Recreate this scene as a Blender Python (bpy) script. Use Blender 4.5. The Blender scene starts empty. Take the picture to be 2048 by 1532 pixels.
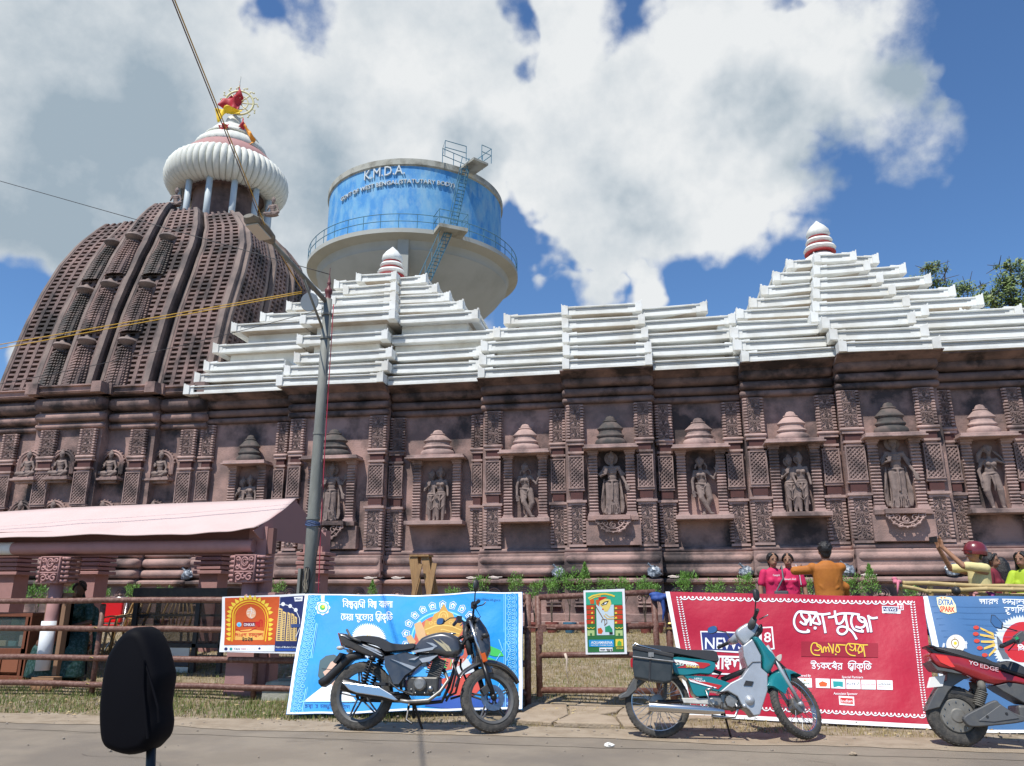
import bpy, bmesh, math, random
from mathutils import Vector, Matrix, Euler, noise as mnoise
random.seed(7)
PI = math.pi
SC = bpy.context.scene
C = SC.collection
# ------------------------------------------------------------------ camera
TILT, YAW, FPX, EYE = math.radians(15.5), math.radians(9.5), 1540.0, 1.25
cd = bpy.data.cameras.new('camera'); cd.sensor_width = 36; cd.lens = 36 * FPX / 2048
cd.clip_start = 0.05; cd.clip_end = 2000
cam = bpy.data.objects.new('camera', cd); C.objects.link(cam)
cam.location = (0, 0, EYE); cam.rotation_euler = (PI / 2 + TILT, 0, YAW)
SC.camera = cam
FW = Vector((-math.sin(YAW) * math.cos(TILT), math.cos(YAW) * math.cos(TILT), math.sin(TILT)))
RT = Vector((math.cos(YAW), math.sin(YAW), 0))
UP = Vector((math.sin(YAW) * math.sin(TILT), -math.cos(YAW) * math.sin(TILT), math.cos(TILT)))
def ray(px, py): return FW + RT * ((px - 1024) / FPX) + UP * ((766 - py) / FPX)
def uy(px, py, Y):                     # the point of the upright plane y = Y seen at a pixel
    r = ray(px, py); t = Y / r.y
    return Vector((r.x * t, Y, EYE + r.z * t))
def uz(px, py, z):
    r = ray(px, py); t = (z - EYE) / r.z
    return Vector((r.x * t, r.y * t, z))
# ------------------------------------------------------------------ sky and sun
SUN_DIR = Vector((-0.42, -0.90, 1.80)).normalized()
W = bpy.data.worlds.new('World'); SC.world = W; W.use_nodes = True
nt = W.node_tree; N = nt.nodes; L = nt.links
for n in list(N): N.remove(n)
def wn(t, **k):
    n = N.new(t)
    for a, b in k.items(): setattr(n, a, b)
    return n
wout = wn('ShaderNodeOutputWorld'); wbg = wn('ShaderNodeBackground'); wbg.inputs[1].default_value = 0.1
sky = wn('ShaderNodeTexSky', sky_type='NISHITA', sun_disc=False)
sky.sun_elevation = math.asin(SUN_DIR.z); sky.sun_rotation = math.atan2(SUN_DIR.x, SUN_DIR.y)
sky.air_density = 1.0; sky.dust_density = 0.3; sky.ozone_density = 2.0
tc = wn('ShaderNodeTexCoord')
def wmath(op, a, b=None, c=None, clamp=False):
    n = wn('ShaderNodeMath', operation=op, use_clamp=clamp)
    for i, v in enumerate((a, b, c)):
        if v is None: continue
        if isinstance(v, (int, float)): n.inputs[i].default_value = v
        else: L.new(v, n.inputs[i])
    return n.outputs[0]
def wnoise(scale, detail, rough=.55, off=(0, 0, 0), src=None, dist=0.0):
    m = wn('ShaderNodeMapping'); m.inputs[1].default_value = off
    L.new(src or tc.outputs['Generated'], m.inputs[0])
    n = wn('ShaderNodeTexNoise'); n.inputs['Scale'].default_value = scale; n.inputs['Detail'].default_value = detail
    n.inputs['Roughness'].default_value = rough; n.inputs['Distortion'].default_value = dist
    L.new(m.outputs[0], n.inputs[0]); return n
warp = wnoise(3.0, 5, .6)
va = wn('ShaderNodeVectorMath', operation='SUBTRACT'); L.new(warp.outputs['Color'], va.inputs[0]); va.inputs[1].default_value = (.5, .5, .5)
vs = wn('ShaderNodeVectorMath', operation='SCALE'); L.new(va.outputs[0], vs.inputs[0]); vs.inputs[3].default_value = 0.36
vadd = wn('ShaderNodeVectorMath', operation='ADD'); L.new(tc.outputs['Generated'], vadd.inputs[0]); L.new(vs.outputs[0], vadd.inputs[1])
DIRW = vadd.outputs[0]
def blob(px, py, rad, w=1.0, src=None):          # soft round patch of sky about one direction
    d = ray(px, py).normalized()
    n = wn('ShaderNodeVectorMath', operation='DISTANCE'); L.new(src or DIRW, n.inputs[0]); n.inputs[1].default_value = d
    m = wn('ShaderNodeMapRange', interpolation_type='SMOOTHSTEP')
    L.new(n.outputs['Value'], m.inputs[0]); r = rad / FPX
    m.inputs[1].default_value = r * .25; m.inputs[2].default_value = r * 1.2; m.inputs[3].default_value = w; m.inputs[4].default_value = 0
    return m.outputs[0]
def wmax(lst):
    a = lst[0]
    for b in lst[1:]: a = wmath('MAXIMUM', a, b)
    return a
CL = [(120, 150, 420), (430, 330, 420), (900, 180, 360), (820, 450, 330), (1200, 110, 190), (1260, 290, 330), (1480, 330, 260), (1500, 110, 250),
      (1780, 110, 190), (1780, 200, 190), (1560, 450, 150), (1190, 480, 150), (1320, 590, 110), (1180, 600, 100), (90, 420, 150), (40, 650, 90),
      (280, -60, 330), (700, -100, 300), (1650, -120, 200), (-350, 300, 300), (2500, -100, 250), (1100, -600, 260), (2600, 500, 180)]
dens = wmax([blob(*c) for c in CL])
n1 = wnoise(4.2, 12, .6, (3.1, 1.7, .4)); n2 = wnoise(1.7, 4, .5, (9.1, 4.2, 2.0))
elsewhere = wmath('MULTIPLY', wmath('SUBTRACT', n2.outputs[0], .35), 1.0)
HOLES = [(560, 10, 110), (1320, 50, 150), (1060, 50, 80), (1850, 10, 150), (2000, 60, 120), (1900, 380, 300), (1150, 690, 120), (60, 560, 130), (1700, 560, 250), (1440, 540, 120), (1070, 510, 90), (1600, 20, 60)]
holes = wmax([blob(*h) for h in HOLES])
dd = wmath('MULTIPLY_ADD', wmath('SUBTRACT', n1.outputs[0], .5), 1.8, dens)
dd = wmath('MULTIPLY_ADD', elsewhere, .25, dd)
dd = wmath('MULTIPLY_ADD', holes, -.62, dd)
cov = wn('ShaderNodeMapRange', interpolation_type='SMOOTHSTEP'); L.new(dd, cov.inputs[0])
cov.inputs[1].default_value = .27; cov.inputs[2].default_value = .68
# shade of the clouds: their thick middles are greyer
n3 = wnoise(4.6, 10, .6, (3.16, 1.74, .30)); 
GR = [(330, 320, 350), (560, 420, 230), (980, 300, 110), (1330, 430, 120), (120, 330, 240), (1600, 290, 120), (1850, 140, 90), (900, -400, 400)]
grey = wmax([blob(*g) for g in GR])
gg = wmath('ADD', wmath('MULTIPLY', grey, .75), wmath('MULTIPLY', wmath('SUBTRACT', n3.outputs[0], .46), 2.6))
cr = wn('ShaderNodeValToRGB'); L.new(gg, cr.inputs[0])
e = cr.color_ramp.elements; e[0].position = .02; e[0].color = (7.7, 7.9, 8.0, 1); e[1].position = .95; e[1].color = (3.3, 4.1, 4.8, 1)
x = e.new(.45); x.color = (5.8, 6.3, 6.7, 1)
mixc = wn('ShaderNodeMix', data_type='RGBA'); L.new(cov.outputs[0], mixc.inputs[0])
tint = wn('ShaderNodeMix', data_type='RGBA', blend_type='MULTIPLY'); tint.inputs[0].default_value = 1
L.new(sky.outputs[0], tint.inputs[6]); tint.inputs[7].default_value = (.80, 1.08, 1.36, 1)
L.new(tint.outputs[2], mixc.inputs[6]); L.new(cr.outputs[0], mixc.inputs[7])
L.new(mixc.outputs[2], wbg.inputs[0]); L.new(wbg.outputs[0], wout.inputs[0])
sl = bpy.data.lights.new('sun', 'SUN'); sl.energy = 5.0; sl.angle = math.radians(.5); sl.color = (1, .955, .88)
so = bpy.data.objects.new('sun', sl); C.objects.link(so); so.location = (-20, -40, 60)
so.rotation_euler = SUN_DIR.to_track_quat('Z', 'Y').to_euler()
SC.view_settings.view_transform = 'Standard'; SC.view_settings.look = 'None'
SC.view_settings.exposure = 0.12; SC.view_settings.gamma = 1
SC.view_settings.use_curve_mapping = False
SC.cycles.max_bounces = 6; SC.cycles.transparent_max_bounces = 8; SC.cycles.use_denoising = True
# ------------------------------------------------------------------ materials
def srgb(h):
    if isinstance(h, tuple): return (*h, 1)
    v = [int(h[i:i + 2], 16) / 255 for i in (0, 2, 4)]
    return tuple(c / 12.92 if c <= .04045 else ((c + .055) / 1.055) ** 2.4 for c in v) + (1,)
MATS = {}
def mat(name, col, rough=.6, metal=0, col2=None, scale=8, amt=.5, detail=6, bump=0, bscale=60, coat=0, lo=.42, hi=.62, alpha=1, spec=None, stretch=None, trans=0, col3=None, scale3=1.5, amt3=None):
    """plain colour, or two colours (and a third wear colour) mixed by noise, with optional bump"""
    if name in MATS: return MATS[name]
    m = bpy.data.materials.new(name); m.use_nodes = True; t = m.node_tree; b = t.nodes['Principled BSDF']
    b.inputs['Base Color'].default_value = srgb(col); b.inputs['Roughness'].default_value = rough; b.inputs['Metallic'].default_value = metal
    if coat: b.inputs['Coat Weight'].default_value = coat; b.inputs['Coat Roughness'].default_value = .08
    if alpha < 1: b.inputs['Alpha'].default_value = alpha
    if spec is not None: b.inputs['Specular IOR Level'].default_value = spec
    if trans: b.inputs['Transmission Weight'].default_value = trans
    co = t.nodes.new('ShaderNodeTexCoord'); src = co.outputs['Object']
    if stretch:
        mp = t.nodes.new('ShaderNodeMapping'); mp.inputs[3].default_value = stretch; t.links.new(src, mp.inputs[0]); src = mp.outputs[0]
    def layer(prev, c, sc, lo, hi, off=0, amt=amt):
        n = t.nodes.new('ShaderNodeTexNoise'); n.inputs['Scale'].default_value = sc; n.inputs['Detail'].default_value = detail; n.inputs['Roughness'].default_value = .6
        if off:
            mp = t.nodes.new('ShaderNodeMapping'); mp.inputs[1].default_value = (off, off * .7, off * .3); t.links.new(src, mp.inputs[0]); t.links.new(mp.outputs[0], n.inputs[0])
        else: t.links.new(src, n.inputs[0])
        r = t.nodes.new('ShaderNodeMapRange'); t.links.new(n.outputs[0], r.inputs[0]); r.inputs[1].default_value = lo; r.inputs[2].default_value = hi; r.inputs[4].default_value = amt
        x = t.nodes.new('ShaderNodeMix'); x.data_type = 'RGBA'; t.links.new(r.outputs[0], x.inputs[0])
        if isinstance(prev, tuple): x.inputs[6].default_value = prev
        else: t.links.new(prev, x.inputs[6])
        x.inputs[7].default_value = srgb(c); return x.outputs[2]
    cur = srgb(col)
    if col2 is not None: cur = layer(cur, col2, scale, lo, hi)
    if col3 is not None: cur = layer(cur, col3, scale3, .49, .62, 5.3, amt if amt3 is None else amt3)
    if not isinstance(cur, tuple): t.links.new(cur, b.inputs['Base Color'])
    if bump:
        n = t.nodes.new('ShaderNodeTexNoise'); n.inputs['Scale'].default_value = bscale; n.inputs['Detail'].default_value = 5; t.links.new(src, n.inputs[0])
        bp = t.nodes.new('ShaderNodeBump'); bp.inputs['Strength'].default_value = bump; bp.inputs['Distance'].default_value = .02
        t.links.new(n.outputs[0], bp.inputs['Height']); t.links.new(bp.outputs[0], b.inputs['Normal'])
    m['rgb'] = list(srgb(col)); MATS[name] = m; return m
# ------------------------------------------------------------------ mesh helpers
class MB:
    def __init__(s): s.v = []; s.f = []; s.mi = []; s.cur = 0
    def add(s, vs, fs):
        b = len(s.v); s.v += [tuple(v) for v in vs]; s.f += [tuple(i + b for i in f) for f in fs]; s.mi += [s.cur] * len(fs); return b
    def hexa(s, p):
        s.add(p, [(0, 3, 2, 1), (4, 5, 6, 7), (0, 1, 5, 4), (1, 2, 6, 5), (2, 3, 7, 6), (3, 0, 4, 7)])
    def box(s, x0, x1, y0, y1, z0, z1):
        s.hexa([(x0, y0, z0), (x1, y0, z0), (x1, y1, z0), (x0, y1, z0), (x0, y0, z1), (x1, y0, z1), (x1, y1, z1), (x0, y1, z1)])
    def obox(s, c, u, v, w):           # box about c with half vectors u, v, w
        c, u, v, w = map(Vector, (c, u, v, w))
        s.hexa([c - u - v - w, c + u - v - w, c + u + v - w, c - u + v - w, c - u - v + w, c + u - v + w, c + u + v + w, c - u + v + w])
    def bar(s, a, b, wx, wy=None, up=(0, 0, 1)):   # straight bar a-b, widths wx (side) and wy (along up)
        a, b, up = Vector(a), Vector(b), Vector(up); d = (b - a); ln = d.length
        if ln < 1e-6: return
        d /= ln; sd = d.cross(up)
        if sd.length < 1e-3: sd = d.cross(Vector((1, 0, 0)))
        sd.normalize(); u2 = sd.cross(d); wy = wx if wy is None else wy
        s.obox((a + b) / 2, d * ln / 2, sd * wx / 2, u2 * wy / 2)
    def extr(s, prof, a, b, o=None):   # profile of (out, z) swept from a to b; o = outward unit vector
        a, b = Vector(a), Vector(b); d = (b - a).normalized()
        if o is None: o = Vector((d.y, -d.x, 0))
        o = Vector(o); n = len(prof)
        vs = [a + o * p[0] + Vector((0, 0, p[1])) for p in prof] + [b + o * p[0] + Vector((0, 0, p[1])) for p in prof]
        s.add(vs, [(i, (i + 1) % n, (i + 1) % n + n, i + n) for i in range(n)] + [tuple(range(n))[::-1], tuple(range(n, 2 * n))])
    def prism(s, pts, e):              # polygon (3-D points) pushed along vector e
        e = Vector(e); n = len(pts); vs = [Vector(p) for p in pts] + [Vector(p) + e for p in pts]
        s.add(vs, [(i, (i + 1) % n, (i + 1) % n + n, i + n) for i in range(n)] + [tuple(range(n))[::-1], tuple(range(n, 2 * n))])
    def tube(s, pts, r, n=8, caps=True, flat=None):
        pts = [Vector(p) for p in pts]; k = len(pts); R = r if isinstance(r, (list, tuple)) else [r] * k
        vs = []; prev = None
        for i, p in enumerate(pts):
            d = (pts[min(i + 1, k - 1)] - pts[max(i - 1, 0)])
            if d.length < 1e-9: d = Vector((0, 0, 1))
            d.normalize()
            if prev is None:
                a = Vector((0, 0, 1)) if abs(d.z) < .9 else Vector((1, 0, 0)); prev = d.cross(a).normalized()
            else:
                prev = (prev - d * prev.dot(d))
                if prev.length < 1e-6: prev = d.orthogonal()
                prev.normalize()
            q = d.cross(prev)
            for j in range(n):
                t = 2 * PI * j / n; vs.append(p + (prev * math.cos(t) + q * math.sin(t)) * R[i])
        fs = [(i * n + j, i * n + (j + 1) % n, (i + 1) * n + (j + 1) % n, (i + 1) * n + j) for i in range(k - 1) for j in range(n)]
        if caps: fs += [tuple(range(n))[::-1], tuple(range((k - 1) * n, k * n))]
        s.add(vs, fs)
    def lathe(s, prof, c=(0, 0, 0), n=24, ax=(0, 0, 1), rib=0, ribs=0, sy=1.0, a0=0, a1=2 * PI):
        c, ax = Vector(c), Vector(ax).normalized(); u = ax.orthogonal().normalized() if abs(ax.z) < .99 else Vector((1, 0, 0)); w = ax.cross(u)
        full = abs(a1 - a0 - 2 * PI) < 1e-6; m = n if full else n + 1; vs = []
        for r, h in prof:
            for j in range(m):
                t = a0 + (a1 - a0) * j / n; rr = r * (1 + rib * (abs(math.sin(t * ribs / 2)) - .6)) if rib else r
                vs.append(c + ax * h + u * math.cos(t) * rr + w * math.sin(t) * rr * sy)
        k = len(prof)
        s.add(vs, [(i * m + j, i * m + (j + 1) % m, (i + 1) * m + (j + 1) % m, (i + 1) * m + j) for i in range(k - 1) for j in range(n)])
    def cyl(s, a, b, r, n=16, r2=None): s.tube([a, b], [r, r if r2 is None else r2], n)
    def ball(s, c, r, n=12, sc=(1, 1, 1), m=None):
        c = Vector(c); k = m or n // 2; vs = []
        for i in range(k + 1):
            p = PI * i / k
            for j in range(n):
                t = 2 * PI * j / n; vs.append((c.x + r * sc[0] * math.sin(p) * math.cos(t), c.y + r * sc[1] * math.sin(p) * math.sin(t), c.z + r * sc[2] * math.cos(p)))
        s.add(vs, [(i * n + j, i * n + (j + 1) % n, (i + 1) * n + (j + 1) % n, (i + 1) * n + j) for i in range(k) for j in range(n)])
    def grid(s, fn, nu, nv, thick=None):
        vs = [Vector(fn(i / nu, j / nv)) for j in range(nv + 1) for i in range(nu + 1)]; m = nu + 1
        s.add(vs, [(j * m + i, j * m + i + 1, (j + 1) * m + i + 1, (j + 1) * m + i) for j in range(nv) for i in range(nu)])
    def loft(s, rings, caps=True):
        n = len(rings[0]); vs = [Vector(p) for r in rings for p in r]
        fs = [(i * n + j, i * n + (j + 1) % n, (i + 1) * n + (j + 1) % n, (i + 1) * n + j) for i in range(len(rings) - 1) for j in range(n)]
        if caps: fs += [tuple(range(n))[::-1], tuple(range((len(rings) - 1) * n, len(rings) * n))]
        s.add(vs, fs)
    def xf(s, M):
        s.v = [tuple(M @ Vector(v)) for v in s.v]; return s
    def mesh(s, name):
        me = bpy.data.meshes.new(name); me.from_pydata(s.v, [], s.f); me.validate()
        bm = bmesh.new(); bm.from_mesh(me); bmesh.ops.recalc_face_normals(bm, faces=bm.faces); bm.to_mesh(me); bm.free(); return me
    def build(s, name, m, parent=None, smooth=False, bevel=0, subs=0, label=None, auto=None):
        if not s.v: return None
        me = s.mesh(name); o = bpy.data.objects.new(name, me); C.objects.link(o)
        ms = m if isinstance(m, (list, tuple)) else [m]
        for q in ms: me.materials.append(q)
        if len(ms) > 1 and len(s.mi) == len(me.polygons): me.polygons.foreach_set('material_index', s.mi)
        if smooth or auto:
            me.polygons.foreach_set('use_smooth', [True] * len(me.polygons))
            if auto:
                bm = bmesh.new(); bm.from_mesh(me)
                for ed in bm.edges:
                    if len(ed.link_faces) == 2 and ed.calc_face_angle(0) > math.radians(auto): ed.smooth = False
                bm.to_mesh(me); bm.free()
        if bevel:
            md = o.modifiers.new('bevel', 'BEVEL'); md.width = bevel; md.segments = 2; md.limit_method = 'ANGLE'; md.angle_limit = math.radians(40)
        if subs:
            md = o.modifiers.new('sub', 'SUBSURF'); md.levels = md.render_levels = subs
        if parent is not None: o.parent = parent
        if label: o['label'] = label
        return o
def thing(name, label, cat, loc=(0, 0, 0), group=None, rot=(0, 0, 0)):
    o = bpy.data.objects.new(name, None); C.objects.link(o); o.empty_display_size = .2
    o.location = loc; o.rotation_euler = rot; o['label'] = label; o['category'] = cat
    if group: o['group'] = group
    return o
def tag(o, label, cat, group=None, kind=None):
    o['label'] = label; o['category'] = cat
    if group: o['group'] = group
    if kind: o['kind'] = kind
    return o
def link(name, me, parent=None, loc=(0, 0, 0), rot=(0, 0, 0), sc=(1, 1, 1)):
    o = bpy.data.objects.new(name, me); C.objects.link(o); o.parent = parent; o.location = loc; o.rotation_euler = rot; o.scale = sc; return o
def kids(o): return [c for c in bpy.data.objects if c.parent == o]
def copy_tree(o, parent=None, pairs=None):
    if pairs is None:
        pairs = {}
        for c in bpy.data.objects:
            if c.parent: pairs.setdefault(c.parent.name, []).append(c)
    n = o.copy(); C.objects.link(n); n.parent = parent
    for ch in pairs.get(o.name, []): copy_tree(ch, n, pairs)
    return n
def bake_mods(o):
    bpy.context.view_layer.update()
    dg = bpy.context.evaluated_depsgraph_get(); me = bpy.data.meshes.new_from_object(o.evaluated_get(dg))
    o.modifiers.clear(); o.data = me; return o
def arc(cx, cz, r, a0, a1, n=10, y=0, rx=None):
    rx = rx or r
    return [(cx + rx * math.cos(math.radians(a0 + (a1 - a0) * i / n)), y, cz + r * math.sin(math.radians(a0 + (a1 - a0) * i / n))) for i in range(n + 1)]
def spiral(cx, cz, r0, r1, a0, turn, n=14, y=0):
    out = []
    for i in range(n + 1):
        t = i / n; r = r0 + (r1 - r0) * t; a = math.radians(a0 + turn * t); out.append((cx + r * math.cos(a), y, cz + r * math.sin(a)))
    return out
# ------------------------------------------------------------------ shared materials
STONE = mat('weathered_pink_stone', (.40, .255, .22), .9, col2=(.17, .12, .108), scale=1.3, amt=.9, lo=.40, hi=.62, bump=.35, bscale=30, col3=(.028, .025, .027), scale3=.8)
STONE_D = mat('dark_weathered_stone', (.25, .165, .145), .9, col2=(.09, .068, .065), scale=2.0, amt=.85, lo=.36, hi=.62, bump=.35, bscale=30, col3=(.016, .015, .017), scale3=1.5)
STONE_L = mat('pink_stone_relief', (.45, .305, .268), .88, col2=(.24, .172, .155), scale=2.6, amt=.7, lo=.45, hi=.66, bump=.2, bscale=60, col3=(.035, .030, .032), scale3=1.2)
STATUE = mat('statue_stone', (.25, .185, .16), .8, col2=(.13, .098, .09), scale=6, amt=.7, lo=.42, hi=.62, bump=.25, bscale=70)
BLACKST = mat('black_green_stone', (.055, .050, .046), .8, col2=(.16, .115, .10), scale=4, amt=.7, bump=.2)
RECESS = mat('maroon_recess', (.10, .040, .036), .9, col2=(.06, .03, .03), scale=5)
WHITE = mat('white_painted_board', (.74, .745, .71), .7, col2=(.56, .555, .51), scale=2.2, amt=.7, lo=.48, hi=.72, bump=.15, bscale=12, col3=(.50, .46, .38), scale3=1.1, amt3=.4)
GROOVE = mat('grey_groove', (.27, .28, .28), .8)  # darker grey that makes the eave grooves stand out from the white
WOODRAW = mat('raw_plywood', (.42, .30, .18), .8, col2=(.30, .20, .12), scale=3, stretch=(1, 8, 8))
SOFFIT = mat('unpainted_board', (.50, .44, .36), .85, col2=(.36, .28, .20), scale=1.5, amt=.8)
PINK = mat('pink_paint', (.40, .215, .20), .75, col2=(.32, .17, .16), scale=5, bump=.15, bscale=80)
CLOTH_PINK = mat('pale_pink_cloth', (.58, .44, .41), .85, col2=(.53, .395, .365), scale=2, bump=.1, bscale=10)
RUST = mat('brown_rusty_pipe', (.115, .045, .032), .55, col2=(.17, .085, .06), scale=30, amt=.8, bump=.2, bscale=120, col3=(.23, .13, .10), scale3=25)
BLACK = mat('black_plastic', (.016, .016, .018), .5, col2=(.05, .046, .04), scale=9, amt=.5)
BLACKM = mat('black_metal', (.02, .02, .022), .35, .4)
RUBBER = mat('dusty_tyre_rubber', (.042, .040, .037), .85, col2=(.095, .085, .072), scale=18, amt=.8, bump=.3, bscale=90)
CHROME = mat('chrome', (.62, .61, .60), .24, 1)
STEEL = mat('steel', (.42, .42, .42), .35, 1, col2=(.25, .24, .22), scale=20)
ENG = mat('cast_engine_metal', (.30, .29, .27), .5, .8, col2=(.16, .15, .13), scale=25)
ENGD = mat('dark_engine_metal', (.07, .068, .065), .5, .6, col2=(.13, .12, .10), scale=25)
GUN = mat('gunmetal_paint', (.075, .078, .088), .30, .55, coat=.6, col2=(.13, .12, .11), scale=9, amt=.6)
SILVERP = mat('silver_paint', (.42, .44, .46), .38, .35, coat=.3, col2=(.34, .35, .36), scale=10)
TEAL = mat('teal_paint', (.008, .17, .19), .28, .1, coat=.6, col2=(.02, .21, .22), scale=8)
REDP = mat('red_scooter_paint', (.30, .012, .018), .25, .1, coat=.7, col2=(.36, .03, .035), scale=8)
DGREY = mat('dark_grey_plastic', (.075, .077, .080), .5, col2=(.12, .115, .10), scale=12)
SEAT = mat('black_seat_vinyl', (.028, .028, .031), .5, bump=.12, bscale=160)
GLASSD = mat('dark_glass', (.02, .025, .03), .06, alpha=.55)
GLASSM = mat('mirror_glass', (.35, .42, .5), .04, 1)
AMBER = mat('amber_lens', (.55, .10, .01), .2)
REDLENS = mat('red_lens', (.42, .01, .012), .15, coat=.5)
WHITEPL = mat('white_print', (.82, .83, .84), .55)
SKIN = mat('brown_skin', (.30, .155, .095), .7, col2=(.24, .12, .075), scale=12)
HAIR = mat('black_hair', (.012, .010, .010), .5, bump=.5, bscale=90)
LEAF = mat('fresh_green_leaf', (.12, .26, .04), .5, col2=(.20, .36, .07), scale=5)
LEAFT = mat('dull_green_tree_leaf', (.13, .19, .05), .6, col2=(.26, .28, .08), scale=1.2, lo=.42, hi=.6)
BARK = mat('bark', (.10, .075, .055), .9, bump=.4, bscale=20)
POLEM = mat('galvanised_grey_green', (.17, .175, .155), .7, 0, col2=(.26, .265, .235), scale=9, stretch=(1, 1, .3), bump=.1)
def P(name, col, rough=.5, metal=0, **k): return mat(name, col, rough, metal, **k)
# ------------------------------------------------------------------ ground, road, grass
def gz(x, y):
    if y < 7.7: b = 0.0
    elif y < 9.2: b = .035 * max(0, y - 8.0) / 1.2
    else:
        t = min(1, (y - 9.2) / 7.0); b = .035 + .615 * (t * (1.35 - .35 * t))
    return b
def gzn(x, y):
    b = gz(x, y)
    if 8.1 < y < 16: b += .018 * mnoise.noise(Vector((x * 1.3, y * 1.3, 0))) + .006 * mnoise.noise(Vector((x * 6, y * 6, 3)))
    elif y <= 8.1: b -= .004
    return b
def make_ground():
    xs = [-900, -300, -100, -45, -28] + [-20 + .2 * i for i in range(171)] + [18, 24, 40, 100, 300, 900]
    ys = [-900, -200, -60, -25, -10, -4, 0, 3, 5, 6.5] + [7.2 + .16 * i for i in range(60)] + [17, 18, 22, 30, 50, 120, 300, 900]
    vs = [(x, y, gzn(x, y)) for y in ys for x in xs]; m = len(xs)
    fs = [(j * m + i, j * m + i + 1, (j + 1) * m + i + 1, (j + 1) * m + i) for j in range(len(ys) - 1) for i in range(m - 1)]
    me = bpy.data.meshes.new('ground'); me.from_pydata(vs, [], fs); o = bpy.data.objects.new('ground', me); C.objects.link(o); o['kind'] = 'structure'
    me.polygons.foreach_set('use_smooth', [True] * len(fs))
    g = mat('dry_earth_and_turf', (.26, .20, .135), .95, col2=(.155, .125, .06), scale=3.5, amt=.8, bump=.7, bscale=45, col3=(.36, .30, .22), scale3=9, detail=9)
    me.materials.append(g)
make_ground()
def strip(name, x0, x1, ya, yb, z, m, dx=.12, wob=.05, seed=0, kind='structure'):
    """flat sheet between two wobbly edges"""
    b = MB(); n = int((x1 - x0) / dx)
    def ed(f, x, s): return f + wob * (mnoise.noise(Vector((x * .9, s, seed))) + .5 * mnoise.noise(Vector((x * 4, s, seed + 2))))
    k = 6
    b.grid(lambda u, v: (x0 + (x1 - x0) * u, (ed(ya, x0 + (x1 - x0) * u, 1.3) * (1 - v) + ed(yb, x0 + (x1 - x0) * u, 7.7) * v), z), n, k)
    o = b.build(name, m); o['kind'] = kind; return o
ROADM = mat('dusty_asphalt', (.215, .178, .135), .93, col2=(.27, .225, .17), scale=1.2, amt=.8, bump=.45, bscale=160, col3=(.16, .135, .11), scale3=.9, amt3=.6, detail=10)
b = MB(); b.grid(lambda u, v: (-60 + 120 * u, -12 + 19.3 * v, .006), 60, 8); o = b.build('road', ROADM); o['kind'] = 'structure'
strip('road_edge', -20, 16, 7.20, 7.72, .009, ROADM, wob=.06, seed=4)
DIRT = mat('pale_dirt', (.33, .265, .19), .95, col2=(.24, .185, .125), scale=5, amt=.8, bump=.5, bscale=60, detail=9)
strip('dirt_shoulder', -20, 16, 7.55, 8.15, .013, DIRT, wob=.12, seed=9)
b = MB(); b.grid(lambda u, v: (-60 + 120 * u, -8 + 4 * v, .012), 20, 2)
# cracked concrete ramp in front of the gate: every slab is a piece of its own
CONC = mat('worn_concrete', (.36, .285, .205), .93, col2=(.27, .205, .14), scale=4, amt=.8, bump=.5, bscale=50, detail=9)
ramp = bpy.data.objects.new('gate_ramp', None); C.objects.link(ramp); ramp['kind'] = 'structure'; ramp.location = (-.4, 8.8, .03)
slabs = [[(-1.42, 8.35), (-.98, 8.25), (-.86, 8.72), (-.94, 9.38), (-1.36, 9.40)], [(-.96, 8.22), (-.30, 8.18), (-.38, 8.60), (-.55, 8.74), (-.84, 8.70)],
         [(-.84, 8.74), (-.56, 8.77), (-.36, 9.05), (-.30, 9.36), (-.92, 9.38)], [(-.27, 8.17), (.28, 8.15), (.30, 8.62), (-.02, 8.80), (-.35, 8.62)],
         [(-.36, 8.66), (-.04, 8.84), (.02, 9.36), (-.27, 9.36), (-.33, 9.03)], [(.0, 8.84), (.32, 8.66), (.62, 8.70), (.66, 9.34), (.05, 9.36)]]
for i, s in enumerate(slabs):
    b = MB(); h = .022 + .008 * math.sin(i * 2.3); tl = [.012 * math.sin(i * 1.7), .01 * math.cos(i * 2.1)]
    top = [(x + .4, y - 8.8, h + tl[0] * (x + .4) + tl[1] * (y - 8.8) + .02 * (y - 8.3)) for x, y in s]; b.prism([(p[0], p[1], -.12) for p in top], (0, 0, .10))
    nb = len(top); b.add(top + [(p[0], p[1], -.02) for p in top], [tuple(range(nb))] + [(i2, (i2 + 1) % nb, (i2 + 1) % nb + nb, i2 + nb) for i2 in range(nb)])
    b.build('slab', CONC, ramp, bevel=.012)
def grass(name, areas, n, h, m, lean=.6, seed=1):
    rnd = random.Random(seed); vs = []; fs = []
    tot = sum((a[1] - a[0]) * (a[3] - a[2]) * a[4] for a in areas)
    for a in areas:
        k = int(n * (a[1] - a[0]) * (a[3] - a[2]) * a[4] / tot)
        for _ in range(k):
            x = rnd.uniform(a[0], a[1]); y = rnd.uniform(a[2], a[3])
            if mnoise.noise(Vector((x * 1.1, y * 1.1, seed))) + rnd.uniform(-.35, .35) < a[5]: continue
            z = gzn(x, y) - .005; hh = h * rnd.uniform(.4, 1.25); t = rnd.uniform(0, 6.28); w = rnd.uniform(.003, .006); q = rnd.uniform(0, lean) * hh; s = rnd.uniform(0, 6.28)
            b = len(vs); vs += [(x - w * math.cos(t), y - w * math.sin(t), z), (x + w * math.cos(t), y + w * math.sin(t), z), (x + q * math.cos(s), y + q * math.sin(s), z + hh)]; fs.append((b, b + 1, b + 2))
    me = bpy.data.meshes.new(name); me.from_pydata(vs, [], fs); me.materials.append(m); o = bpy.data.objects.new(name, me); C.objects.link(o)
    return o
rnd = random.Random(12); CRK = mat('crack_dark', (.07, .058, .045), .95)
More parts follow.
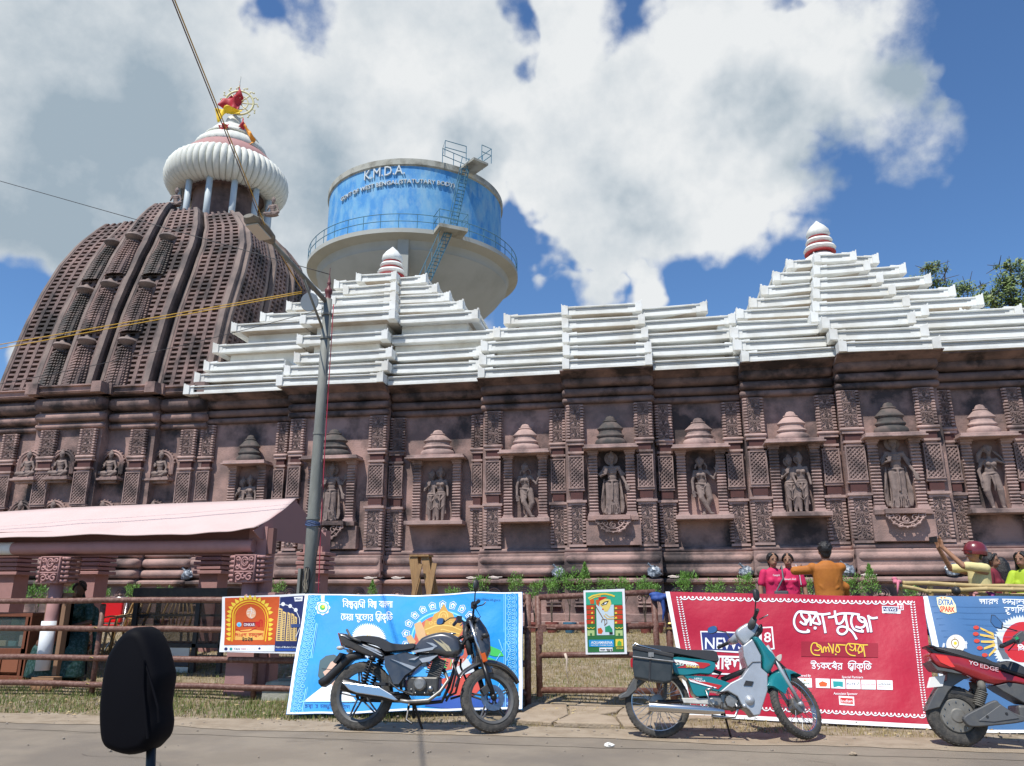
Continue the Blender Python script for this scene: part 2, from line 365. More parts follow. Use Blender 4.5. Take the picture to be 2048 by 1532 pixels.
for k, (x, y, a, n) in enumerate(((-3.2, 7.0, .5, 9), (-4.6, 6.2, -.3, 12), (-.6, 6.4, .2, 10), (1.2, 6.9, -.4, 8), (.3, 5.7, .1, 12), (-6, 7.1, .2, 8), (2.4, 6.3, .6, 7), (-2.2, 5.6, -.1, 9))):
    b = MB(); pts = []
    for i in range(n): pts.append((x, y)); a += rnd.uniform(-.7, .7); x += .13 * math.cos(a); y += .07 * math.sin(a)
    vs = [(p[0], p[1] + s_ * rnd.uniform(.001, .004), .0115) for p in pts for s_ in (-1, 1)]; b.add(vs, [(2 * i, 2 * i + 2, 2 * i + 3, 2 * i + 1) for i in range(n - 1)]); b.build('road_crack', CRK)['kind'] = 'structure'
g1 = grass('dry_grass', [(-8.5, 3.2, 8.15, 9.3, 1.1, -.12), (-3.2, 7.5, 9.5, 15.9, 1.0, -.7), (-14, -3.2, 9.3, 15.9, .6, -.5)], 150000, .045, mat('dry_grass_blade', (.34, .265, .12), .8, col2=(.20, .17, .055), scale=3), seed=3)
tag(g1, 'dry yellow turf growing behind the gate and along the verge', 'grass', kind='stuff')
g2 = grass('green_grass', [(-9, -2.6, 8.15, 9.6, 1.4, -.02), (-3.2, 4.6, 9.6, 12.5, .3, .08), (-11, -3.4, 9.4, 12.5, .4, .0)], 30000, .07, mat('green_grass_blade', (.12, .17, .035), .7, col2=(.22, .23, .06), scale=4), seed=8)
tag(g2, 'green tufts of grass growing under the railing by the awning', 'grass', kind='stuff')
# pebbles, leaves and litter on the shoulder
rnd = random.Random(5); b = MB()
for _ in range(500):
    x = rnd.uniform(-8, 4.2); y = rnd.uniform(7.6, 9.2) if rnd.random() < .8 else rnd.uniform(5.5, 7.7); r = rnd.uniform(.006, .018)
    b.ball((x, y, gz(x, y) + .012 + r * .2), r, 5, (1, rnd.uniform(.6, 1), .6), 3)
tag(b.build('pebbles', mat('pebble', (.30, .25, .20), .9, col2=(.18, .15, .12), scale=9)), 'small pebbles scattered along the road shoulder', 'pebbles', kind='stuff')
b = MB()
for _ in range(260):
    x = rnd.uniform(-8, 3.5); y = rnd.uniform(7.9, 9.4); a = rnd.uniform(0, 6.28); l = rnd.uniform(.02, .06); z = gz(x, y) + .035
    b.add([(x, y, z), (x + l * math.cos(a), y + l * math.sin(a), z + .01), (x + l * .5 * math.cos(a + .7), y + l * .5 * math.sin(a + .7), z + .018)], [(0, 1, 2)])
tag(b.build('fallen_leaves', mat('dry_leaf', (.42, .33, .17), .8, col2=(.25, .13, .06), scale=7)), 'dry leaves and straw bits strewn over the verge', 'litter', kind='stuff')
def crumple(name, c, r, m, label, cat):
    b = MB(); rr = random.Random(int(c[0] * 100)); n = 9
    b.ball((0, 0, r * .35), r, 9, (1, .7, .4), 5); b.v = [(x * rr.uniform(.7, 1.2), y * rr.uniform(.7, 1.2), max(.001, z * rr.uniform(.6, 1.3))) for x, y, z in b.v]
    o = b.build(name, m); o.location = c; tag(o, label, cat); return o
p = uz(1218, 1494, .01); crumple('crumpled_paper', (p.x, p.y, .008), .045, P('paper_litter', (.72, .70, .64), .8), 'crumpled white paper lying on the road in front of the teal moped', 'litter')
p = uz(1707, 1510, .01); crumple('stone_chip', (p.x, p.y, .008), .035, CONC, 'small grey stone chip on the road near the right edge', 'stone')
# ------------------------------------------------------------------ temple hall
hall = thing('temple_hall', 'long pink stone temple hall with carved pilasters and stepped white roofs', 'temple', (-1.5, 17, .6))
hall.location = (0, 0, 0)
def rbar(b, x0, x1, yb, p, z0, z1, ends=True, n=7, ex=.7, axis='x', sgn=-1):
    """horizontal rounded moulding; its ends are rounded off"""
    h = (z1 - z0) / 2; zc = (z0 + z1) / 2; re = min(h, .12) if ends else .001
    prof = []
    for i in range(n + 1):
        t = -PI / 2 + PI * i / n; c, s = math.cos(t), math.sin(t)
        prof.append((p * abs(c) ** ex, h * (abs(s) ** .8) * (1 if s > 0 else -1)))
    prof = [(-.02, -h)] + prof + [(-.02, h)]
    xs = []
    m = 4 if ends else 1
    for i in range(m + 1): t = i / m * PI / 2; xs.append((x0 + re * (1 - math.sin(t)), math.cos(t)))
    xs = [(x0 + re * (1 - math.cos(PI / 2 * i / m)), .45 + .55 * math.sin(PI / 2 * i / m)) for i in range(m + 1)] + [(x1 - re * (1 - math.cos(PI / 2 * i / m)), .45 + .55 * math.sin(PI / 2 * i / m)) for i in range(m, -1, -1)]
    if axis == 'x': b.loft([[(x, yb + sgn * q[0] * s, zc + q[1] * s) for q in prof] for x, s in xs])
    else: b.loft([[(yb + sgn * q[0] * s, x, zc + q[1] * s) for q in prof] for x, s in xs])
# shared relief tiles -------------------------------------------------
def scroll_tile():
    b = MB(); w, h = .27, .262; r = .0085
    def T(pts, rr=r): b.tube([(p[0], -abs(.012) + (p[1] if len(p) > 2 else 0), p[-1]) for p in pts], rr, 4, False)
    for z in (-h / 2 + .006, h / 2 - .006): b.bar((-w / 2, -.008, z), (w / 2, -.008, z), .02, .012)
    for x in (-w / 2 + .006, w / 2 - .006): b.bar((x, -.008, -h / 2), (x, -.008, h / 2), .012, .02, (0, 1, 0))
    T([(.032 * math.cos(a) * 1.0, 0, .0 + .05 * math.sin(a)) for a in [2 * PI * i / 12 for i in range(13)]])
    T([(.016 * math.cos(a), 0, -.008 + .024 * math.sin(a)) for a in [2 * PI * i / 8 for i in range(9)]], .010)
    for s in (-1, 1):
        T([(s * p[0], 0, p[2]) for p in spiral(.075, .075, .042, .010, 200, -460, 13)])
        T([(s * p[0], 0, p[2]) for p in spiral(.078, -.075, .042, .010, 160, 430, 13)])
        T([(s * .0, 0, .118), (s * .035, 0, .098), (s * .045, 0, .06), (s * .06, 0, .02), (s * .1, 0, .0), (s * .118, 0, -.02)])
        T([(s * .0, 0, -.06), (s * .02, 0, -.09), (s * .045, 0, -.115)])
        b.ball((s * .105, -.01, .02), .014, 5, m=3)
    b.ball((0, -.012, .085), .02, 6, m=3)
    return b.mesh('carved_scroll')
SCROLL = scroll_tile(); SCROLL.materials.append(STONE_L)
def lattice_mesh(w, h):
    b = MB(); st = .082; y = -.018
    for s in (-1, 1):
        c = -(w + h)
        while c < w + h:
            # line z = s*x + c clipped to the rectangle
            pts = []
            for x in (-w / 2, w / 2):
                z = s * x + c
                if -h / 2 <= z <= h / 2: pts.append((x, z))
            for z in (-h / 2, h / 2):
                x = (z - c) / s
                if -w / 2 < x < w / 2: pts.append((x, z))
            if len(pts) >= 2:
                a, d = pts[0], pts[-1]
                if math.hypot(a[0] - d[0], a[1] - d[1]) > .02: b.bar((a[0], y - .004 * s, a[1]), (d[0], y - .004 * s, d[1]), .024, .03, (0, 1, 0))
            c += st
    for z in (-h / 2, h / 2): b.box(-w / 2 - .02, w / 2 + .02, -.05, 0, z - .012, z + .012)
    for x in (-w / 2, w / 2): b.box(x - .012, x + .012, -.051, 0, -h / 2, h / 2)
    me = b.mesh('lattice_panel'); me.materials.append(STONE_L); return me
LATT = {}
def pilaster(par, x0, x1, yw, p=.10, z=(2.24, 3.15, 3.26, 3.44, 4.15, 4.24, 4.40, 4.50, 5.28), side=True):
    w = x1 - x0; xc = (x0 + x1) / 2; b = MB(); yf = yw - p
    b.box(x0 + .06, x1 - .06, yf, yw + .02, z[0], z[8])
    for za, zb in ((z[0] + .08, z[1] - .02), (z[7] + .03, z[8])):   # ribbed flanks
        n = int((zb - za) / .058)
        for i in range(n):
            zz = za + (zb - za) * (i + .5) / n
            for s in (-1, 1):
                xx = xc + s * (w / 2 - .035); b.lathe([(.012, -.022), (.050, -.019), (.056, 0), (.050, .019), (.012, .022)], (xx, yf + .012, zz), 6, sy=1.1)
    b.box(x0, x1, yf - .035, yw + .02, z[0], z[0] + .05)
    b.box(x0 - .03, x1 + .03, yf - .07, yw + .02, z[1], z[1] + .05); b.box(x0, x1, yf - .04, yw + .02, z[1] - .05, z[1])
    b.box(x0 + .01, x1 - .01, yf - .03, yw + .02, z[3] - .04, z[3])
    b.box(x0 + .01, x1 - .01, yf - .045, yw + .02, z[5] - .045, z[5])
    rbar(b, x0 - .03, x1 + .03, yf + .01, .075, z[7] - .07, z[7] + .01); b.box(x0, x1, yf - .04, yw + .02, z[6] - .02, z[6] + .03)
    o = b.build('pilaster', STONE_L, par, auto=35)
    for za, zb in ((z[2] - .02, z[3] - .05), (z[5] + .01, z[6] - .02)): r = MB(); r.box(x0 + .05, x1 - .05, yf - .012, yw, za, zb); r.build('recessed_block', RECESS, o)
    s = min(1.25, (w - .13) / .27)
    for za, zb, k in ((z[0] + .07, z[1] - .06, 3), (z[7] + .03, z[8] - .01, 3)):
        for i in range(k):
            link('carved_scroll', SCROLL, o, (xc, yf, za + (zb - za) * (i + .5) / k), sc=(s, 1, (zb - za) / k / .262))
    key = (round(w - .06, 2), round(z[4] - z[3] - .04, 2))
    if key not in LATT: LATT[key] = lattice_mesh(*key)
    link('lattice_panel', LATT[key], o, (xc, yf, (z[3] + z[4]) / 2))
    return o
BX = [-10.42, -8.1, -5.72, -3.45, -1.57, .32, 2.2, 4.05, 5.93, 9.4]
BD = [0, .3, 0, .3, .6, .3, .6, .9, .6]
BY = [17 - d for d in BD]
wl = MB()
for i in range(9): wl.box(BX[i], BX[i + 1] + (.002 if i < 8 else 0), BY[i], 18.6 - .01 * i, .4, 6.2)
wl.build('wall', STONE, hall)
rnd = random.Random(11)
for i in range(9):
    x0, x1, yw = BX[i], BX[i + 1], BY[i]
    l = .05 if i and BD[i] > BD[i - 1] else 0; r_ = .05 if i < 8 and BD[i] > BD[i + 1] else 0
    for (z0, z1, pr) in ((5.66, 5.90, .26), (5.46, 5.64, .17), (5.30, 5.44, .12), (2.12, 2.24, .12), (1.88, 2.10, .24), (1.64, 1.85, .27), (1.48, 1.62, .36)):
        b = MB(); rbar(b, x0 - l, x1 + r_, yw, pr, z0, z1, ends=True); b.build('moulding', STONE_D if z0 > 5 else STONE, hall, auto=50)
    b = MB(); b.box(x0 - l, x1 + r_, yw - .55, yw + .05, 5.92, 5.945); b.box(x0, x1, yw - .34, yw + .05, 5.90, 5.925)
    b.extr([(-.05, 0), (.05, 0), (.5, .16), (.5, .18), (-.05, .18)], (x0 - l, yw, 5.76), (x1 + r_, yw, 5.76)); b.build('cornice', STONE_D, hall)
    b = MB(); b.box(x0 - l, x1 + r_, yw - .2, yw, 2.10 - .45, 2.13); b.box(x0 - l, x1 + r_, yw - .22, yw, .9, 1.50); b.box(x0 - l, x1 + r_, yw - .34, yw, .76, .92); b.box(x0 - l * 2, x1 + r_ * 2, yw - .5, yw, .4, .77)
    b.build('plinth', STONE, hall, bevel=.02)
    # dado: rosettes, recessed little panels
    n = max(2, round((x1 - x0) / .72)); 
    for k in range(n):
        xx = x0 + (x1 - x0) * (k + .5) / n; b = MB(); y = yw - .235
        for a in range(3): b.tube([(xx + (.13 - .04 * a) * math.cos(t) * (1 if a < 2 else .8), y, 1.30 + (.12 - .04 * a) * math.sin(t)) for t in [PI * q / 8 for q in range(-1, 10)]], .016, 4, False)
        b.ball((xx, y, 1.29), .035, 6, m=4)
        for s in (-1, 1): b.tube([(xx + s * p[0], y, 1.27 + p[2]) for p in spiral(.12, -.05, .05, .012, 100, -400, 9)], .014, 4, False)
        b.box(xx - .15, xx + .15, y - .03, y + .03, 1.12, 1.15); b.box(xx - .17, xx + .17, y - .06, y + .03, 1.05, 1.08)
        b.build('rosette', STONE_L, hall)
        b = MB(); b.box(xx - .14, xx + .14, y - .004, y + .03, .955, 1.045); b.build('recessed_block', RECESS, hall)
PIL = [(392, 420, 0), (546, 570, 0), (574, 602, 1), (734, 769, 1), (777, 807, 2), (942, 966, 2), (969, 1003, 3), (1101, 1133, 3), (1136, 1170, 4), (1274, 1310, 4),
       (1316, 1350, 5), (1454, 1491, 5), (1499, 1539, 6), (1647, 1686, 6), (1694, 1738, 7), (1852, 1893, 7), (1896, 1927, 8), (2035, 2073, 8)]
for a, c, bay in PIL:
    yw = BY[bay]; pilaster(hall, uy(a, 960, yw - .1).x, uy(c, 960, yw - .1).x, yw)
# niches ------------------------------------------------------------------
def dome_mesh(b, x, y, z, w, h):
    pr = [(1.0, 0), (1.06, .05), (1.06, .14), (.98, .21), (.86, .24), (.84, .27), (.93, .30), (.95, .34), (.88, .38), (.80, .41), (.78, .52), (.86, .55), (.90, .585), (.86, .62), (.66, .72), (.50, .80), (.42, .825), (.48, .85), (.46, .88), (.34, .90), (.32, .95), (.22, 1.02), (.02, 1.05)]
    b.lathe([(r * w, q * h) for r, q in pr], (x, y, z), 20, sy=.62)
def bracket(b, x, y, z, w):
    """half-round carved apron of scrolls under a statue"""
    T = lambda pts, r=.017: b.tube([(x + p[0], y, z + p[2]) for p in pts], r, 5, False)
    for rr, c in ((.46, .0), (.34, -.0)):
        T([(p[0], 0, p[2] * .78) for p in arc(0, 0, w * rr, 180, 360, 16)])
    T(spiral(0, -.11, .075, .03, 90, 360, 12)); T(spiral(0, -.11, .035, .03, 90, 360, 8))
    for s in (-1, 1):
        for (cx, cz, r0, a0, tr) in ((.17, -.08, .07, 60, 400), (.28, -.05, .055, 120, 380), (.12, -.22, .06, 20, -380), (.22, -.17, .045, 200, 300)):
            T([(s * p[0] * w / .72, 0, p[2] * w / .72) for p in spiral(cx, cz, r0, .015, a0, tr, 12)], .014)
        T([(s * w * .5, 0, 0), (s * w * .52, 0, -.05), (s * w * .45, 0, -.07)])
    for k in range(7):
        a = math.radians(200 + 140 * k / 6); b.ball((x + w * .47 * math.cos(a), y, z + w * .38 * math.sin(a)), .028, 6, m=4)
def niche(par, xc, yw, hw, zs, ztop, domeh, kind, dark=False):
    """columns, canopy, little dome and sill round a statue"""
    root = MB(); d = .30
    root.box(xc - hw * 1.16, xc + hw * 1.16, yw - .46, yw + .02, ztop, ztop + .035); root.box(xc - hw * 1.10, xc + hw * 1.10, yw - .42, yw + .02, ztop + .035, ztop + .09)
    o = root.build('niche_canopy', STONE_L, par, bevel=.008)
    b = MB(); dome_mesh(b, xc, yw - .17, ztop + .09, hw * .62, domeh); b.build('canopy_dome', BLACKST if dark else STONE_L, o, auto=40)
    for s in (-1, 1):
        b = MB(); xx = xc + s * hw * .78; cw = .085
        b.box(xx - cw, xx + cw, yw - .16, yw + .01, zs, ztop)
        n = int((ztop - zs - .22) / .062)
        for i in range(n):
            zz = zs + .10 + i * (ztop - zs - .22) / n; rbar(b, xx - cw - .012, xx + cw + .012, yw - .16, .045, zz, zz + .045, n=4)
        b.box(xx - cw - .035, xx + cw + .035, yw - .23, yw, zs, zs + .05); b.box(xx - cw - .015, xx + cw + .015, yw - .21, yw, zs + .05, zs + .09)
        b.box(xx - cw - .035, xx + cw + .035, yw - .24, yw, ztop - .045, ztop - .005); b.box(xx - cw - .018, xx + cw + .018, yw - .21, yw, ztop - .09, ztop - .045)
        b.build('niche_column', STONE_L, o, auto=40)
    if kind == 'box':
        b = MB(); b.box(xc - hw * 1.13, xc + hw * 1.13, yw - .22, yw, 2.26, zs - .10); b.box(xc - hw * 1.05, xc - hw * .62, yw - .27, yw, zs - .10, zs - .002); b.box(xc + hw * .62, xc + hw * 1.05, yw - .27, yw, zs - .10, zs - .002)
        b.box(xc - hw * .72, xc + hw * .72, yw - .40, yw, zs - .095, zs); b.build('niche_sill', STONE, o, bevel=.008)
        b = MB(); bracket(b, xc, yw - .36, zs - .10, hw * 1.35); b.build('scroll_apron', STONE_L, o, smooth=True)
    else:
        b = MB(); b.box(xc - hw * 1.12, xc + hw * 1.12, yw - .42, yw, zs - .085, zs); b.build('niche_sill', STONE_L, o, bevel=.008)
    return o
NICHES = [(484, 0, 455, 530, 'sill', True), (661, 1, 612, 712, 'box', True), (873, 2, 822, 924, 'sill', False), (1050, 3, 1006, 1095, 'sill', False), (1222, 4, 1176, 1272, 'box', True),
          (1402, 5, 1353, 1455, 'sill', False), (1593, 6, 1541, 1647, 'sill', False), (1797, 7, 1742, 1852, 'box', True), (1985, 8, 1932, 2038, 'sill', False)]
NPOS = []
for px, bay, a, c, kind, dark in NICHES:
    yw = BY[bay]; x0, x1 = uy(a, 960, yw - .2).x, uy(c, 960, yw - .2).x; xc = (x0 + x1) / 2; hw = (x1 - x0) / 2
    niche(hall, xc, yw, hw, 2.86, 4.24, .62 if dark else .58, kind, dark); NPOS.append((xc, yw - .16, 2.86, hw))
# ------------------------------------------------------------------ white stepped roofs
EPROF = [(0, 0), (0, .055), (-.025, .062), (-.025, .10), (-.05, .105), (-.05, .125), (-.02, .13), (-.02, .165), (-.045, .17), (-.045, .185), (0, .19), (.012, .20), (.012, .225), (-.06, .235), (-.35, .26), (-.35, .02)]
def eave(par, a, c, o, corners=(True, True), s=.9):
    """one straight run of white eave board with its raised corner blocks; a-c runs left to right seen from outside"""
    a, c, o = Vector(a), Vector(c), Vector(o); d = (c - a).normalized()
    b = MB(); b.extr([(p[0] * s, p[1] * s) for p in EPROF], a, c, o); e = b.build('eave', WHITE, par)
    g = MB(); g.extr([(-.0485 * s, .106 * s), (-.0185 * s + .001, .131 * s), (-.0185 * s + .001, .164 * s), (-.0435 * s, .168 * s), (-.08, .168 * s), (-.08, .106 * s)], a + d * .01, c - d * .01, o)
    g.build('groove_line', GROOVE, e)
    for k, (p, sg) in enumerate(((a, 1), (c, -1))):
        if not corners[k]: continue
        w = .17 * s; q = p + d * sg * (w / 2 - .012); h = .235 * s; t = .03
        b = MB(); b.obox(q - o * .10 + Vector((0, 0, h / 2 + .002)), d * w / 2, o * (.10 + t), (0, 0, h / 2))
        y0 = q + o * t; zt = Vector((0, 0, h)); z1 = Vector((0, 0, 1))
        f = sg * -1       # horn rises toward the outer end
        pts = [(-.5, 0), (.5, 0), (.52, .06), (.45, .07), (.36, .035), (.20, .018), (.08, .035), (-.06, .03), (-.2, .01), (-.5, .006)]
        b.prism([y0 + d * f * u * w + zt + z1 * v * s - o * .045 for u, v in pts], o * .045)
        b.build('corner_block', WHITE, e, bevel=.006)
    return e
def tier(par, segs, z, ybk, below, corners=None, body=True):
    """segs = (x0, x1, yfront) left to right; side runs are added at every step. below = height of the white band under the eave"""
    n = len(segs)
    for i, (x0, x1, yf) in enumerate(segs):
        dp = -1 if i == 0 or segs[i - 1][2] > yf else (1 if segs[i - 1][2] < yf else 0)
        dn = -1 if i == n - 1 or segs[i + 1][2] > yf else 1
        lc = i == 0 or segs[i - 1][2] > yf; rc = i == n - 1 or segs[i + 1][2] > yf
        jit = rnd.uniform(-.022, .022)
        eave(par, (x0 + (0 if lc else .02), yf, z + jit), (x1 - (0 if rc else .02), yf, z + rnd.uniform(-.022, .022)), (0, -1, 0), (lc, rc))
        if lc:
            yb = ybk if i == 0 else segs[i - 1][2] - .02
            eave(par, (x0, yb, z), (x0, yf + .02, z), (-1, 0, 0), (False, True) if i == 0 else (False, False))
        if rc:
            yb = ybk if i == n - 1 else segs[i + 1][2] - .02
            eave(par, (x1, yf + .02, z), (x1, yb, z), (1, 0, 0), (True, False) if i == n - 1 else (False, False))
        b = MB(); il = .02 if lc else -.004; ir = .02 if rc else -.004
        b.box(x0 + il, x1 - ir, yf + .03, ybk, z + .035, z + .18); b.build('roof_slab', WHITE, par)
        b = MB(); b.box(x0 + il + .01, x1 - ir - .01, yf + .045, ybk - .05, z + .012, z + .034); b.build('soffit', SOFFIT, par)
        if below:
            ins = .30; b = MB(); b.box(x0 + (ins if lc else -.003), x1 - (ins if rc else -.003), yf + ins + .02, ybk - .1, z - below, z + .02); b.build('band_wall', WHITE, par)
def pyramid(name_par, xc, yc, tiers, cf=.34, p=.28):
    for k, (w, z, below) in enumerate(tiers):
        c = w * cf + .12; yf = yc - w
        tier(name_par, [(xc - w, xc - c, yf), (xc - c, xc + c, yf - p), (xc + c, xc + w, yf)], z, yc + w, below)
# lowest runs follow the bays of the wall
EX = [uy(370, 770, 16.4).x] + [uy(q, 750, y).x for q, y in ((555, 16.1), (766, 16.1), (957, 16.1), (1126, 15.8), (1305, 15.8), (1487, 15.8), (1685, 15.5), (1890, 15.5))] + [9.6]
EYF = [BY[i] - .6 for i in range(9)]
tier(hall, [(EX[i], EX[i + 1], EYF[i]) for i in range(9)], 5.94, 19.5, 0)
XL = -6.8
tier(hall, [(EX[0] + .15, EX[1] - .1, 16.55), (EX[1] + .1, EX[2] + .05, 16.25), (EX[2] + .05, EX[3] - .02, 16.55)], 6.27, 21, .32)
tier(hall, [(EX[0] + .27, EX[1] - .15, 16.7), (EX[1] + .25, EX[2] + .08, 16.4), (EX[2] + .08, EX[3] - .05, 16.7)], 6.62, 21, .32)
tier(hall, [(XL - 3.62, -8.05, 16.9), (-8.05, -5.78, 16.6), (-5.78, XL + 3.66, 16.9)], 7.13, 22, .52)
pyramid(hall, XL, 20, [(3.15, 7.62, .40), (2.66, 8.07, .38), (2.2, 8.5, .36), (1.75, 8.95, .36), (1.3, 9.45, .40)])
MX = [EX[3], EX[4], EX[5], EX[6]]
for k, (z, dy, xl, xr, bl) in enumerate(((6.30, .18, .0, 0, .32), (6.70, .42, -.02, 0, .36), (7.1, .68, .22, 0, .36), (7.52, .95, .42, -.52, .36))):
    tier(hall, [(MX[0] + xl, MX[1] - .03 * k, 16.1 + dy), (MX[1] - .03 * k, MX[2] - .05 * k, 15.8 + dy), (MX[2] - .05 * k, MX[3] + xr + (.0 if k > 2 else .05), 16.1 + dy)], z, 20, bl)
XR = 5.0
tier(hall, [(EX[6] - .1, EX[7] - .1, 15.98), (EX[7] - .1, EX[8] - .12, 15.68), (EX[8] - .12, 9.2, 15.98)], 6.25, 21, .30)
tier(hall, [(EX[6] - .12, EX[7] - .17, 16.2), (EX[7] - .17, EX[8] - .25, 15.9), (EX[8] - .25, 8.9, 16.2)], 6.60, 21, .32)
pyramid(hall, XR, 20, [(3.12, 6.98, .36), (2.62, 7.42, .38), (2.24, 7.84, .36), (1.9, 8.28, .36), (1.52, 8.76, .4), (1.08, 9.25, .42)])
tier(hall, [(7.0, 9.9, 17.0)], 7.0, 22, .4)
REDB = P('red_paint_ring', (.35, .02, .02), .6)
def finial(par, x, y, z, s):
    b = MB(); b.lathe([(.95, 0), (1.0, .08), (.93, .35), (.75, .62), (.5, .82), (.42, .9)], (x, y, z), 24); b.v = [(x + (v[0] - x) * s, y + (v[1] - y) * s, z + (v[2] - z) * s) for v in b.v]; f = b.build('finial_bell', WHITE, par, auto=40)
    for (r, z0, h) in ((.60, .98, .30), (.50, 1.32, .28)):
        b = MB(); b.lathe([(r * .6, 0), (r * .95, h * .2), (r * 1.05, h * .5), (r * .95, h * .8), (r * .55, h)], (0, 0, z0), 32, rib=.06, ribs=28); b.v = [(x + v[0] * s, y + v[1] * s, z + v[2] * s) for v in b.v]; b.build('ribbed_ring', WHITE, f, auto=50)
    b = MB(); 
    for (r, z0) in ((.60, .93), (.50, 1.28), (.41, 1.61)): b.lathe([(r * .7, 0), (r, .015), (r, .04), (r * .7, .055)], (0, 0, z0), 24)
    b.v = [(x + v[0] * s, y + v[1] * s, z + v[2] * s) for v in b.v]; b.build('red_ring', REDB, f, smooth=True)
    b = MB(); b.lathe([(.38, 1.66), (.46, 1.76), (.42, 1.95), (.28, 2.15), (.12, 2.3), (.01, 2.42)], (0, 0, 0), 24, rib=.05, ribs=16); b.v = [(x + v[0] * s, y + v[1] * s, z + v[2] * s) for v in b.v]; b.build('finial_tip', WHITE, f, auto=50)
finial(hall, XL - .12, 20, 9.62, .66); finial(hall, XR, 20, 9.44, .66)
# ------------------------------------------------------------------ curved temple tower
tower = thing('temple_tower', 'tall curved dark stone temple tower with lattice ribs and white ribbed crown', 'temple tower', (0, 0, 0))
TX, TY = -13.25, 21.0
PROFA = [(6.1, 3.62), (7.2, 3.50), (8.5, 3.32), (9.5, 3.12), (10.4, 2.90), (11.2, 2.62), (11.9, 2.30), (12.4, 1.98), (12.85, 1.55)]
def aw(z):
    for (z0, a0), (z1, a1) in zip(PROFA, PROFA[1:]):
        if z <= z1: return a0 + (a1 - a0) * max(0, (z - z0) / (z1 - z0))
    return PROFA[-1][1]
def itab(tab, z):
    for (z0, a0), (z1, a1) in zip(tab, tab[1:]):
        if z <= z1: return a0 + (a1 - a0) * max(0, (z - z0) / (z1 - z0))
    return tab[-1][1]
XLT = [(6.1, -16.88), (8.5, -16.58), (9.5, -16.42), (10.4, -16.22), (11.2, -15.95), (11.9, -15.55), (12.4, -15.1), (12.85, -14.6)]
XRT = [(6.1, -10.72), (8.5, -10.62), (9.8, -10.52), (10.7, -10.55), (11.4, -10.8), (12.0, -11.25), (12.4, -11.7), (12.85, -12.2)]
def tp(face, t, z, off):
    a = aw(z); l, r = itab(XLT, z), itab(XRT, z); yf, yb = TY - a, TY + a * .72; mx, my = (l + r) / 2, (yf + yb) / 2
    if face == 0: return (mx + t * (r - l) / 2, yf - off, z)
    if face == 1: return (r + off, my + t * (yb - yf) / 2, z)
    if face == 2: return (mx - t * (r - l) / 2, yb + off, z)
    return (l - off, my - t * (yb - yf) / 2, z)
FO = [(0, -1, 0), (1, 0, 0), (0, 1, 0), (-1, 0, 0)]
PAGA = [[(-1, -.62, .0, 12.0), (-.60, -.30, .16, 11.9), (-.29, .02, .42, 12.5), (.05, .50, .24, 12.25), (.53, 1, .0, 12.15)],
        [(-1, -.5, .0, 12.15), (-.47, -.1, .12, 12.1), (-.07, .35, .24, 12.1), (.4, 1, .0, 11.7)]]
core = MB(); zs = [6.1 + .25 * i for i in range(28)]
core.loft([[tp(0, -1, z, -.12), tp(0, 1, z, -.12), tp(1, 1, z, -.12), tp(2, 1, z, -.12)] for z in [z for z in zs if z <= 12.3]] )
core.build('tower_core', STONE_D, tower)
TST = mat('tower_stone', (.25, .165, .145), .9, col2=(.12, .088, .082), scale=1.6, amt=.85, lo=.38, hi=.62, bump=.3, bscale=30, col3=(.03, .028, .028), scale3=1.1)
TSL = mat('tower_edge_stone', (.25, .19, .165), .9, col2=(.10, .082, .078), scale=1.5, amt=.9, lo=.40, hi=.64, bump=.3, bscale=25)
for face in (0, 1):
    for (t0, t1, off, ztop) in PAGA[face]:
        zz = [6.1 + (ztop - 6.1) * i / 26 for i in range(27)]
        b = MB()      # solid block of the rib behind the lattice
        b.loft([[tp(face, t0, z, -.2), tp(face, t1, z, -.2), tp(face, t1, z, off), tp(face, t0, z, off)] for z in zz]); blk = b.build('tower_rib', TST, tower)
        for te, wd in ((t0, .03), (t1, -.05)):     # plain edge strips
            b = MB(); wt = wd
            b.loft([[tp(face, te, z, -.15), tp(face, te + wt, z, -.15), tp(face, te + wt, z, off + .13), tp(face, te, z, off + .13)] for z in zz]); b.build('edge_strip', TSL, blk)
        b = MB(); ta, tb = t0 + .035, t1 - .05; nh = int((ztop - 6.15) / .135); nvv = max(3, round((tb - ta) * 3.1 / .27))
        for i in range(nh):
            z = 6.15 + i * .135; h = .056
            b.hexa([tp(face, ta, z, off - .02), tp(face, tb, z, off - .02), tp(face, tb, z, off + .11), tp(face, ta, z, off + .11), tp(face, ta, z + h, off - .02), tp(face, tb, z + h, off - .02), tp(face, tb, z + h, off + .11), tp(face, ta, z + h, off + .11)])
        for j in range(nvv + 1):
            u = ta + (tb - ta) * j / nvv; du = .017
            b.loft([[tp(face, u - du, z, off - .02), tp(face, u + du, z, off - .02), tp(face, u + du, z, off + .12), tp(face, u - du, z, off + .12)] for z in zz])
        b.build('lattice', TST, blk)
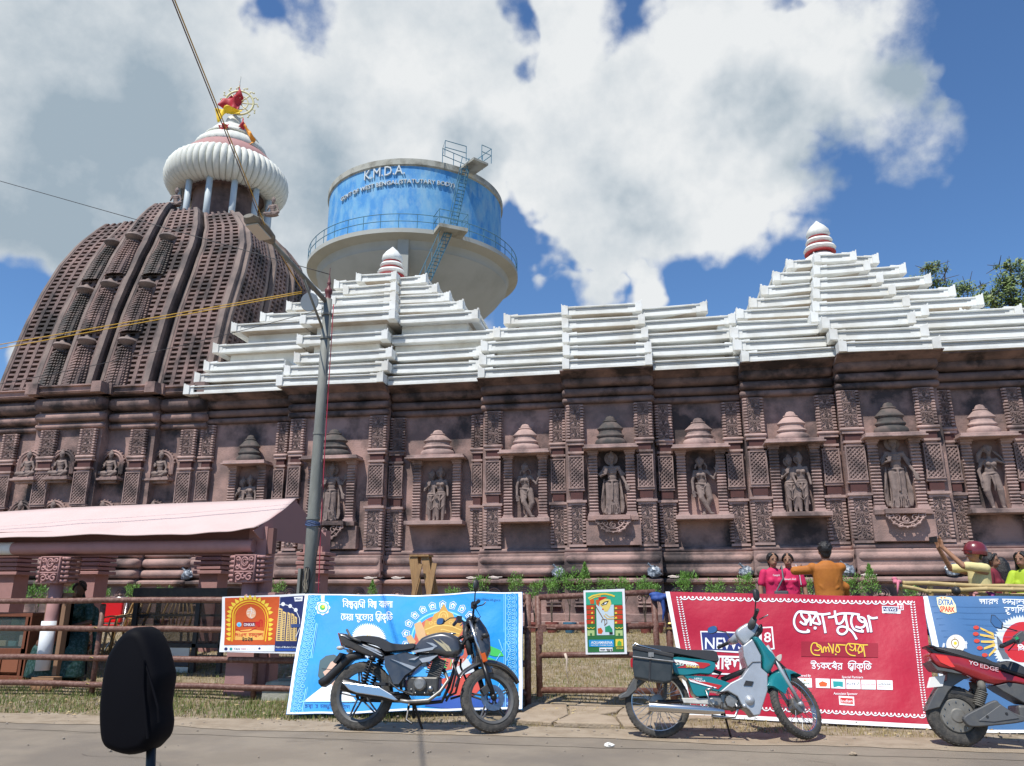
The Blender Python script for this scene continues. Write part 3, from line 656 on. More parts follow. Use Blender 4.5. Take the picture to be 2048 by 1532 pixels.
# miniature towers climbing the ribs
def mini(face, t, z0, z1, off, w, dark):
    b = MB(); n = int((z1 - z0) / .075); k = 9
    def pt(u, z, dpt): p = Vector(tp(face, t, z, off)); s = Vector(FO[(face + 1) % 4]); return p + s * u + Vector(FO[face]) * dpt
    for i in range(n):
        q = i / n; z = z0 + (z1 - z0) * q; ww = w * (1 - .45 * q ** 2.2); h = .048
        for j in range(k):
            u0 = -ww + 2 * ww * j / k; u1 = -ww + 2 * ww * (j + .78) / k; c = 1 - abs(j - (k - 1) / 2) / (k / 2); dp = .07 + .17 * c ** .6
            b.hexa([pt(u0, z, -.02), pt(u1, z, -.02), pt(u1, z, dp), pt(u0, z, dp), pt(u0, z + h, -.02), pt(u1, z + h, -.02), pt(u1, z + h, dp - .02), pt(u0, z + h, dp - .02)])
    b.loft([[pt(-w * .9 * s, z, 0), pt(w * .9 * s, z, 0), pt(w * .6 * s, z, .17 * s + .02), pt(-w * .6 * s, z, .17 * s + .02)] for z, s in [(z0 + (z1 - z0) * i / 6, 1 - .45 * (i / 6) ** 2.2) for i in range(7)]])
    o = b.build('miniature_tower', BLACKST if dark else TST, tower)
    b = MB(); c = pt(0, z1 + .03, .06); b.lathe([(.08, -.05), (.10, 0), (.21, .04), (.25, .10), (.21, .16), (.10, .19), (.07, .24), (.02, .28)], c, 16, rib=.08, ribs=18); b.build('miniature_crown', TSL, o, auto=50)
    b = MB(); b.lathe([(.34, 0), (.36, .03), (.30, .06)], pt(0, z0 - .06, .02), 4, sy=.7); 
for t, off, col in ((-.45, .16, 0), (-.14, .42, 1), (.20, .24, 2)):
    for z0, z1 in ((6.2, 7.55), (7.95, 9.25), (9.7, 10.85)): mini(0, t, z0, z1, off + .06, .33, (z0 > 9 or col == 0) and col != 1)
mini(1, .15, 7.4, 9.6, .36, .25, False)
TXB = TX; TX = -13.1; CK = .875
# neck, posts, ribbed crown
b = MB(); b.lathe([(1.0, 11.9), (1.0, 14.16)], (TX, TY, 0), 32); b.build('neck', TST, tower, auto=40)
b = MB(); b.lathe([(1.0, 13.94), (1.55, 13.96), (1.65, 14.06)], (TX, TY, 0), 40); b.build('crown_soffit', STONE_D, tower, auto=40)
POSTM = mat('pale_blue_post', (.52, .58, .60), .6, col2=(.36, .42, .44), scale=6, stretch=(1, 1, .2))
for k in range(12):
    a = 2 * PI * (k + .35) / 12; b = MB(); b.tube([(TX + 1.42 * math.cos(a), TY + 1.42 * math.sin(a), 11.9), (TX + 1.42 * math.cos(a), TY + 1.42 * math.sin(a), 14.01)], .10, 10); b.build('post', POSTM, tower, smooth=True)
CROWNW = mat('cream_white_plaster', (.66, .67, .61), .7, col2=(.55, .56, .50), scale=3)
b = MB(); nr = 56
for k in range(nr):
    a = 2 * PI * k / nr; ca, sa = math.cos(a), math.sin(a); pts = []
    for i in range(11):
        ph = math.radians(-115 + 230 * i / 10); r = (1.62 + .50 * math.cos(ph)) * CK; z = 14.44 + .52 * math.sin(ph) ; pts.append((TX + r * ca, TY + r * sa, z))
    b = MB(); b.tube(pts, [.085, .096, .10, .105, .108, .108, .105, .10, .096, .09, .08], 8); b.build('crown_lobe', CROWNW, tower, smooth=True)
b = MB(); b.lathe([(1.05, 14.01), (1.68, 14.06), (1.78, 14.44), (1.65, 14.86), (1.5, 14.96)], (TX, TY, 0), 40); b.build('crown_core', CROWNW, tower, smooth=True)
b = MB(); b.lathe([(1.62, 14.92), (1.62, 15.00), (1.42, 15.24), (1.18, 15.48), (1.0, 15.56)], (TX, TY, 0), 48); b.build('pink_cone', PINK, tower, auto=40)
b = MB(); b.lathe([(1.16, 15.46), (1.20, 15.52), (1.12, 15.72), (.95, 15.90), (.78, 15.98), (.7, 16.00)], (TX, TY, 0), 96, rib=.012, ribs=64); b.build('lower_bell', CROWNW, tower, auto=60)
b = MB(); b.lathe([(.74, 15.98), (.88, 16.02), (.88, 16.06), (.76, 16.10), (.72, 16.24), (.58, 16.42), (.34, 16.54), (.22, 16.56)], (TX, TY, 0), 96, rib=.012, ribs=60); b.build('upper_bell', CROWNW, tower, auto=60)
b = MB(); b.lathe([(.30, 16.54), (.32, 16.59), (.22, 16.91), (.10, 17.0), (.04, 17.12)], (TX, TY, 0), 24); b.build('pinnacle', CROWNW, tower, auto=40)
b = MB(); b.tube([(TX, TY, 17.06), (TX + .06, TY, 18.6)], .02, 6); b.build('flag_pole', CROWNW, tower)
# the openwork wheel on top
b = MB(); wc = Vector((TX + .12, TY, 17.55)); th = math.radians(20)
def wp(r, a): return wc + Vector((math.cos(th), math.sin(th), 0)) * r * math.cos(a) + Vector((0, 0, r * math.sin(a)))
YELW = mat('gilded_pale_yellow', (.70, .64, .36), .5)
b.tube([wp(.46, 2 * PI * i / 28) for i in range(29)], .035, 6, False); b.tube([wp(.28, 2 * PI * i / 24) for i in range(25)], .022, 5, False)
for k in range(8): a = 2 * PI * k / 8; b.tube([wp(.08, a), wp(.46, a)], .022, 5)
for k in range(14):
    a = 2 * PI * k / 14; b.tube([wp(.48, a), wp(.58, a + .06), wp(.60, a - .1)], .02, 5); b.ball(wp(.62, a - .12), .035, 6)
b.ball(wp(0, 0), .08, 8); b.build('wheel_emblem', YELW, tower, smooth=True)
def cloth(name, pts0, pts1, m, label, group=None, amp=.08, nu=18, nv=8, seed=0):
    """flag: ruffled sheet between two polylines"""
    b = MB()
    def il(pts, u):
        f = u * (len(pts) - 1); i = min(int(f), len(pts) - 2); return Vector(pts[i]).lerp(Vector(pts[i + 1]), f - i)
    b.grid(lambda u, v: il(pts0, u).lerp(il(pts1, u), v) + Vector((.3 * amp * math.sin(9 * u + seed), amp * math.sin(11 * u + 3 * v + seed) + amp * .6 * math.sin(5 * v + 7 * u), .3 * amp * math.sin(7 * u + seed))), nu, nv)
    o = b.build(name, m, smooth=True); md = o.modifiers.new('solid', 'SOLIDIFY'); md.thickness = .008
    tag(o, label, 'flag', group); return o
REDF = P('red_flag_cloth', (.42, .015, .025), .6); YELF = P('yellow_flag_cloth', (.75, .50, .01), .6); ORF = P('orange_flag_cloth', (.70, .28, .02), .6)
def T(px, py, dy=0): return uy(px, py, TY + dy)
cloth('flag', [T(478, 163), T(470, 190), T(452, 200), T(438, 212)], [T(479, 172), T(486, 196), T(484, 208), T(470, 224)], REDF, 'red flag blowing at the very top of the curved tower', 'flags on the tower', .05)
cloth('flag', [T(438, 200, -.3), T(460, 194, -.3), T(482, 196, -.3)], [T(438, 216, -.3), T(462, 216, -.3), T(478, 222, -.3)], REDF, 'crumpled red flag wrapped over the openwork wheel', 'flags on the tower', .08, seed=2)
cloth('flag', [T(432, 217, -.4), T(450, 214, -.4), T(482, 217, -.4)], [T(436, 244, -.4), T(452, 226, -.4), T(483, 231, -.4)], YELF, 'yellow flag cloth hanging below the red one with a tail at its left', 'flags on the tower', .07, seed=4)
cloth('flag', [T(438, 250, -.9), T(446, 248, -.9), T(458, 247, -.9)], [T(441, 264, -.9), T(448, 267, -.9), T(456, 256, -.9)], REDF, 'small dark red flag draped on the left of the white bell', 'flags on the tower', .04, seed=5)
cloth('flag', [T(484, 234, -.5), T(490, 246, -.5), T(495, 256, -.5)], [T(478, 256, -.5), T(488, 258, -.5), T(494, 262, -.5)], REDF, 'red pennant at the right of the pinnacle', 'flags on the tower', .04, seed=7)
cloth('flag', [T(489, 244, -.6), T(500, 262, -.6), T(510, 276, -.6)], [T(490, 256, -.6), T(499, 274, -.6), T(502, 292, -.6)], ORF, 'orange and maroon flag trailing down the right side of the white bell', 'flags on the tower', .06, seed=9)
# ------------------------------------------------------------------ tower base wall
TB = [(-19.5, -14.59, .35), (-14.59, -12.79, .62), (-12.79, -11.56, .35), (-11.56, -10.40, .12)]
for x0, x1, d in TB:
    yw = 17 - d
    b = MB(); b.box(x0, x1 - .002, yw, 17.9, .4, 6.1); b.build('base_wall', STONE, tower)
    for (z0, z1, pr) in ((5.62, 5.95, .30), (5.36, 5.58, .20), (5.18, 5.32, .12), (2.12, 2.24, .12), (1.88, 2.10, .24), (1.64, 1.85, .27), (1.48, 1.62, .36)):
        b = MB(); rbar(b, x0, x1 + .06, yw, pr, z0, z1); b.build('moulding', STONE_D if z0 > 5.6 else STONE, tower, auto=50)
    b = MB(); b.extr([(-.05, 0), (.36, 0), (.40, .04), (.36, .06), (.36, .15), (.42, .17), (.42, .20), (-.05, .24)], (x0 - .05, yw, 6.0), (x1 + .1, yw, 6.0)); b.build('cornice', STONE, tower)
    b = MB(); b.box(x0 - .1, x0 + .22, yw - .46, yw, 5.985, 6.25); b.build('corner_block', STONE, tower); b = MB(); b.box(x1 - .12, x1 + .14, yw - .46, yw, 5.985, 6.25); b.build('corner_block', STONE, tower)
    b = MB(); b.box(x0, x1, yw - .22, yw, .9, 1.50); b.box(x0, x1, yw - .5, yw, .4, .77); b.build('plinth', STONE, tower)
    for k in range(3):
        xx = x0 + (x1 - x0) * (k + .5) / 3; b = MB(); y = yw - .235
        for a in range(3): b.tube([(xx + (.13 - .04 * a) * math.cos(t), y, 1.30 + (.12 - .04 * a) * math.sin(t)) for t in [PI * q / 8 for q in range(-1, 10)]], .016, 4, False)
        b.ball((xx, y, 1.29), .035, 6, m=4); b.build('rosette', STONE_L, tower)
for a, c, bay in ((-8, 22, 0), (68, 100, 1), (147, 180, 1), (250, 282, 2), (352, 383, 3)):
    yw = 17 - TB[bay][2]; pilaster(tower, uy(a, 960, yw - .1).x, uy(c, 960, yw - .1).x, yw, z=(2.24, 3.05, 3.16, 3.34, 4.12, 4.22, 4.40, 4.50, 5.16))
def arch_niche(par, x, yw, z):
    b = MB()
    for r, t in ((.30, .035), (.24, .028)): b.tube([(x + p[0], yw - .06, z + .34 + p[2]) for p in [(-r, 0, -.28)] + arc(0, 0, r * .95, 180, 0, 12, rx=r) + [(r, 0, -.28)]], t, 6)
    for k in range(13): a = math.radians(180 * k / 12); b.ball((x + .34 * math.cos(a), yw - .06, z + .34 + .32 * math.sin(a)), .028, 5, m=3)
    o = b.build('arch_niche', STONE, par, auto=50)
    b = MB(); b.box(x - .34, x + .34, yw - .26, yw, z - .10, z - .05); b.box(x - .28, x + .28, yw - .20, yw, z - .05, z - .005); b.box(x - .25, x + .25, yw - .15, yw, z - .16, z - .10); b.build('niche_pedestal', STONE_L, o, bevel=.006)
SEATED = []
for px, bay in ((63, 1), (128, 1), (226, 2), (326, 3)):
    yw = 17 - TB[bay][2]; x = uy(px, 930, yw).x; arch_niche(tower, x, yw, 4.02); SEATED.append((x, yw - .10, 4.02)); x2 = uy(px - 14, 1005, yw).x; arch_niche(tower, x2, yw, 2.80); SEATED.append((x2, yw - .10, 2.80))
# ------------------------------------------------------------------ water tank tower far behind
wt = thing('water_tower', 'round blue overhead water tank on a pale concrete cone, behind the temple', 'water tower', (0, 0, 0))
WX, WY, WR = -15.6, 50.0, 6.32
TANKB = mat('faded_blue_paint', (.06, .27, .60), .75, col2=(.16, .40, .64), scale=1.3, amt=.9, lo=.42, hi=.58, stretch=(1, 1, .45), col3=(.26, .46, .62), scale3=1.6, amt3=.6, detail=9, bump=.1)
CONCW = mat('pale_concrete', (.42, .43, .40), .85, col2=(.34, .35, .32), scale=.4, amt=.7, bump=.1)
CONCD = mat('stained_concrete', (.40, .40, .35), .9, col2=(.16, .15, .12), scale=1.2, amt=.8, lo=.45, hi=.65)
BLUEM = mat('blue_steel_rail', (.09, .22, .30), .5)
b = MB(); b.lathe([(WR, 23.9), (WR, 28.95)], (WX, WY, 0), 96); b.build('tank', TANKB, wt, smooth=True)
b = MB(); b.lathe([(WR, 28.9), (WR + .12, 28.98), (WR + .12, 29.4), (WR - .1, 29.48), (0, 29.9)], (WX, WY, 0), 96); b.build('roof_rim', CONCD, wt, auto=30)
b = MB(); b.lathe([(WR - .3, 23.95), (7.55, 23.75), (7.55, 23.45), (6.9, 23.2), (6.75, 22.9), (6.7, 22.6)], (WX, WY, 0), 96); b.build('gallery', CONCW, wt, auto=30)
b = MB(); b.lathe([(6.75, 22.65), (6.2, 21.9), (4.6, 20.2), (3.2, 18.9)], (WX, WY, 0), 96); b.build('cone', CONCW, wt, smooth=True)
b = MB(); b.lathe([(3.25, 19.4), (3.2, .4)], (WX, WY, 0), 48); b.build('shaft', TANKB, wt, smooth=True)
b = MB(); NR = 40
for hh in (.5, 1.0): b.tube([(WX + 7.5 * math.cos(2 * PI * i / 80), WY + 7.5 * math.sin(2 * PI * i / 80), 23.75 + hh) for i in range(81)], .028, 5, False)
for i in range(NR): a = 2 * PI * i / NR; b.tube([(WX + 7.5 * math.cos(a), WY + 7.5 * math.sin(a), 23.75), (WX + 7.5 * math.cos(a), WY + 7.5 * math.sin(a), 24.75)], .025, 4)
o = b.build('gallery_rail', BLUEM, wt)
def cylp(a, r, z): return Vector((WX + r * math.sin(a), WY - r * math.cos(a), z))
def tang(px, py, r):       # angle and height on the drum for a pixel
    rr = ray(px, py); o_ = Vector((-WX, -WY)); d = Vector((rr.x, rr.y)); A = d.dot(d); B_ = 2 * o_.dot(d); Cc = o_.dot(o_) - r * r; D = max(0, B_ * B_ - 4 * A * Cc); t = (-B_ - math.sqrt(D)) / (2 * A)
    x, y, z = rr.x * t, rr.y * t, EYE + rr.z * t; return math.atan2(x - WX, -(y - WY)), z
def ladder(a, c, w, name, rails=True):
    b = MB(); a, c = Vector(a), Vector(c); d = (c - a); n = int(d.length / .28); out = Vector(((a.x - WX), (a.y - WY), 0)).normalized(); sd = Vector((0, 0, 1)).cross(out)
    for s in (-1, 1):
        b.bar(a + sd * w * s, c + sd * w * s, .035, .07); 
        if rails: b.bar(a + sd * w * s + Vector((0, 0, .9)), c + sd * w * s + Vector((0, 0, .9)), .035)
    for i in range(n + 1):
        p = a + d * i / n; b.obox(p, sd * w, out * .05, (0, 0, .010))
        if rails and i % 4 == 0:
            for s in (-1, 1): b.bar(p + sd * w * s, p + sd * w * s + Vector((0, 0, .9)), .03)
    b.build(name, BLUEM, wt)
a1, z1 = tang(893, 452, 7.2); a2, z2 = tang(938, 322, 7.0)
ladder(cylp(a1 + .04, 7.35, 23.75), cylp(a2 - .05, 7.15, 28.9), .24, 'stair')
ladder(cylp(a1 - .02, 8.0, 23.4), cylp(a1 - .26, 8.9, 18.0), .24, 'stair')
b = MB(); c = cylp(a1, 7.9, 23.6); o_ = (c - Vector((WX, WY, 23.6))).normalized(); s_ = Vector((0, 0, 1)).cross(o_); b.obox(c, o_ * .75, s_ * .95, (0, 0, .12)); b.build('landing', CONCD, wt)
b = MB()
for q in (.5, 1.0): b.tube([c - s_ * .95 - o_ * .5 + Vector((0, 0, q + .1)), c - s_ * .95 + o_ * .7 + Vector((0, 0, q + .1)), c + s_ * .95 + o_ * .7 + Vector((0, 0, q + .1)), c + s_ * .95 - o_ * .5 + Vector((0, 0, q + .1))], .028, 5)
for u, v in ((-1, .7), (0, .7), (1, .7), (-1, -.4), (1, -.4)): b.tube([c + s_ * .95 * u + o_ * v, c + s_ * .95 * u + o_ * v + Vector((0, 0, 1.1))], .025, 4)
b.build('landing_rail', BLUEM, wt)
c = cylp(a2 + .03, 7.3, 29.25); o_ = (c - Vector((WX, WY, 29.25))).normalized(); s_ = Vector((0, 0, 1)).cross(o_); b = MB(); b.obox(c, o_ * .8, s_ * .6, (0, 0, .08)); b.build('landing', CONCD, wt)
b = MB()
for q in (.5, 1.0): b.tube([c - s_ * .1 + o_ * 1.0 + Vector((0, 0, q + .1)), c + s_ * .7 + o_ * 1.0 + Vector((0, 0, q + .1)), c + s_ * .7 - o_ * 1.0 + Vector((0, 0, q + .1)), c - s_ * 1.9 - o_ * 1.0 + Vector((0, 0, q + .1)), c - s_ * 2.3 - o_ * .1 + Vector((0, 0, q + .1)), c - s_ * .8 + o_ * .2 + Vector((0, 0, q + .1))], .03, 5)
for u, v in ((-.1, 1), (.7, 1), (.7, 0), (.7, -1), (-1, -1), (-1.9, -1), (-2.3, -.1), (-.8, .2)): b.tube([c + s_ * u + o_ * v, c + s_ * u + o_ * v + Vector((0, 0, 1.1))], .025, 4)
b.build('landing_rail', BLUEM, wt)
b = MB(); a0 = tang(808, 480, 6.6)[0]; b.obox(cylp(a0, 6.62, 22.3), Vector((math.cos(a0), math.sin(a0), 0)) * .35, Vector((math.sin(a0), -math.cos(a0), 0)) * .35, (0, 0, 1.6)); b.build('drain_shaft', CONCW, wt)
TXTW = P('raised_grey_letter', (.55, .60, .62), .6)
def text_mesh(s, size, ext=0, off=0, font=None):
    cu = bpy.data.curves.new('t', 'FONT'); cu.body = s; cu.size = size; cu.extrude = ext; cu.offset = off; cu.resolution_u = 2
    o = bpy.data.objects.new('t', cu); C.objects.link(o); bpy.context.view_layer.update()
    me = bpy.data.meshes.new_from_object(o); v = [tuple(p.co) for p in me.vertices]; f = [tuple(p.vertices) for p in me.polygons]
    bpy.data.objects.remove(o); bpy.data.curves.remove(cu); bpy.data.meshes.remove(me); return v, f
def drum_text(s, px0, px1, py0, size, name):
    aa, za = tang(px0, py0[0], WR); ab, zb = tang(px1, py0[1], WR); v, f = text_mesh(s, size, .06, 0)
    x0 = min(p[0] for p in v); x1 = max(p[0] for p in v); b = MB()
    b.add([cylp(aa + (ab - aa) * (p[0] - x0) / (x1 - x0), WR + .06 + p[2], za + (zb - za) * (p[0] - x0) / (x1 - x0) + p[1]) for p in v], f); b.build(name, TXTW, wt)
drum_text('K.M.D.A.', 730, 810, (362, 349), .98, 'big_lettering')
drum_text("GOVT OF WEST BENGAL(STATUTARY BODY)", 684, 908, (404, 376), .42, 'small_lettering')
# ------------------------------------------------------------------ trees beyond the hall
def leafy(name, label, base, h, clumps, n, lr, group=None, seed=1, lm=None, trunk=.16):
    t = thing(name, label, 'tree', base, group); rr = random.Random(seed); bt = MB(); top = Vector((0, 0, h * .5))
    bt.tube([(0, 0, 0), (.1, 0, h * .25), top], [trunk, trunk * .8, trunk * .55], 8)
    for c, r in clumps:
        c = Vector(c); m = top.lerp(c, .5) + Vector((rr.uniform(-.2, .2), 0, -.2)); bt.tube([top * .8, m, c], [trunk * .45, trunk * .25, .012], 5)
        for _ in range(5):
            e = c + Vector((rr.gauss(0, 1), rr.gauss(0, 1), rr.gauss(0, 1))) * r * .6; bt.tube([c, e], [.02, .008], 4)
    bt.build('trunk', BARK, t)
    vs = []; fs = []; tot = sum(r ** 2 for _, r in clumps)
    for c, r in clumps:
        sub = [Vector(c) + Vector((rr.gauss(0, 1), rr.gauss(0, 1), rr.gauss(0, .8))) * r * .5 for _ in range(max(4, int(9 * r)))]
        for _ in range(int(n * r * r / tot)):
            q = rr.choice(sub); p = q + Vector((rr.gauss(0, 1), rr.gauss(0, 1), rr.gauss(0, 1))) * r * .20
            u = Vector((rr.gauss(0, 1), rr.gauss(0, 1), rr.gauss(0, 1))).normalized(); w = u.orthogonal().normalized(); l = lr * rr.uniform(.6, 1.3); b0 = len(vs)
            vs += [p - u * l, p + w * l * .45, p + u * l, p - w * l * .45]; fs.append((b0, b0 + 1, b0 + 2, b0 + 3))
    me = bpy.data.meshes.new('crown'); me.from_pydata([tuple(v) for v in vs], [], fs); me.materials.append(lm or LEAFT); o = bpy.data.objects.new('crown', me); C.objects.link(o); o.parent = t; return t
def cl(lst, Y, base): return [((uy(px, py, Y + dy) - Vector(base))[:], r) for px, py, dy, r in lst]
B1 = (uy(1890, 640, 30).x, 30, .6); B2 = (uy(2050, 600, 28).x, 28, .6)
leafy('tree', 'sparse dark leafy tree rising behind the right roof, left one of two', B1, uy(1880, 600, 30).z - .6, cl([(1850, 538, 0, .38), (1868, 540, .5, .35), (1890, 548, 0, .42), (1862, 565, 0, .6), (1900, 575, 0, .6), (1935, 582, .3, .5), (1950, 600, 0, .5), (1925, 605, 0, .6), (1840, 575, .2, .4), (1962, 570, 0, .2)], 30, B1), 2600, .075, 'trees behind the hall', 3)
leafy('tree', 'bushier green tree behind the right roof at the right edge', B2, uy(2050, 600, 28).z - .6, cl([(1998, 532, 0, .3), (2022, 545, 0, .45), (2045, 555, 0, .7), (2010, 580, 0, .7), (1985, 605, 0, .6), (2030, 605, 0, .8), (2070, 590, 0, 1.0), (1968, 622, 0, .5), (2095, 560, 0, .9), (2060, 625, 0, .9)], 28, B2), 6500, .08, 'trees behind the hall', 5)
# ------------------------------------------------------------------ bodies: parts are fused by a voxel remesh into one surface
def limb(b, pts, rs, n=10):
    b.tube(pts, rs, n)
    for p, r in zip(pts, rs): b.ball(p, r * .99, n, m=6)
def fuse(b, name, m, parent, vox=.012, it=4, factor=.5):
    o = b.build(name, m, parent); md = o.modifiers.new('r', 'REMESH'); md.mode = 'VOXEL'; md.voxel_size = vox; md.use_smooth_shade = True
    s = o.modifiers.new('s', 'SMOOTH'); s.iterations = it; s.factor = factor; par = o.parent; o.parent = None
    bake_mods(o); o.parent = par; o.data.polygons.foreach_set('use_smooth', [True] * len(o.data.polygons)); return o
def ell(b, c, rx, ry, rz, n=14): b.ball(c, 1, n, (rx, ry, rz), 10)
def hand(b, w, d, s=1.0, pn=(0, -1, 0), curl=.3, spread=1.0):
    """palm and five fingers leaving wrist w along d; pn = palm normal"""
    w, d, pn = Vector(w), Vector(d).normalized(), Vector(pn); pn = (pn - d * pn.dot(d)).normalized(); sd = d.cross(pn); L_ = .085 * s
    b.obox(w + d * L_ * .5, d * L_ * .5, sd * .036 * s, pn * .013 * s); b.ball(w, .024 * s, 8, m=5)
    for k, (u, l) in enumerate(((-.030, .060), (-.010, .072), (.010, .068), (.030, .052))):
        a = w + d * L_ + sd * u * s; d1 = (d + sd * u * 4 * spread + pn * curl * .6).normalized(); m_ = a + d1 * l * .5 * s; d2 = (d1 + pn * curl).normalized(); b.tube([a - d * .01, m_, m_ + d2 * l * .5 * s], [.0095 * s, .0085 * s, .006 * s], 6)
    a = w + d * .02 * s - sd * .033 * s; b.tube([a, a - sd * .03 * s + d * .03 * s, a - sd * .035 * s + d * .062 * s + pn * .01], [.012 * s, .010 * s, .007 * s], 6)
def head(b, c, s=1.0, look=0, tilt=0, nose=True):
    """skull, jaw, nose, ears; faces -Y before turning by look about Z"""
    q = MB(); q.ball((0, .008, .015), 1, 14, (.076, .092, .100), 10); q.ball((0, -.022, -.045), 1, 12, (.056, .062, .068), 8); q.ball((0, -.05, -.085), 1, 8, (.026, .026, .022), 6)
    if nose: q.tube([(0, -.084, .012), (0, -.104, -.022), (0, -.098, -.034)], [.008, .014, .012], 6)
    for k in (-1, 1): q.ball((k * .078, .008, -.008), 1, 8, (.010, .018, .030), 5); q.ball((k * .03, -.075, .02), 1, 6, (.022, .012, .008), 4)
    q.tube([(-.022, -.083, -.055), (0, -.092, -.055), (.022, -.083, -.055)], [.006, .009, .006], 6)
    M = Matrix.Translation(Vector(c)) @ Matrix.Rotation(look, 4, 'Z') @ Matrix.Rotation(tilt, 4, 'X') @ Matrix.Scale(s, 4); q.xf(M); b.add(q.v, q.f); return M
def torso(b, pel, che, nk, sh, w=1.0, bust=0):
    pel, che, nk = Vector(pel), Vector(che), Vector(nk)
    ell(b, pel, .155 * w, .105 * w, .12); ell(b, pel.lerp(che, .5), .128 * w, .092 * w, .15); ell(b, che, .150 * w, .105 * w, .16)
    for s_ in sh: limb(b, [che + Vector((0, 0, .07)), s_], [.085 * w, .058 * w])
    limb(b, [che + Vector((0, .01, .1)), nk, nk + Vector((0, -.01, .08))], [.07, .052, .05])
    if bust:
        for k in (-1, 1): b.ball(che + Vector((k * .068, -.085, .01)), bust, 12)
# ---- stone statues --------------------------------------------------------------
def crown(b, M, h=.20):
    q = MB(); q.lathe([(.096, .03), (.102, .05), (.096, .08), (.085, .085), (.088, .11), (.07, .13), (.05, .16), (.055, .175), (.03, .20), (.012, .23), (.004, .03 + h)], (0, .01, .0), 14); q.xf(M); b.add(q.v, q.f)
def halo(b, M, r=.15):
    q = MB(); q.lathe([(0, .06), (r, .06), (r, .075), (0, .075)], (0, 0, .02), 24, ax=(0, 1, 0)); q.tube([(r * math.cos(2 * PI * i / 24), .06, .02 + r * math.sin(2 * PI * i / 24)) for i in range(25)], .010, 5, False); q.xf(M); b.add(q.v, q.f)
def st_fourarm(b, mirror=1):
    m = mirror; V = lambda x, y, z: (x * m, y, z)
    torso(b, V(.015, 0, .93), V(0, -.01, 1.24), V(0, 0, 1.44), [V(-.19, 0, 1.36), V(.19, 0, 1.36)]); M = head(b, V(0, -.02, 1.60), 1.1, look=.15 * m); crown(b, M, .26); halo(b, M, .17)
    limb(b, [V(-.19, 0, 1.36), V(-.30, -.05, 1.12), V(-.17, -.20, 1.16)], [.055, .045, .032]); hand(b, V(-.17, -.20, 1.16), V(.15, 0, .9), 1.2)
    limb(b, [V(.19, 0, 1.36), V(.30, -.03, 1.08), V(.40, -.10, .86)], [.055, .045, .032]); hand(b, V(.40, -.10, .86), V(.2, -.1, -.9), 1.3)
    limb(b, [V(-.18, .03, 1.36), V(-.36, .03, 1.16), V(-.50, -.02, 1.30)], [.05, .04, .030]); hand(b, V(-.50, -.02, 1.30), V(-.3, 0, .9), 1.2)
    limb(b, [V(.18, .03, 1.36), V(.36, .03, 1.16), V(.46, -.02, 1.32)], [.05, .04, .030]); hand(b, V(.46, -.02, 1.32), V(.1, 0, .9), 1.2)
    limb(b, [V(-.09, 0, .9), V(-.10, -.06, .48), V(-.10, -.02, .06)], [.105, .085, .075]); limb(b, [V(.09, 0, .9), V(.10, -.02, .48), V(.09, -.0, .06)], [.105, .085, .075])
    for k in (-1, 1): b.ball(V(k * .10, -.08, .035), .05, 8, (1, 1.8, .7))
    b.loft([[V(x * s_, y * s_ + .02, z) for x, y in ((-1, 0), (-.5, -.45), (0, -.30), (.5, -.45), (1, 0), (.5, .3), (-.5, .3))] for z, s_ in ((.04, .23), (.4, .20), (.7, .19), (.92, .17))])
    for k in range(-4, 5): b.tube([V(k * .02, -.115, .88), V(k * .036, -.115, .45), V(k * .05, -.12, .06)], [.008, .013, .014], 5)
    b.tube([V(.0, -.12, .98), V(.02, -.15, .75), V(.0, -.16, .42)], [.035, .028, .022], 6)
    for s_ in (-1, 1):       # cloak falling behind both sides
        b.loft([[V(s_ * (.20 + .02 * q), .02, z), V(s_ * (.29 + w), -.01 + .03 * math.sin(z * 9), z), V(s_ * (.30 + w), .05, z), V(s_ * .20, .06, z)] for q, z, w in ((0, 1.05, -.06), (1, .8, -.02), (2, .5, .02), (3, .25, .04), (4, .08, .0))])
    for z, r in ((1.37, .10), (1.30, .12), (1.24, .13)): b.tube([V(r * math.cos(a), -.055 - .06 * abs(math.sin(a)) , z - .05 * abs(math.sin(a))) for a in [PI + PI * i / 8 for i in range(9)]], .011, 5, False)
    b.tube([V(.17 * math.cos(a), -.01 + .115 * math.sin(a), .97) for a in [2 * PI * i / 14 for i in range(15)]], .022, 6, False)
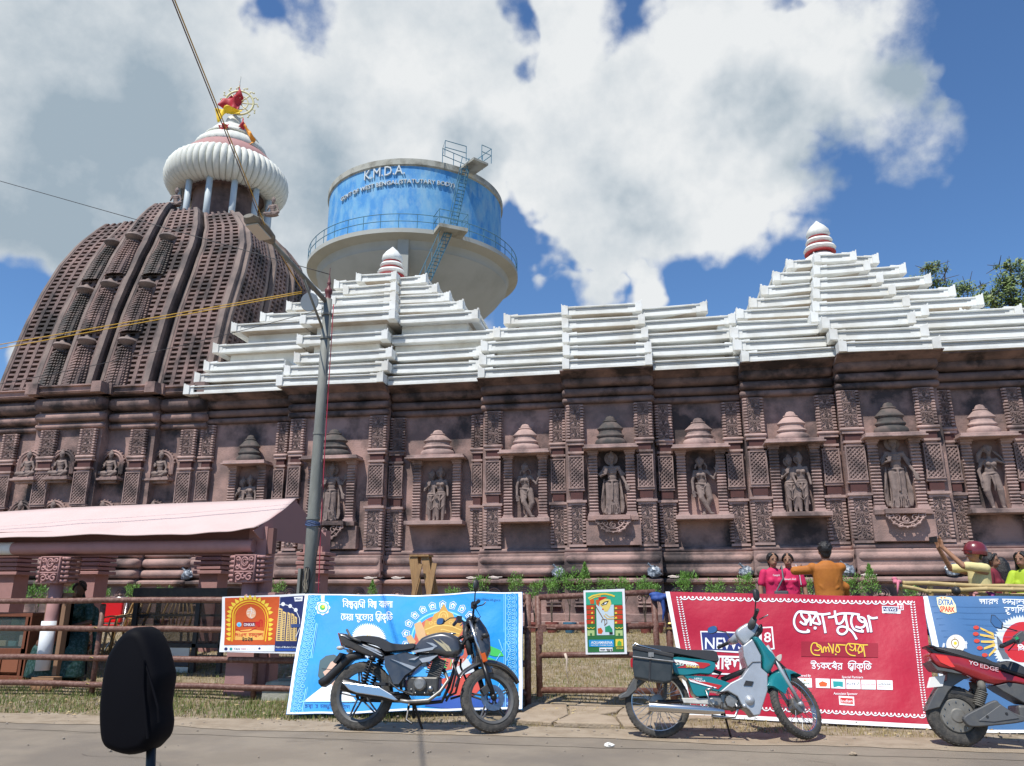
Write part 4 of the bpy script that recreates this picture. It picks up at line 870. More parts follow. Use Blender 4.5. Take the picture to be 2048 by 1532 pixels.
def st_dancer(b, mirror=1):
    m = mirror; V = lambda x, y, z: (x * m, y, z)
    torso(b, V(.03, 0, .86), V(-.02, -.02, 1.16), V(-.02, 0, 1.36), [V(-.19, 0, 1.27), V(.16, 0, 1.28)], bust=.065); M = head(b, V(-.03, -.03, 1.52), 1.15, look=-.2 * m)
    q = MB(); q.ball((0, .02, .06), .10, 10, (1.2, 1, .9)); q.ball((0, .05, .14), .05, 8); q.xf(M); b.add(q.v, q.f)
    for s_ in (-1, 1): b.tube([V(s_ * .08, 0, 1.55), V(s_ * .15, .0, 1.45), V(s_ * .17, 0, 1.36)], [.03, .035, .02], 6)
    limb(b, [V(-.19, 0, 1.27), V(-.27, -.02, .98), V(-.26, -.08, .70)], [.055, .045, .035]); hand(b, V(-.26, -.08, .70), V(.15, 0, -.9), 1.3)
    limb(b, [V(.16, 0, 1.28), V(.34, -.06, 1.06), V(.44, -.10, 1.30)], [.055, .048, .036]); hand(b, V(.44, -.10, 1.30), V(.1, 0, .9), 1.3)
    limb(b, [V(-.07, 0, .84), V(-.04, -.16, .50), V(.18, -.12, .08)], [.115, .085, .05]); limb(b, [V(.12, 0, .84), V(.20, -.03, .48), V(.03, .02, .08)], [.125, .095, .055])
    b.ball(V(.24, -.14, .05), .05, 8, (1.5, 1.2, .7)); b.ball(V(.0, -.04, .04), .05, 8, (1.4, 1.2, .7))
    b.tube([V(.17 * math.cos(a), .115 * math.sin(a), .90 - .03 * math.cos(a)) for a in [2 * PI * i / 14 for i in range(15)]], .026, 6, False)
    b.tube([V(-.12, -.09, .86), V(.0, -.17, .74), V(.12, -.10, .88)], .02, 6); b.tube([V(.02, -.15, .76), V(.04, -.17, .60)], [.03, .02], 6)
    b.tube([V(.02, -.10, 1.30), V(.10, -.14, 1.12), V(.12, -.11, .95)], .018, 6)
    for r_ in (.09, .12): b.tube([V(r_ * math.cos(a) - .02, -.06 - .05 * abs(math.sin(a)), 1.31 - .04 * abs(math.sin(a))) for a in [PI + PI * i / 8 for i in range(9)]], .010, 5, False)
def st_couple(b, mirror=1):
    for dx, dz, s_, k in ((-.15, 0, .96, -1), (.12, 0, 1.0, 1)):
        m = mirror; V = lambda x, y, z: ((x * s_ + dx) * m, y + (0 if k > 0 else .04), z * s_)
        torso(b, V(.02 * k, 0, .82), V(0, -.01, 1.10), V(0, 0, 1.30), [V(-.16, 0, 1.21), V(.16, 0, 1.21)], .9, bust=.058 if k > 0 else 0); M = head(b, V(0, -.02, 1.44), 1.02, look=.3 * m * (1 if k > 0 else 1)); crown(b, M, .17); halo(b, M, .13)
        limb(b, [V(-.16, 0, 1.21), V(-.24 if k < 0 else -.2, -.04, .98), V(-.08 if k < 0 else -.16, -.16, 1.12 if k < 0 else .8)], [.048, .04, .03])
        limb(b, [V(.16, 0, 1.21), V(.22, -.02, .98), V(.24 if k > 0 else .1, -.08, .76 if k > 0 else 1.1)], [.048, .04, .03])
        hand(b, V(-.08 if k < 0 else -.16, -.16, 1.12 if k < 0 else .8), V(.3, 0, .7 * -k), 1.1)
        limb(b, [V(-.07, 0, .80), V(-.08, -.04, .44), V(-.07, 0, .06)], [.095, .072, .048]); limb(b, [V(.08, 0, .80), V(.09, -.03, .44), V(.08, 0, .06)], [.095, .072, .048])
        for q in (-1, 1): b.ball(V(q * .08, -.06, .035), .042, 8, (1, 1.7, .7))
        for z in (.86, .80): b.tube([V(.145 * math.cos(a), .105 * math.sin(a), z) for a in [2 * PI * i / 12 for i in range(13)]], .02, 5, False)
        b.tube([V(-.12, -.08, .75), V(0, -.13, .58), V(.12, -.08, .75)], .018, 5); b.tube([V(-.14, -.07, .5), V(0, -.14, .34), V(.14, -.07, .5)], .018, 5)
        b.tube([V(.0, -.12, .8), V(.01, -.13, .4)], [.03, .016], 5)
        for q in (-1, 1): b.loft([[V(q * .12, .0, z), V(q * (.17 + .03 * math.sin(z * 8)), -.02, z), V(q * .17, .05, z), V(q * .11, .05, z)] for z in (.8, .6, .4, .22)])
def st_hair(b, mirror=1):
    m = mirror; V = lambda x, y, z: (x * m, y, z)
    torso(b, V(-.02, 0, .86), V(.03, -.02, 1.14), V(.03, 0, 1.34), [V(-.15, 0, 1.25), V(.20, 0, 1.26)], bust=.066); M = head(b, V(.02, -.03, 1.50), 1.12, look=.1)
    q = MB(); q.ball((0, .02, .06), .10, 10, (1.25, 1, .9)); q.xf(M); b.add(q.v, q.f); b.tube([V(-.10, .02, 1.55), V(-.2, .02, 1.4), V(-.24, .02, 1.2)], [.05, .07, .03], 7)
    limb(b, [V(-.15, 0, 1.25), V(-.26, -.02, .97), V(-.24, -.08, .70)], [.055, .045, .035]); hand(b, V(-.24, -.08, .7), V(.1, 0, -.9), 1.2)
    limb(b, [V(.20, 0, 1.26), V(.40, -.04, 1.14), V(.30, .02, 1.36), V(.14, .06, 1.52)], [.052, .045, .036, .03])
    limb(b, [V(-.09, 0, .84), V(-.16, -.08, .47), V(-.05, -.02, .08)], [.12, .09, .05]); limb(b, [V(.09, 0, .84), V(.16, -.06, .48), V(.20, 0, .08)], [.12, .09, .05])
    for q_ in (-.05, .2): b.ball(V(q_, -.06, .035), .045, 8, (1.1, 1.7, .7))
    b.tube([V(.17 * math.cos(a) - .01, .115 * math.sin(a), .90 + .03 * math.cos(a)) for a in [2 * PI * i / 14 for i in range(15)]], .026, 6, False)
    b.tube([V(.0, -.13, .85), V(.03, -.15, .6), V(.02, -.12, .45)], [.04, .03, .01], 6); b.tube([V(-.1, -.10, 1.26), V(.05, -.13, 1.12), V(.15, -.1, 1.0)], .018, 6)
def st_seated(b, mirror=1):
    m = mirror; V = lambda x, y, z: (x * m, y, z)
    torso(b, V(0, 0, .12), V(0, -.01, .42), V(0, 0, .60), [V(-.17, 0, .53), V(.17, 0, .53)]); M = head(b, V(0, -.02, .76), 1.1); crown(b, M, .18)
    limb(b, [V(-.17, 0, .53), V(-.26, -.04, .30), V(-.12, -.20, .34)], [.052, .042, .032]); limb(b, [V(.17, 0, .53), V(.28, -.02, .30), V(.30, -.16, .16)], [.052, .042, .032]); hand(b, V(-.12, -.20, .34), V(0, 0, 1), 1.1)
    limb(b, [V(-.10, -.02, .10), V(-.34, -.16, .08), V(.02, -.22, .06)], [.10, .08, .055]); limb(b, [V(.10, -.02, .10), V(.34, -.14, .10), V(.20, -.20, -.0)], [.10, .08, .055]); ell(b, (0, -.05, -.01), .36, .20, .05)
    b.tube([V(.11 * math.cos(a), -.06 - .06 * abs(math.sin(a)), .52 - .05 * abs(math.sin(a))) for a in [PI + PI * i / 8 for i in range(9)]], .014, 5, False)
STM = {}
def statue(kind, name, loc, sc, label, group, m=STATUE, mirror=1):
    key = (kind.__name__, mirror)
    if key not in STM:
        b = MB(); kind(b, mirror); o = fuse(b, name, m, None, .0135, 2, .35); STM[key] = o.data; bpy.data.objects.remove(o)
    o = link(name, STM[key], None, loc, (0, 0, 0), (sc, sc * .8, sc)); tag(o, label, 'statue', group); return o
ST = [(st_couple, 'relief statue of one seated looking figure pair half hidden by the pale pink awning', .70, 1), (st_fourarm, 'four-armed robed stone statue in the niche just right of the lamp post', .72, 1), (st_couple, 'stone couple statue in the niche above the wooden trestle', .74, 1),
      (st_dancer, 'cross-legged stone dancer statue in the niche between the trestle and the centre niche', .70, 1), (st_fourarm, 'four-armed crowned stone statue in the centre niche, under a black dome', .74, 1), (st_dancer, 'cross-legged stone dancer with wavy hair, in the niche right of the centre niche', .72, 1),
      (st_couple, 'stone couple statue in the niche above the two women in pink shirts', .74, 1), (st_fourarm, 'large four-armed robed stone statue facing right, between the orange and yellow shirted men', .80, 1), (st_hair, 'stone dancer statue with one hand behind her hair, in the niche at the right edge', .76, 1)]
ST[0] = (st_couple, 'stone couple statue whose lower half hides behind the pale pink awning', .70, 1)
for (kind, lab, s_, mi), (x, y, z, hw) in zip(ST, NPOS): statue(kind, 'statue', (x, y + .02, z + .005), s_, lab, 'statues in the niches of the hall', mirror=mi)
SL = ['seated stone deity in the leftmost upper arch of the tower base', 'seated stone deity in the leftmost lower arch, just above the awning', 'seated stone deity in the second upper arch of the tower base', 'seated stone deity in the second lower arch above the awning',
      'seated stone deity in the third upper arch, beside a stepped shadow', 'seated stone deity in the third lower arch above the awning', 'seated stone deity in the upper arch nearest the white roof', 'seated stone deity in the lower arch nearest the lamp post']
for (x, y, z), lab in zip(SEATED, SL): statue(st_seated, 'seated_statue', (x, y, z + .03), .62, lab, 'seated deities in the tower base arches')
p = uy(540, 425, TY - 1.9); statue(st_seated, 'seated_statue', (p.x, TY - 1.75, 12.15), .62, 'small seated stone figure on the tower shoulder under the white crown', 'figures on the tower shoulder')
p = uy(352, 412, TY - 2.2); statue(st_seated, 'seated_statue', (p.x - .1, TY - 2.1, 12.55), .62, 'dark stone figure at the tower shoulder, left of the white posts', 'figures on the tower shoulder')
# ------------------------------------------------------------------ motorcycles
class Rig:
    """bike frame: x forward, y away from the viewer, z up; tracing helper for outlines in the bike's own upright plane"""
    def __init__(s, name, label, cat, pos, yaw, lean):
        s.root = thing(name, label, cat, pos, 'two-wheelers parked along the railing', (math.radians(-lean), 0, math.radians(yaw)))
        s.root.rotation_mode = 'XYZ'
        s.M = Matrix.Translation(Vector(pos)) @ Euler((math.radians(-lean), 0, math.radians(yaw))).to_matrix().to_4x4(); s.I = s.M.inverted()
    def L(s, px, py, yl=0):
        o = s.I @ Vector((0, 0, EYE)); d = s.I.to_3x3() @ ray(px, py); t = (yl - o.y) / d.y; return o + d * t
def conv(ox, oy, sc): return lambda pts: [(ox + x / sc, oy + y / sc) for x, y in pts]
def catmull(P, k):
    out = []; n = len(P)
    for i in range(n):
        a, b_, c, d = P[i - 1], P[i], P[(i + 1) % n], P[(i + 2) % n]
        for j in range(k):
            t = j / k; out.append(.5 * ((2 * b_) + (c - a) * t + (2 * a - 5 * b_ + 4 * c - d) * t * t + (3 * b_ - a - 3 * c + d) * t * t * t))
    return out
def ORI(P3):
    A = sum(P3[i - 1].x * P3[i].z - P3[i].x * P3[i - 1].z for i in range(len(P3))); return 1 if A > 0 else -1
def puff(R, b, pts, w, yc=0, k=(.80, .94, 1.0), sm=True, wt=None):
    """soft-edged body from a traced side outline; half width w about y = yc; wt = narrowing per height"""
    P3 = [R.L(px, py, yc - w * .55) for px, py in pts]
    if k[0] < .93: P3 = catmull(P3, 3)
    lo = [min(p[i] for p in P3) for i in (0, 2)]; hi = [max(p[i] for p in P3) for i in (0, 2)]; c = Vector(((lo[0] + hi[0]) / 2, 0, (lo[1] + hi[1]) / 2)); rings = []
    cen = sum(P3, Vector()) / len(P3); c = (c + cen) / 2
    for y, s_ in ((-1, k[0]), (-.96, k[0] * .5 + k[1] * .5), (-.85, k[1]), (-.7, (k[1] + k[2]) / 2), (-.45, k[2]), (.45, k[2]), (.7, (k[1] + k[2]) / 2), (.85, k[1]), (.96, k[0] * .5 + k[1] * .5), (1, k[0])):
        # the edge is drawn in by a fixed width, not by scale, so long shapes keep their outline
        rg = []; n = len(P3); dmax = min(hi[0] - lo[0], hi[1] - lo[1]) * .5 * (1 - s_)
        for i, p in enumerate(P3):
            t = P3[(i + 1) % n] - P3[i - 1]; nr = Vector((-t.z, 0, t.x)); nr = nr.normalized() if nr.length > 1e-9 else Vector((0, 0, 0))
            if (c - p).dot(nr) < 0 and False: nr = -nr
            rg.append(Vector((p.x, yc + y * w, p.z)) + nr * dmax * ORI(P3))
        rings.append(rg)
    b.loft(rings)
def plate(R, b, pts, y0, y1):
    P3 = [R.L(px, py, y0) for px, py in pts]; b.prism(P3, (0, y1 - y0, 0))
def tyre(b, c, r, t, n=40, tread=True, w=None):
    """tyre about the y axis"""
    w = w or t; prof = [(-.8 * w, r - 1.75 * t), (-w, r - 1.15 * t), (-.92 * w, r - .45 * t), (-.62 * w, r - .10 * t), (0, r), (.62 * w, r - .10 * t), (.92 * w, r - .45 * t), (w, r - 1.15 * t), (.8 * w, r - 1.75 * t)]
    vs = []; 
    for i in range(n):
        a = 2 * PI * i / n
        for y, q in prof: vs.append((c[0] + q * math.cos(a), c[1] + y, c[2] + q * math.sin(a)))
    k = len(prof); b.add(vs, [(i * k + j, i * k + (j + 1) % k, ((i + 1) % n) * k + (j + 1) % k, ((i + 1) % n) * k + j) for i in range(n) for j in range(k)])
    if tread:
        for i in range(n):
            a = 2 * PI * i / n; ca, sa = math.cos(a), math.sin(a); da = .05
            for s_ in (-1, 1):
                p0 = Vector((c[0] + (r - .003) * math.cos(a + da), c[1] + s_ * .1 * w, c[2] + (r - .003) * math.sin(a + da))); p1 = Vector((c[0] + (r - .24 * t) * ca, c[1] + s_ * .74 * w, c[2] + (r - .24 * t) * sa))
                b.bar(p0, p1, .012, .010, (ca, 0, sa))
def ring(b, c, r, prof, n=48):
    b.lathe([(r + p[0], p[1]) for p in prof] + [(r + prof[0][0], prof[0][1])], c, n, ax=(0, 1, 0))
def spring(b, a, c, r, w, turns, n=10):
    a, c = Vector(a), Vector(c); d = (c - a); u = d.normalized().orthogonal(); v = d.normalized().cross(u); m = turns * n
    b.tube([a + d * i / m + (u * math.cos(2 * PI * i / n) + v * math.sin(2 * PI * i / n)) * r for i in range(m + 1)], w, 6)
def steer(pivot, axis, ang): return Matrix.Translation(pivot) @ Matrix.Rotation(math.radians(ang), 4, Vector(axis).normalized()) @ Matrix.Translation(-Vector(pivot))
def bent(b, pts, r, n=8): b.tube(pts, r, n)
def mirror_part(R, name, c, nrm, rx, rz, stem, back=BLACK, glass=True, par=None, rot=0):
    """oval mirror with stem; nrm = direction its glass faces (local)"""
    c, nrm = Vector(c), Vector(nrm).normalized(); u = Vector((0, 0, 1)).cross(nrm).normalized(); v = nrm.cross(u); ca, sa = math.cos(rot), math.sin(rot); u, v = u * ca + v * sa, v * ca - u * sa
    b = MB(); k = 18
    def rr(s_, o_): return [c + u * math.copysign(abs(math.cos(t)) ** .75, math.cos(t)) * rx * s_ + v * math.copysign(abs(math.sin(t)) ** .75, math.sin(t)) * rz * s_ + nrm * o_ for t in [2 * PI * i / k for i in range(k)]]
    b.loft([rr(.5, -.028), rr(.85, -.020), rr(1, -.004), rr(1, .006), rr(.93, .008)]); b.tube(stem, .006, 8); o = b.build(name, back, par or R.root, auto=40)
    g = MB(); g.loft([rr(.90, .0085), rr(.90, .0095)]); g.build('mirror_glass', GLASSM, o); return o
# ---------- dark grey commuter motorcycle ------------------------------------------
def build_moto():
    p = uz(717, 1461, .012)
    R = Rig('motorcycle', 'dark grey motorcycle with black seat parked before the blue banner', 'motorcycle', (p.x, p.y, .012), 2, 9); rt_ = R.root
    z3 = conv(560, 1150, 3.938); zl = conv(620, 1180, 5.892); zr = conv(840, 1150, 4.641)
    RW = .312; rear = Vector((0, 0, RW)); fa = Vector((1.27, 0, .30)); hp = Vector((1.00, 0, .86)); ax = (hp - fa) * 1.0; ax.x += .05; S = steer(hp, ax, 32)
    # wheels
    def alloy(c, r, par, xf=None, rear_=False):
        b = MB(); tyre(b, c, r, .045, 48, w=.047 if rear_ else .042); 
        if xf: b.xf(xf)
        w_ = b.build('wheel', RUBBER, par, auto=40)
        b = MB(); ring(b, c, r - .075, [(-.022, -.034), (.004, -.044), (.006, -.036), (-.010, -.028), (-.010, .028), (.006, .036), (.004, .044), (-.022, .034)])
        if xf: b.xf(xf)
        b.build('rim', DGREY, w_, auto=40)
        b = MB(); b.lathe([(.045, -.055), (.05, -.04), (.05, .04), (.045, .055)], c, 20, ax=(0, 1, 0))
        for i in range(5):
            a = 2 * PI * i / 5 + .5; d = Vector((math.cos(a), 0, math.sin(a))); s_ = Vector((-d.z, 0, d.x))
            for q in (-1, 1): b.bar(c + d * .04 + s_ * .022 * q, c + d * (r - .09) + s_ * .010 * q, .014, .024, (0, 1, 0))
        if xf: b.xf(xf)
        b.build('spoke', DGREY, w_, bevel=.003); return w_
    alloy(rear, RW, rt_, rear_=True); fw_ = alloy(fa, .298, rt_, S)
    b = MB(); c = fa + Vector((0, -.07, 0)); b.lathe([(.065, -.003), (.118, -.003), (.118, .003), (.065, .003), (.065, -.003)], c, 40, ax=(0, 1, 0))
    for i in range(12):
        a = 2 * PI * i / 12; d = Vector((math.cos(a), 0, math.sin(a))); d2 = Vector((math.cos(a + .35), 0, math.sin(a + .35))); b.bar(c + d * .07 + Vector((0, -.004, 0)), c + d2 * .112 + Vector((0, -.004, 0)), .008, .004, (0, 1, 0))
    for i in range(5): a = 2 * PI * i / 5; d = Vector((math.cos(a), 0, math.sin(a))); b.bar(c + d * .03, c + d * .07, .014, .006, (0, 1, 0))
    b.xf(S); b.build('brake_disc', STEEL, rt_)
    b = MB(); b.obox(c + Vector((-.085, -.01, .055)), (.03, 0, .025), (0, .03, 0), (-.02, 0, .03)); b.xf(S); b.build('brake_caliper', ENGD, rt_, bevel=.006)
    # fork, fender, headlight fairing (steered with the wheel)
    for s_ in (-1, 1):
        top = Vector((1.015, s_ * .095, .99)); low = fa + Vector((0, s_ * .095, .0)); mid = top.lerp(low, .52)
        b = MB(); b.tube([top, mid + (low - mid) * .1], .0165, 12); b.xf(S); b.build('fork_tube', CHROME, rt_, smooth=True)
        b = MB(); b.tube([mid, low + (low - mid) * .02], [.025, .024], 12); b.ball(low, .033, 10); b.xf(S); b.build('fork_slider', BLACKM, rt_, smooth=True)
        b = MB(); m2 = top.lerp(low, .50) + Vector((.012, s_ * .03, 0)); b.obox(m2, (top - low).normalized() * .042, (0, .014, 0), (.022, 0, .010)); b.xf(S); b.build('reflector', AMBER, rt_, bevel=.006)
    b = MB(); rings = []
    for i in range(13):
        a = math.radians(168 - 138 * i / 12); rr = .345 + (.02 if i < 3 else 0); cx, cz = fa.x + rr * math.cos(a), fa.z + rr * math.sin(a) + .012; wdt = .062 if 3 < i < 10 else .052
        rings.append([(cx, -wdt, cz - .045), (cx + .0, -wdt * .96, cz - .012), (cx, -wdt * .5, cz + .012), (cx, 0, cz + .018), (cx, wdt * .5, cz + .012), (cx, wdt * .96, cz - .012), (cx, wdt, cz - .045), (cx, 0, cz - .01)])
    b.loft(rings); b.obox(fa + Vector((-.05, -.062, .26)), (.06, 0, .0), (0, .004, 0), (-.02, 0, .05)); b.xf(S); b.build('front_mudguard', GUN, rt_, smooth=True, subs=1)
    b = MB(); o = [(1.05, .93), (1.085, 1.045), (1.11, 1.06), (1.19, .965), (1.235, .88), (1.25, .72), (1.20, .62), (1.13, .66), (1.09, .80)]
    rg = []
    for y, s_ in ((-.115, .62), (-.10, .85), (-.05, 1), (.05, 1), (.10, .85), (.115, .62)): rg.append([(1.14 + (x - 1.14) * s_, y, .84 + (z - .84) * s_) for x, z in o])
    b.loft(rg); b.xf(S); b.build('headlight_fairing', GUN, rt_, auto=50)
    b = MB(); b.lathe([(0, .02), (.05, .018), (.075, .0), (.08, -.02)], (1.225, 0, .82), 20, ax=(1, 0, .1)); b.xf(S); b.build('headlight', P('lamp_glass', (.6, .62, .65), .1), rt_, smooth=True)
    b = MB(); b.box(1.10, 1.22, -.05, .05, .60, .68); b.xf(S); b.build('number_plate_holder', BLACK, rt_, bevel=.01)
    for s_ in (-1, 1):
        b = MB(); b.tube([(1.13, s_ * .09, .82), (1.14, s_ * .16, .83)], .008, 6); b.ball((1.14, s_ * .19, .835), .035, 10, (1.2, 1, .7)); b.xf(S); b.build('turn_signal', BLACK, rt_, smooth=True)
    b = MB(); bent(b, [(1.0, -.36, 1.10), (1.0, -.24, 1.11), (1.04, -.10, 1.04), (1.05, 0, 1.02), (1.04, .10, 1.04), (1.0, .24, 1.11), (1.0, .36, 1.10)], .011); b.box(1.0, 1.07, -.08, .08, .97, 1.02); b.box(1.02, 1.08, -.1, .1, .83, .86); b.xf(S); b.build('handlebar', BLACKM, rt_, smooth=True)
    b = MB(); b.tube([(1.02, 0, .98), (1.0, 0, .9), (1.03, 0, .8), (1.06, 0, .7)], .03, 10); b.ball((1.06, 0, 1.04), .05, 12, (1, 1.5, .7)); b.xf(S); b.build('instrument_cluster', BLACK, rt_, smooth=True)
    for s_ in (-1, 1):
        b = MB(); b.tube([(1.0, s_ * .25, 1.11), (1.0, s_ * .37, 1.10)], .0175, 12); b.box(.98, 1.03, min(s_ * .20, s_ * .245), max(s_ * .20, s_ * .245), 1.08, 1.14); b.xf(S); b.build('grip', BLACK, rt_, auto=40)
        b = MB(); b.tube([(1.04, s_ * .22, 1.105), (1.08, s_ * .28, 1.105), (1.07, s_ * .37, 1.10)], .006, 6); b.xf(S); b.build('brake_lever', STEEL, rt_, smooth=True)
        base = S @ Vector((1.01, s_ * .22, 1.13)); c = S @ Vector((.99, s_ * .30, 1.28)) if s_ < 0 else R.L(881, 1243, .26); mirror_part(R, 'mirror', c, (-.55, -.85, .1) if s_ > 0 else (-1, .10, .05), .052 if s_ > 0 else .05, .034 if s_ > 0 else .062, [base, base.lerp(c, .5) + Vector((0, 0, .015)), c - Vector((0, 0, .03))])
    b = MB()
    for k in range(5): b.tube([S @ Vector((1.03, -.2 + .1 * k, 1.09)), S @ Vector((1.12, -.1 + .05 * k, 1.05 - .03 * k)), Vector((1.0 + .03 * k, -.05 + .02 * k, .85)), Vector((.93, -.03 + .015 * k, .72))], .0045, 5)
    b.build('control_cable', BLACK, rt_, smooth=True); 
    # body
    b = MB(); puff(R, b, zr([(0, 600), (40, 570), (110, 545), (190, 530), (260, 535), (330, 565), (370, 610), (385, 700), (360, 745), (300, 775), (200, 755), (120, 740), (0, 740), (-60, 690)]), .135, k=(.62, .88, 1)); b.build('fuel_tank', GUN, rt_, auto=50)
    b = MB(); b.lathe([(0, .012), (.032, .010), (.036, 0)], R.L(905, 1268, 0), 16); b.build('fuel_cap', CHROME, rt_, smooth=True)
    b = MB(); puff(R, b, zl([(470, 570), (640, 540), (820, 555), (900, 600), (990, 630), (1110, 640), (1220, 630), (1245, 650), (1245, 690), (1150, 715), (1000, 730), (900, 735), (850, 700), (760, 650), (600, 610), (480, 600)]), .125, k=(.90, .97, 1)); b.build('seat', SEAT, rt_, auto=50)
    b = MB(); puff(R, b, zl([(340, 515), (440, 520), (520, 580), (640, 620), (780, 670), (850, 700), (890, 760), (880, 800), (740, 800), (620, 760), (480, 700), (400, 670), (370, 620)]), .115, k=(.78, .93, 1)); b.build('tail_fairing', GUN, rt_, auto=50)
    b = MB(); puff(R, b, zl([(334, 512), (372, 525), (405, 595), (398, 650), (380, 672), (362, 620)]), .07); b.build('tail_light', REDLENS, rt_, auto=50)
    b = MB()
    for y in (-.135, .135): b.tube([R.L(*q, y) for q in zl([(440, 478), (475, 545), (530, 580), (600, 605)])] , .012, 8)
    b.tube([R.L(*zl([(440, 478)])[0], -.135), R.L(*zl([(436, 470)])[0], 0), R.L(*zl([(440, 478)])[0], .135)], .012, 8); b.build('grab_rail', DGREY, rt_, smooth=True)
    b = MB(); puff(R, b, z3([(830, 640), (1000, 610), (1110, 640), (1250, 625), (1230, 650), (1130, 700), (1060, 760), (1000, 800), (950, 870), (900, 870), (870, 800), (830, 720)]), .125, k=(.93, .98, 1)); b.build('side_panel', GUN, rt_, auto=50)
    def decal(pts, m, y=-.142, name='silver_stripe', cv=z3):
        d = MB(); plate(R, d, cv(pts), y, y + .012); d.build(name, m, rt_)
    for pts in ([(870, 660), (1070, 725), (1040, 745), (860, 655)], [(1030, 600), (1190, 570), (1235, 555), (1200, 590), (1060, 612)], [(1150, 530), (1200, 535), (1240, 560), (1225, 570)], [(1095, 660), (1245, 630), (1180, 680), (1120, 690)], [(1010, 665), (1100, 640), (1060, 670)]): decal(pts, SILVERP)
    for pts in ([(1250, 500), (1330, 560), (1350, 600), (1335, 600), (1300, 555)], [(1200, 500), (1290, 545), (1330, 600), (1310, 600)]): decal(pts, P('gold_stripe', (.42, .37, .24), .4, ), -.142)
    for pts in ([(560, 640), (700, 690), (860, 775), (840, 780), (690, 705)], [(600, 640), (740, 680), (840, 740), (830, 745), (700, 690)]): decal(pts, SILVERP, -.122, cv=zl)
    # frame, engine
    b = MB(); bent(b, [(1.0, 0, .84), (.92, 0, .62), (.86, 0, .40), (.80, 0, .27), (.52, 0, .24), (.42, 0, .36)], .017); bent(b, [(1.0, 0, .88), (.72, 0, .74), (.40, 0, .66), (-.02, 0, .74)], .016)
    for y in (-.1, .1): bent(b, [(.40, y, .33), (0, y * 1.2, RW)], .018); bent(b, [(.42, y, .36), (.36, y, .60), (.1, y, .68)], .014)
    bent(b, [(.93, -.11, .70), (.955, -.17, .50), (.93, -.19, .36), (.87, -.14, .27)], .011); b.build('frame', BLACKM, rt_, smooth=True)
    ec = R.L(839, 1369, -.12)
    b = MB(); b.obox((ec.x + .02, 0, ec.z - .01), (.155, 0, 0), (0, .09, 0), (0, 0, .085)); b.build('crankcase', ENGD, rt_, bevel=.02)
    b = MB(); b.lathe([(0, -.035), (.045, -.034), (.060, -.022), (.064, 0), (.068, .03)], (ec.x, -.10, ec.z + .005), 28, ax=(0, 1, 0)); b.build('clutch_cover', ENG, rt_, auto=30)
    b = MB(); b.lathe([(0, -.03), (.022, -.028), (.03, 0)], (ec.x + .105, -.09, ec.z - .035), 18, ax=(0, 1, 0))
    for i in range(7): b.ball((ec.x - .13 + .045 * i, -.093, ec.z - .075 + .03 * (i % 2)), .011, 8)
    b.build('engine_bolts', STEEL, rt_, smooth=True)['kind'] = 'stuff'
    cc = Vector((ec.x + .13, 0, ec.z + .15)); up_ = Vector((.35, 0, 1)).normalized(); fd = Vector((1, 0, -.35)).normalized()
    for i in range(9):
        b = MB(); b.obox(cc + up_ * (i * .019 - .06), fd * .075, (0, .075, 0), up_ * .005); b.build('cooling_fin', ENGD, rt_, bevel=.002)
    b = MB(); b.obox(cc, fd * .05, (0, .055, 0), up_ * .10); b.build('cylinder', ENGD, rt_)
    b = MB(); bent(b, [tuple(cc + fd * .07 + up_ * .02), tuple(cc + fd * .14 + Vector((0, -.05, -.06))), (ec.x + .20, -.10, ec.z - .06), (ec.x + .10, -.13, ec.z - .14), (ec.x - .1, -.14, ec.z - .155), (ec.x - .23, -.15, ec.z - .14)], .018, 10); b.build('exhaust_pipe', ENG, rt_, smooth=True)
    for y in (-.165, .165): b = MB(); bent(b, [(.95, y * .5, .66), (.93, y * 1.1, .60), (1.0, y * 1.25, .46), (.97, y * 1.2, .34), (.86, y * .7, .30)], .011); b.build('engine_guard', BLACKM, rt_, smooth=True)
    b = MB(); b.tube([(cc.x - .02, -.06, cc.z + .12), (cc.x - .12, -.09, cc.z + .10), (ec.x - .12, -.08, ec.z + .10)], .022, 8); b.tube([(cc.x + .05, -.07, cc.z + .1), (cc.x + .12, -.08, .66), (.98, -.05, .80)], .005, 5); b.box(cc.x - .16, cc.x - .08, -.10, .02, cc.z + .02, cc.z + .12); b.build('carburettor', ENG, rt_, auto=40)
    b = MB(); b.box(ec.x - .32, ec.x - .16, -.10, .10, ec.z - .02, ec.z + .12); b.tube([(ec.x - .3, -.12, ec.z + .02), (ec.x - .2, -.13, ec.z - .05), (ec.x - .05, -.14, ec.z - .09)], .009, 6); b.build('rear_set', ENGD, rt_, bevel=.01)
    A, B_ = R.L(795, 1399, -.17), R.L(686, 1368, -.20); d = (B_ - A); rg = []
    for t, a_, h_ in ((0, .018, .018), (.12, .03, .035), (.35, .042, .050), (.8, .050, .062), (1, .046, .058)):
        c = A + d * t; n_ = Vector((-d.z, 0, d.x)).normalized(); rg.append([c + Vector((0, a_ * math.cos(q), 0)) + n_ * h_ * math.sin(q) for q in [2 * PI * i / 16 for i in range(16)]])
    b = MB(); b.loft(rg); b.build('muffler', BLACKM, rt_, auto=50)
    b = MB(); plate(R, b, z3([(480, 840), (560, 850), (780, 880), (880, 940), (930, 985), (900, 990), (800, 960), (600, 930), (540, 905)]), -.262, -.235); b.build('heat_shield', CHROME, rt_, bevel=.008)
    a_, c_ = R.L(745, 1318, -.14), R.L(728, 1368, -.15)
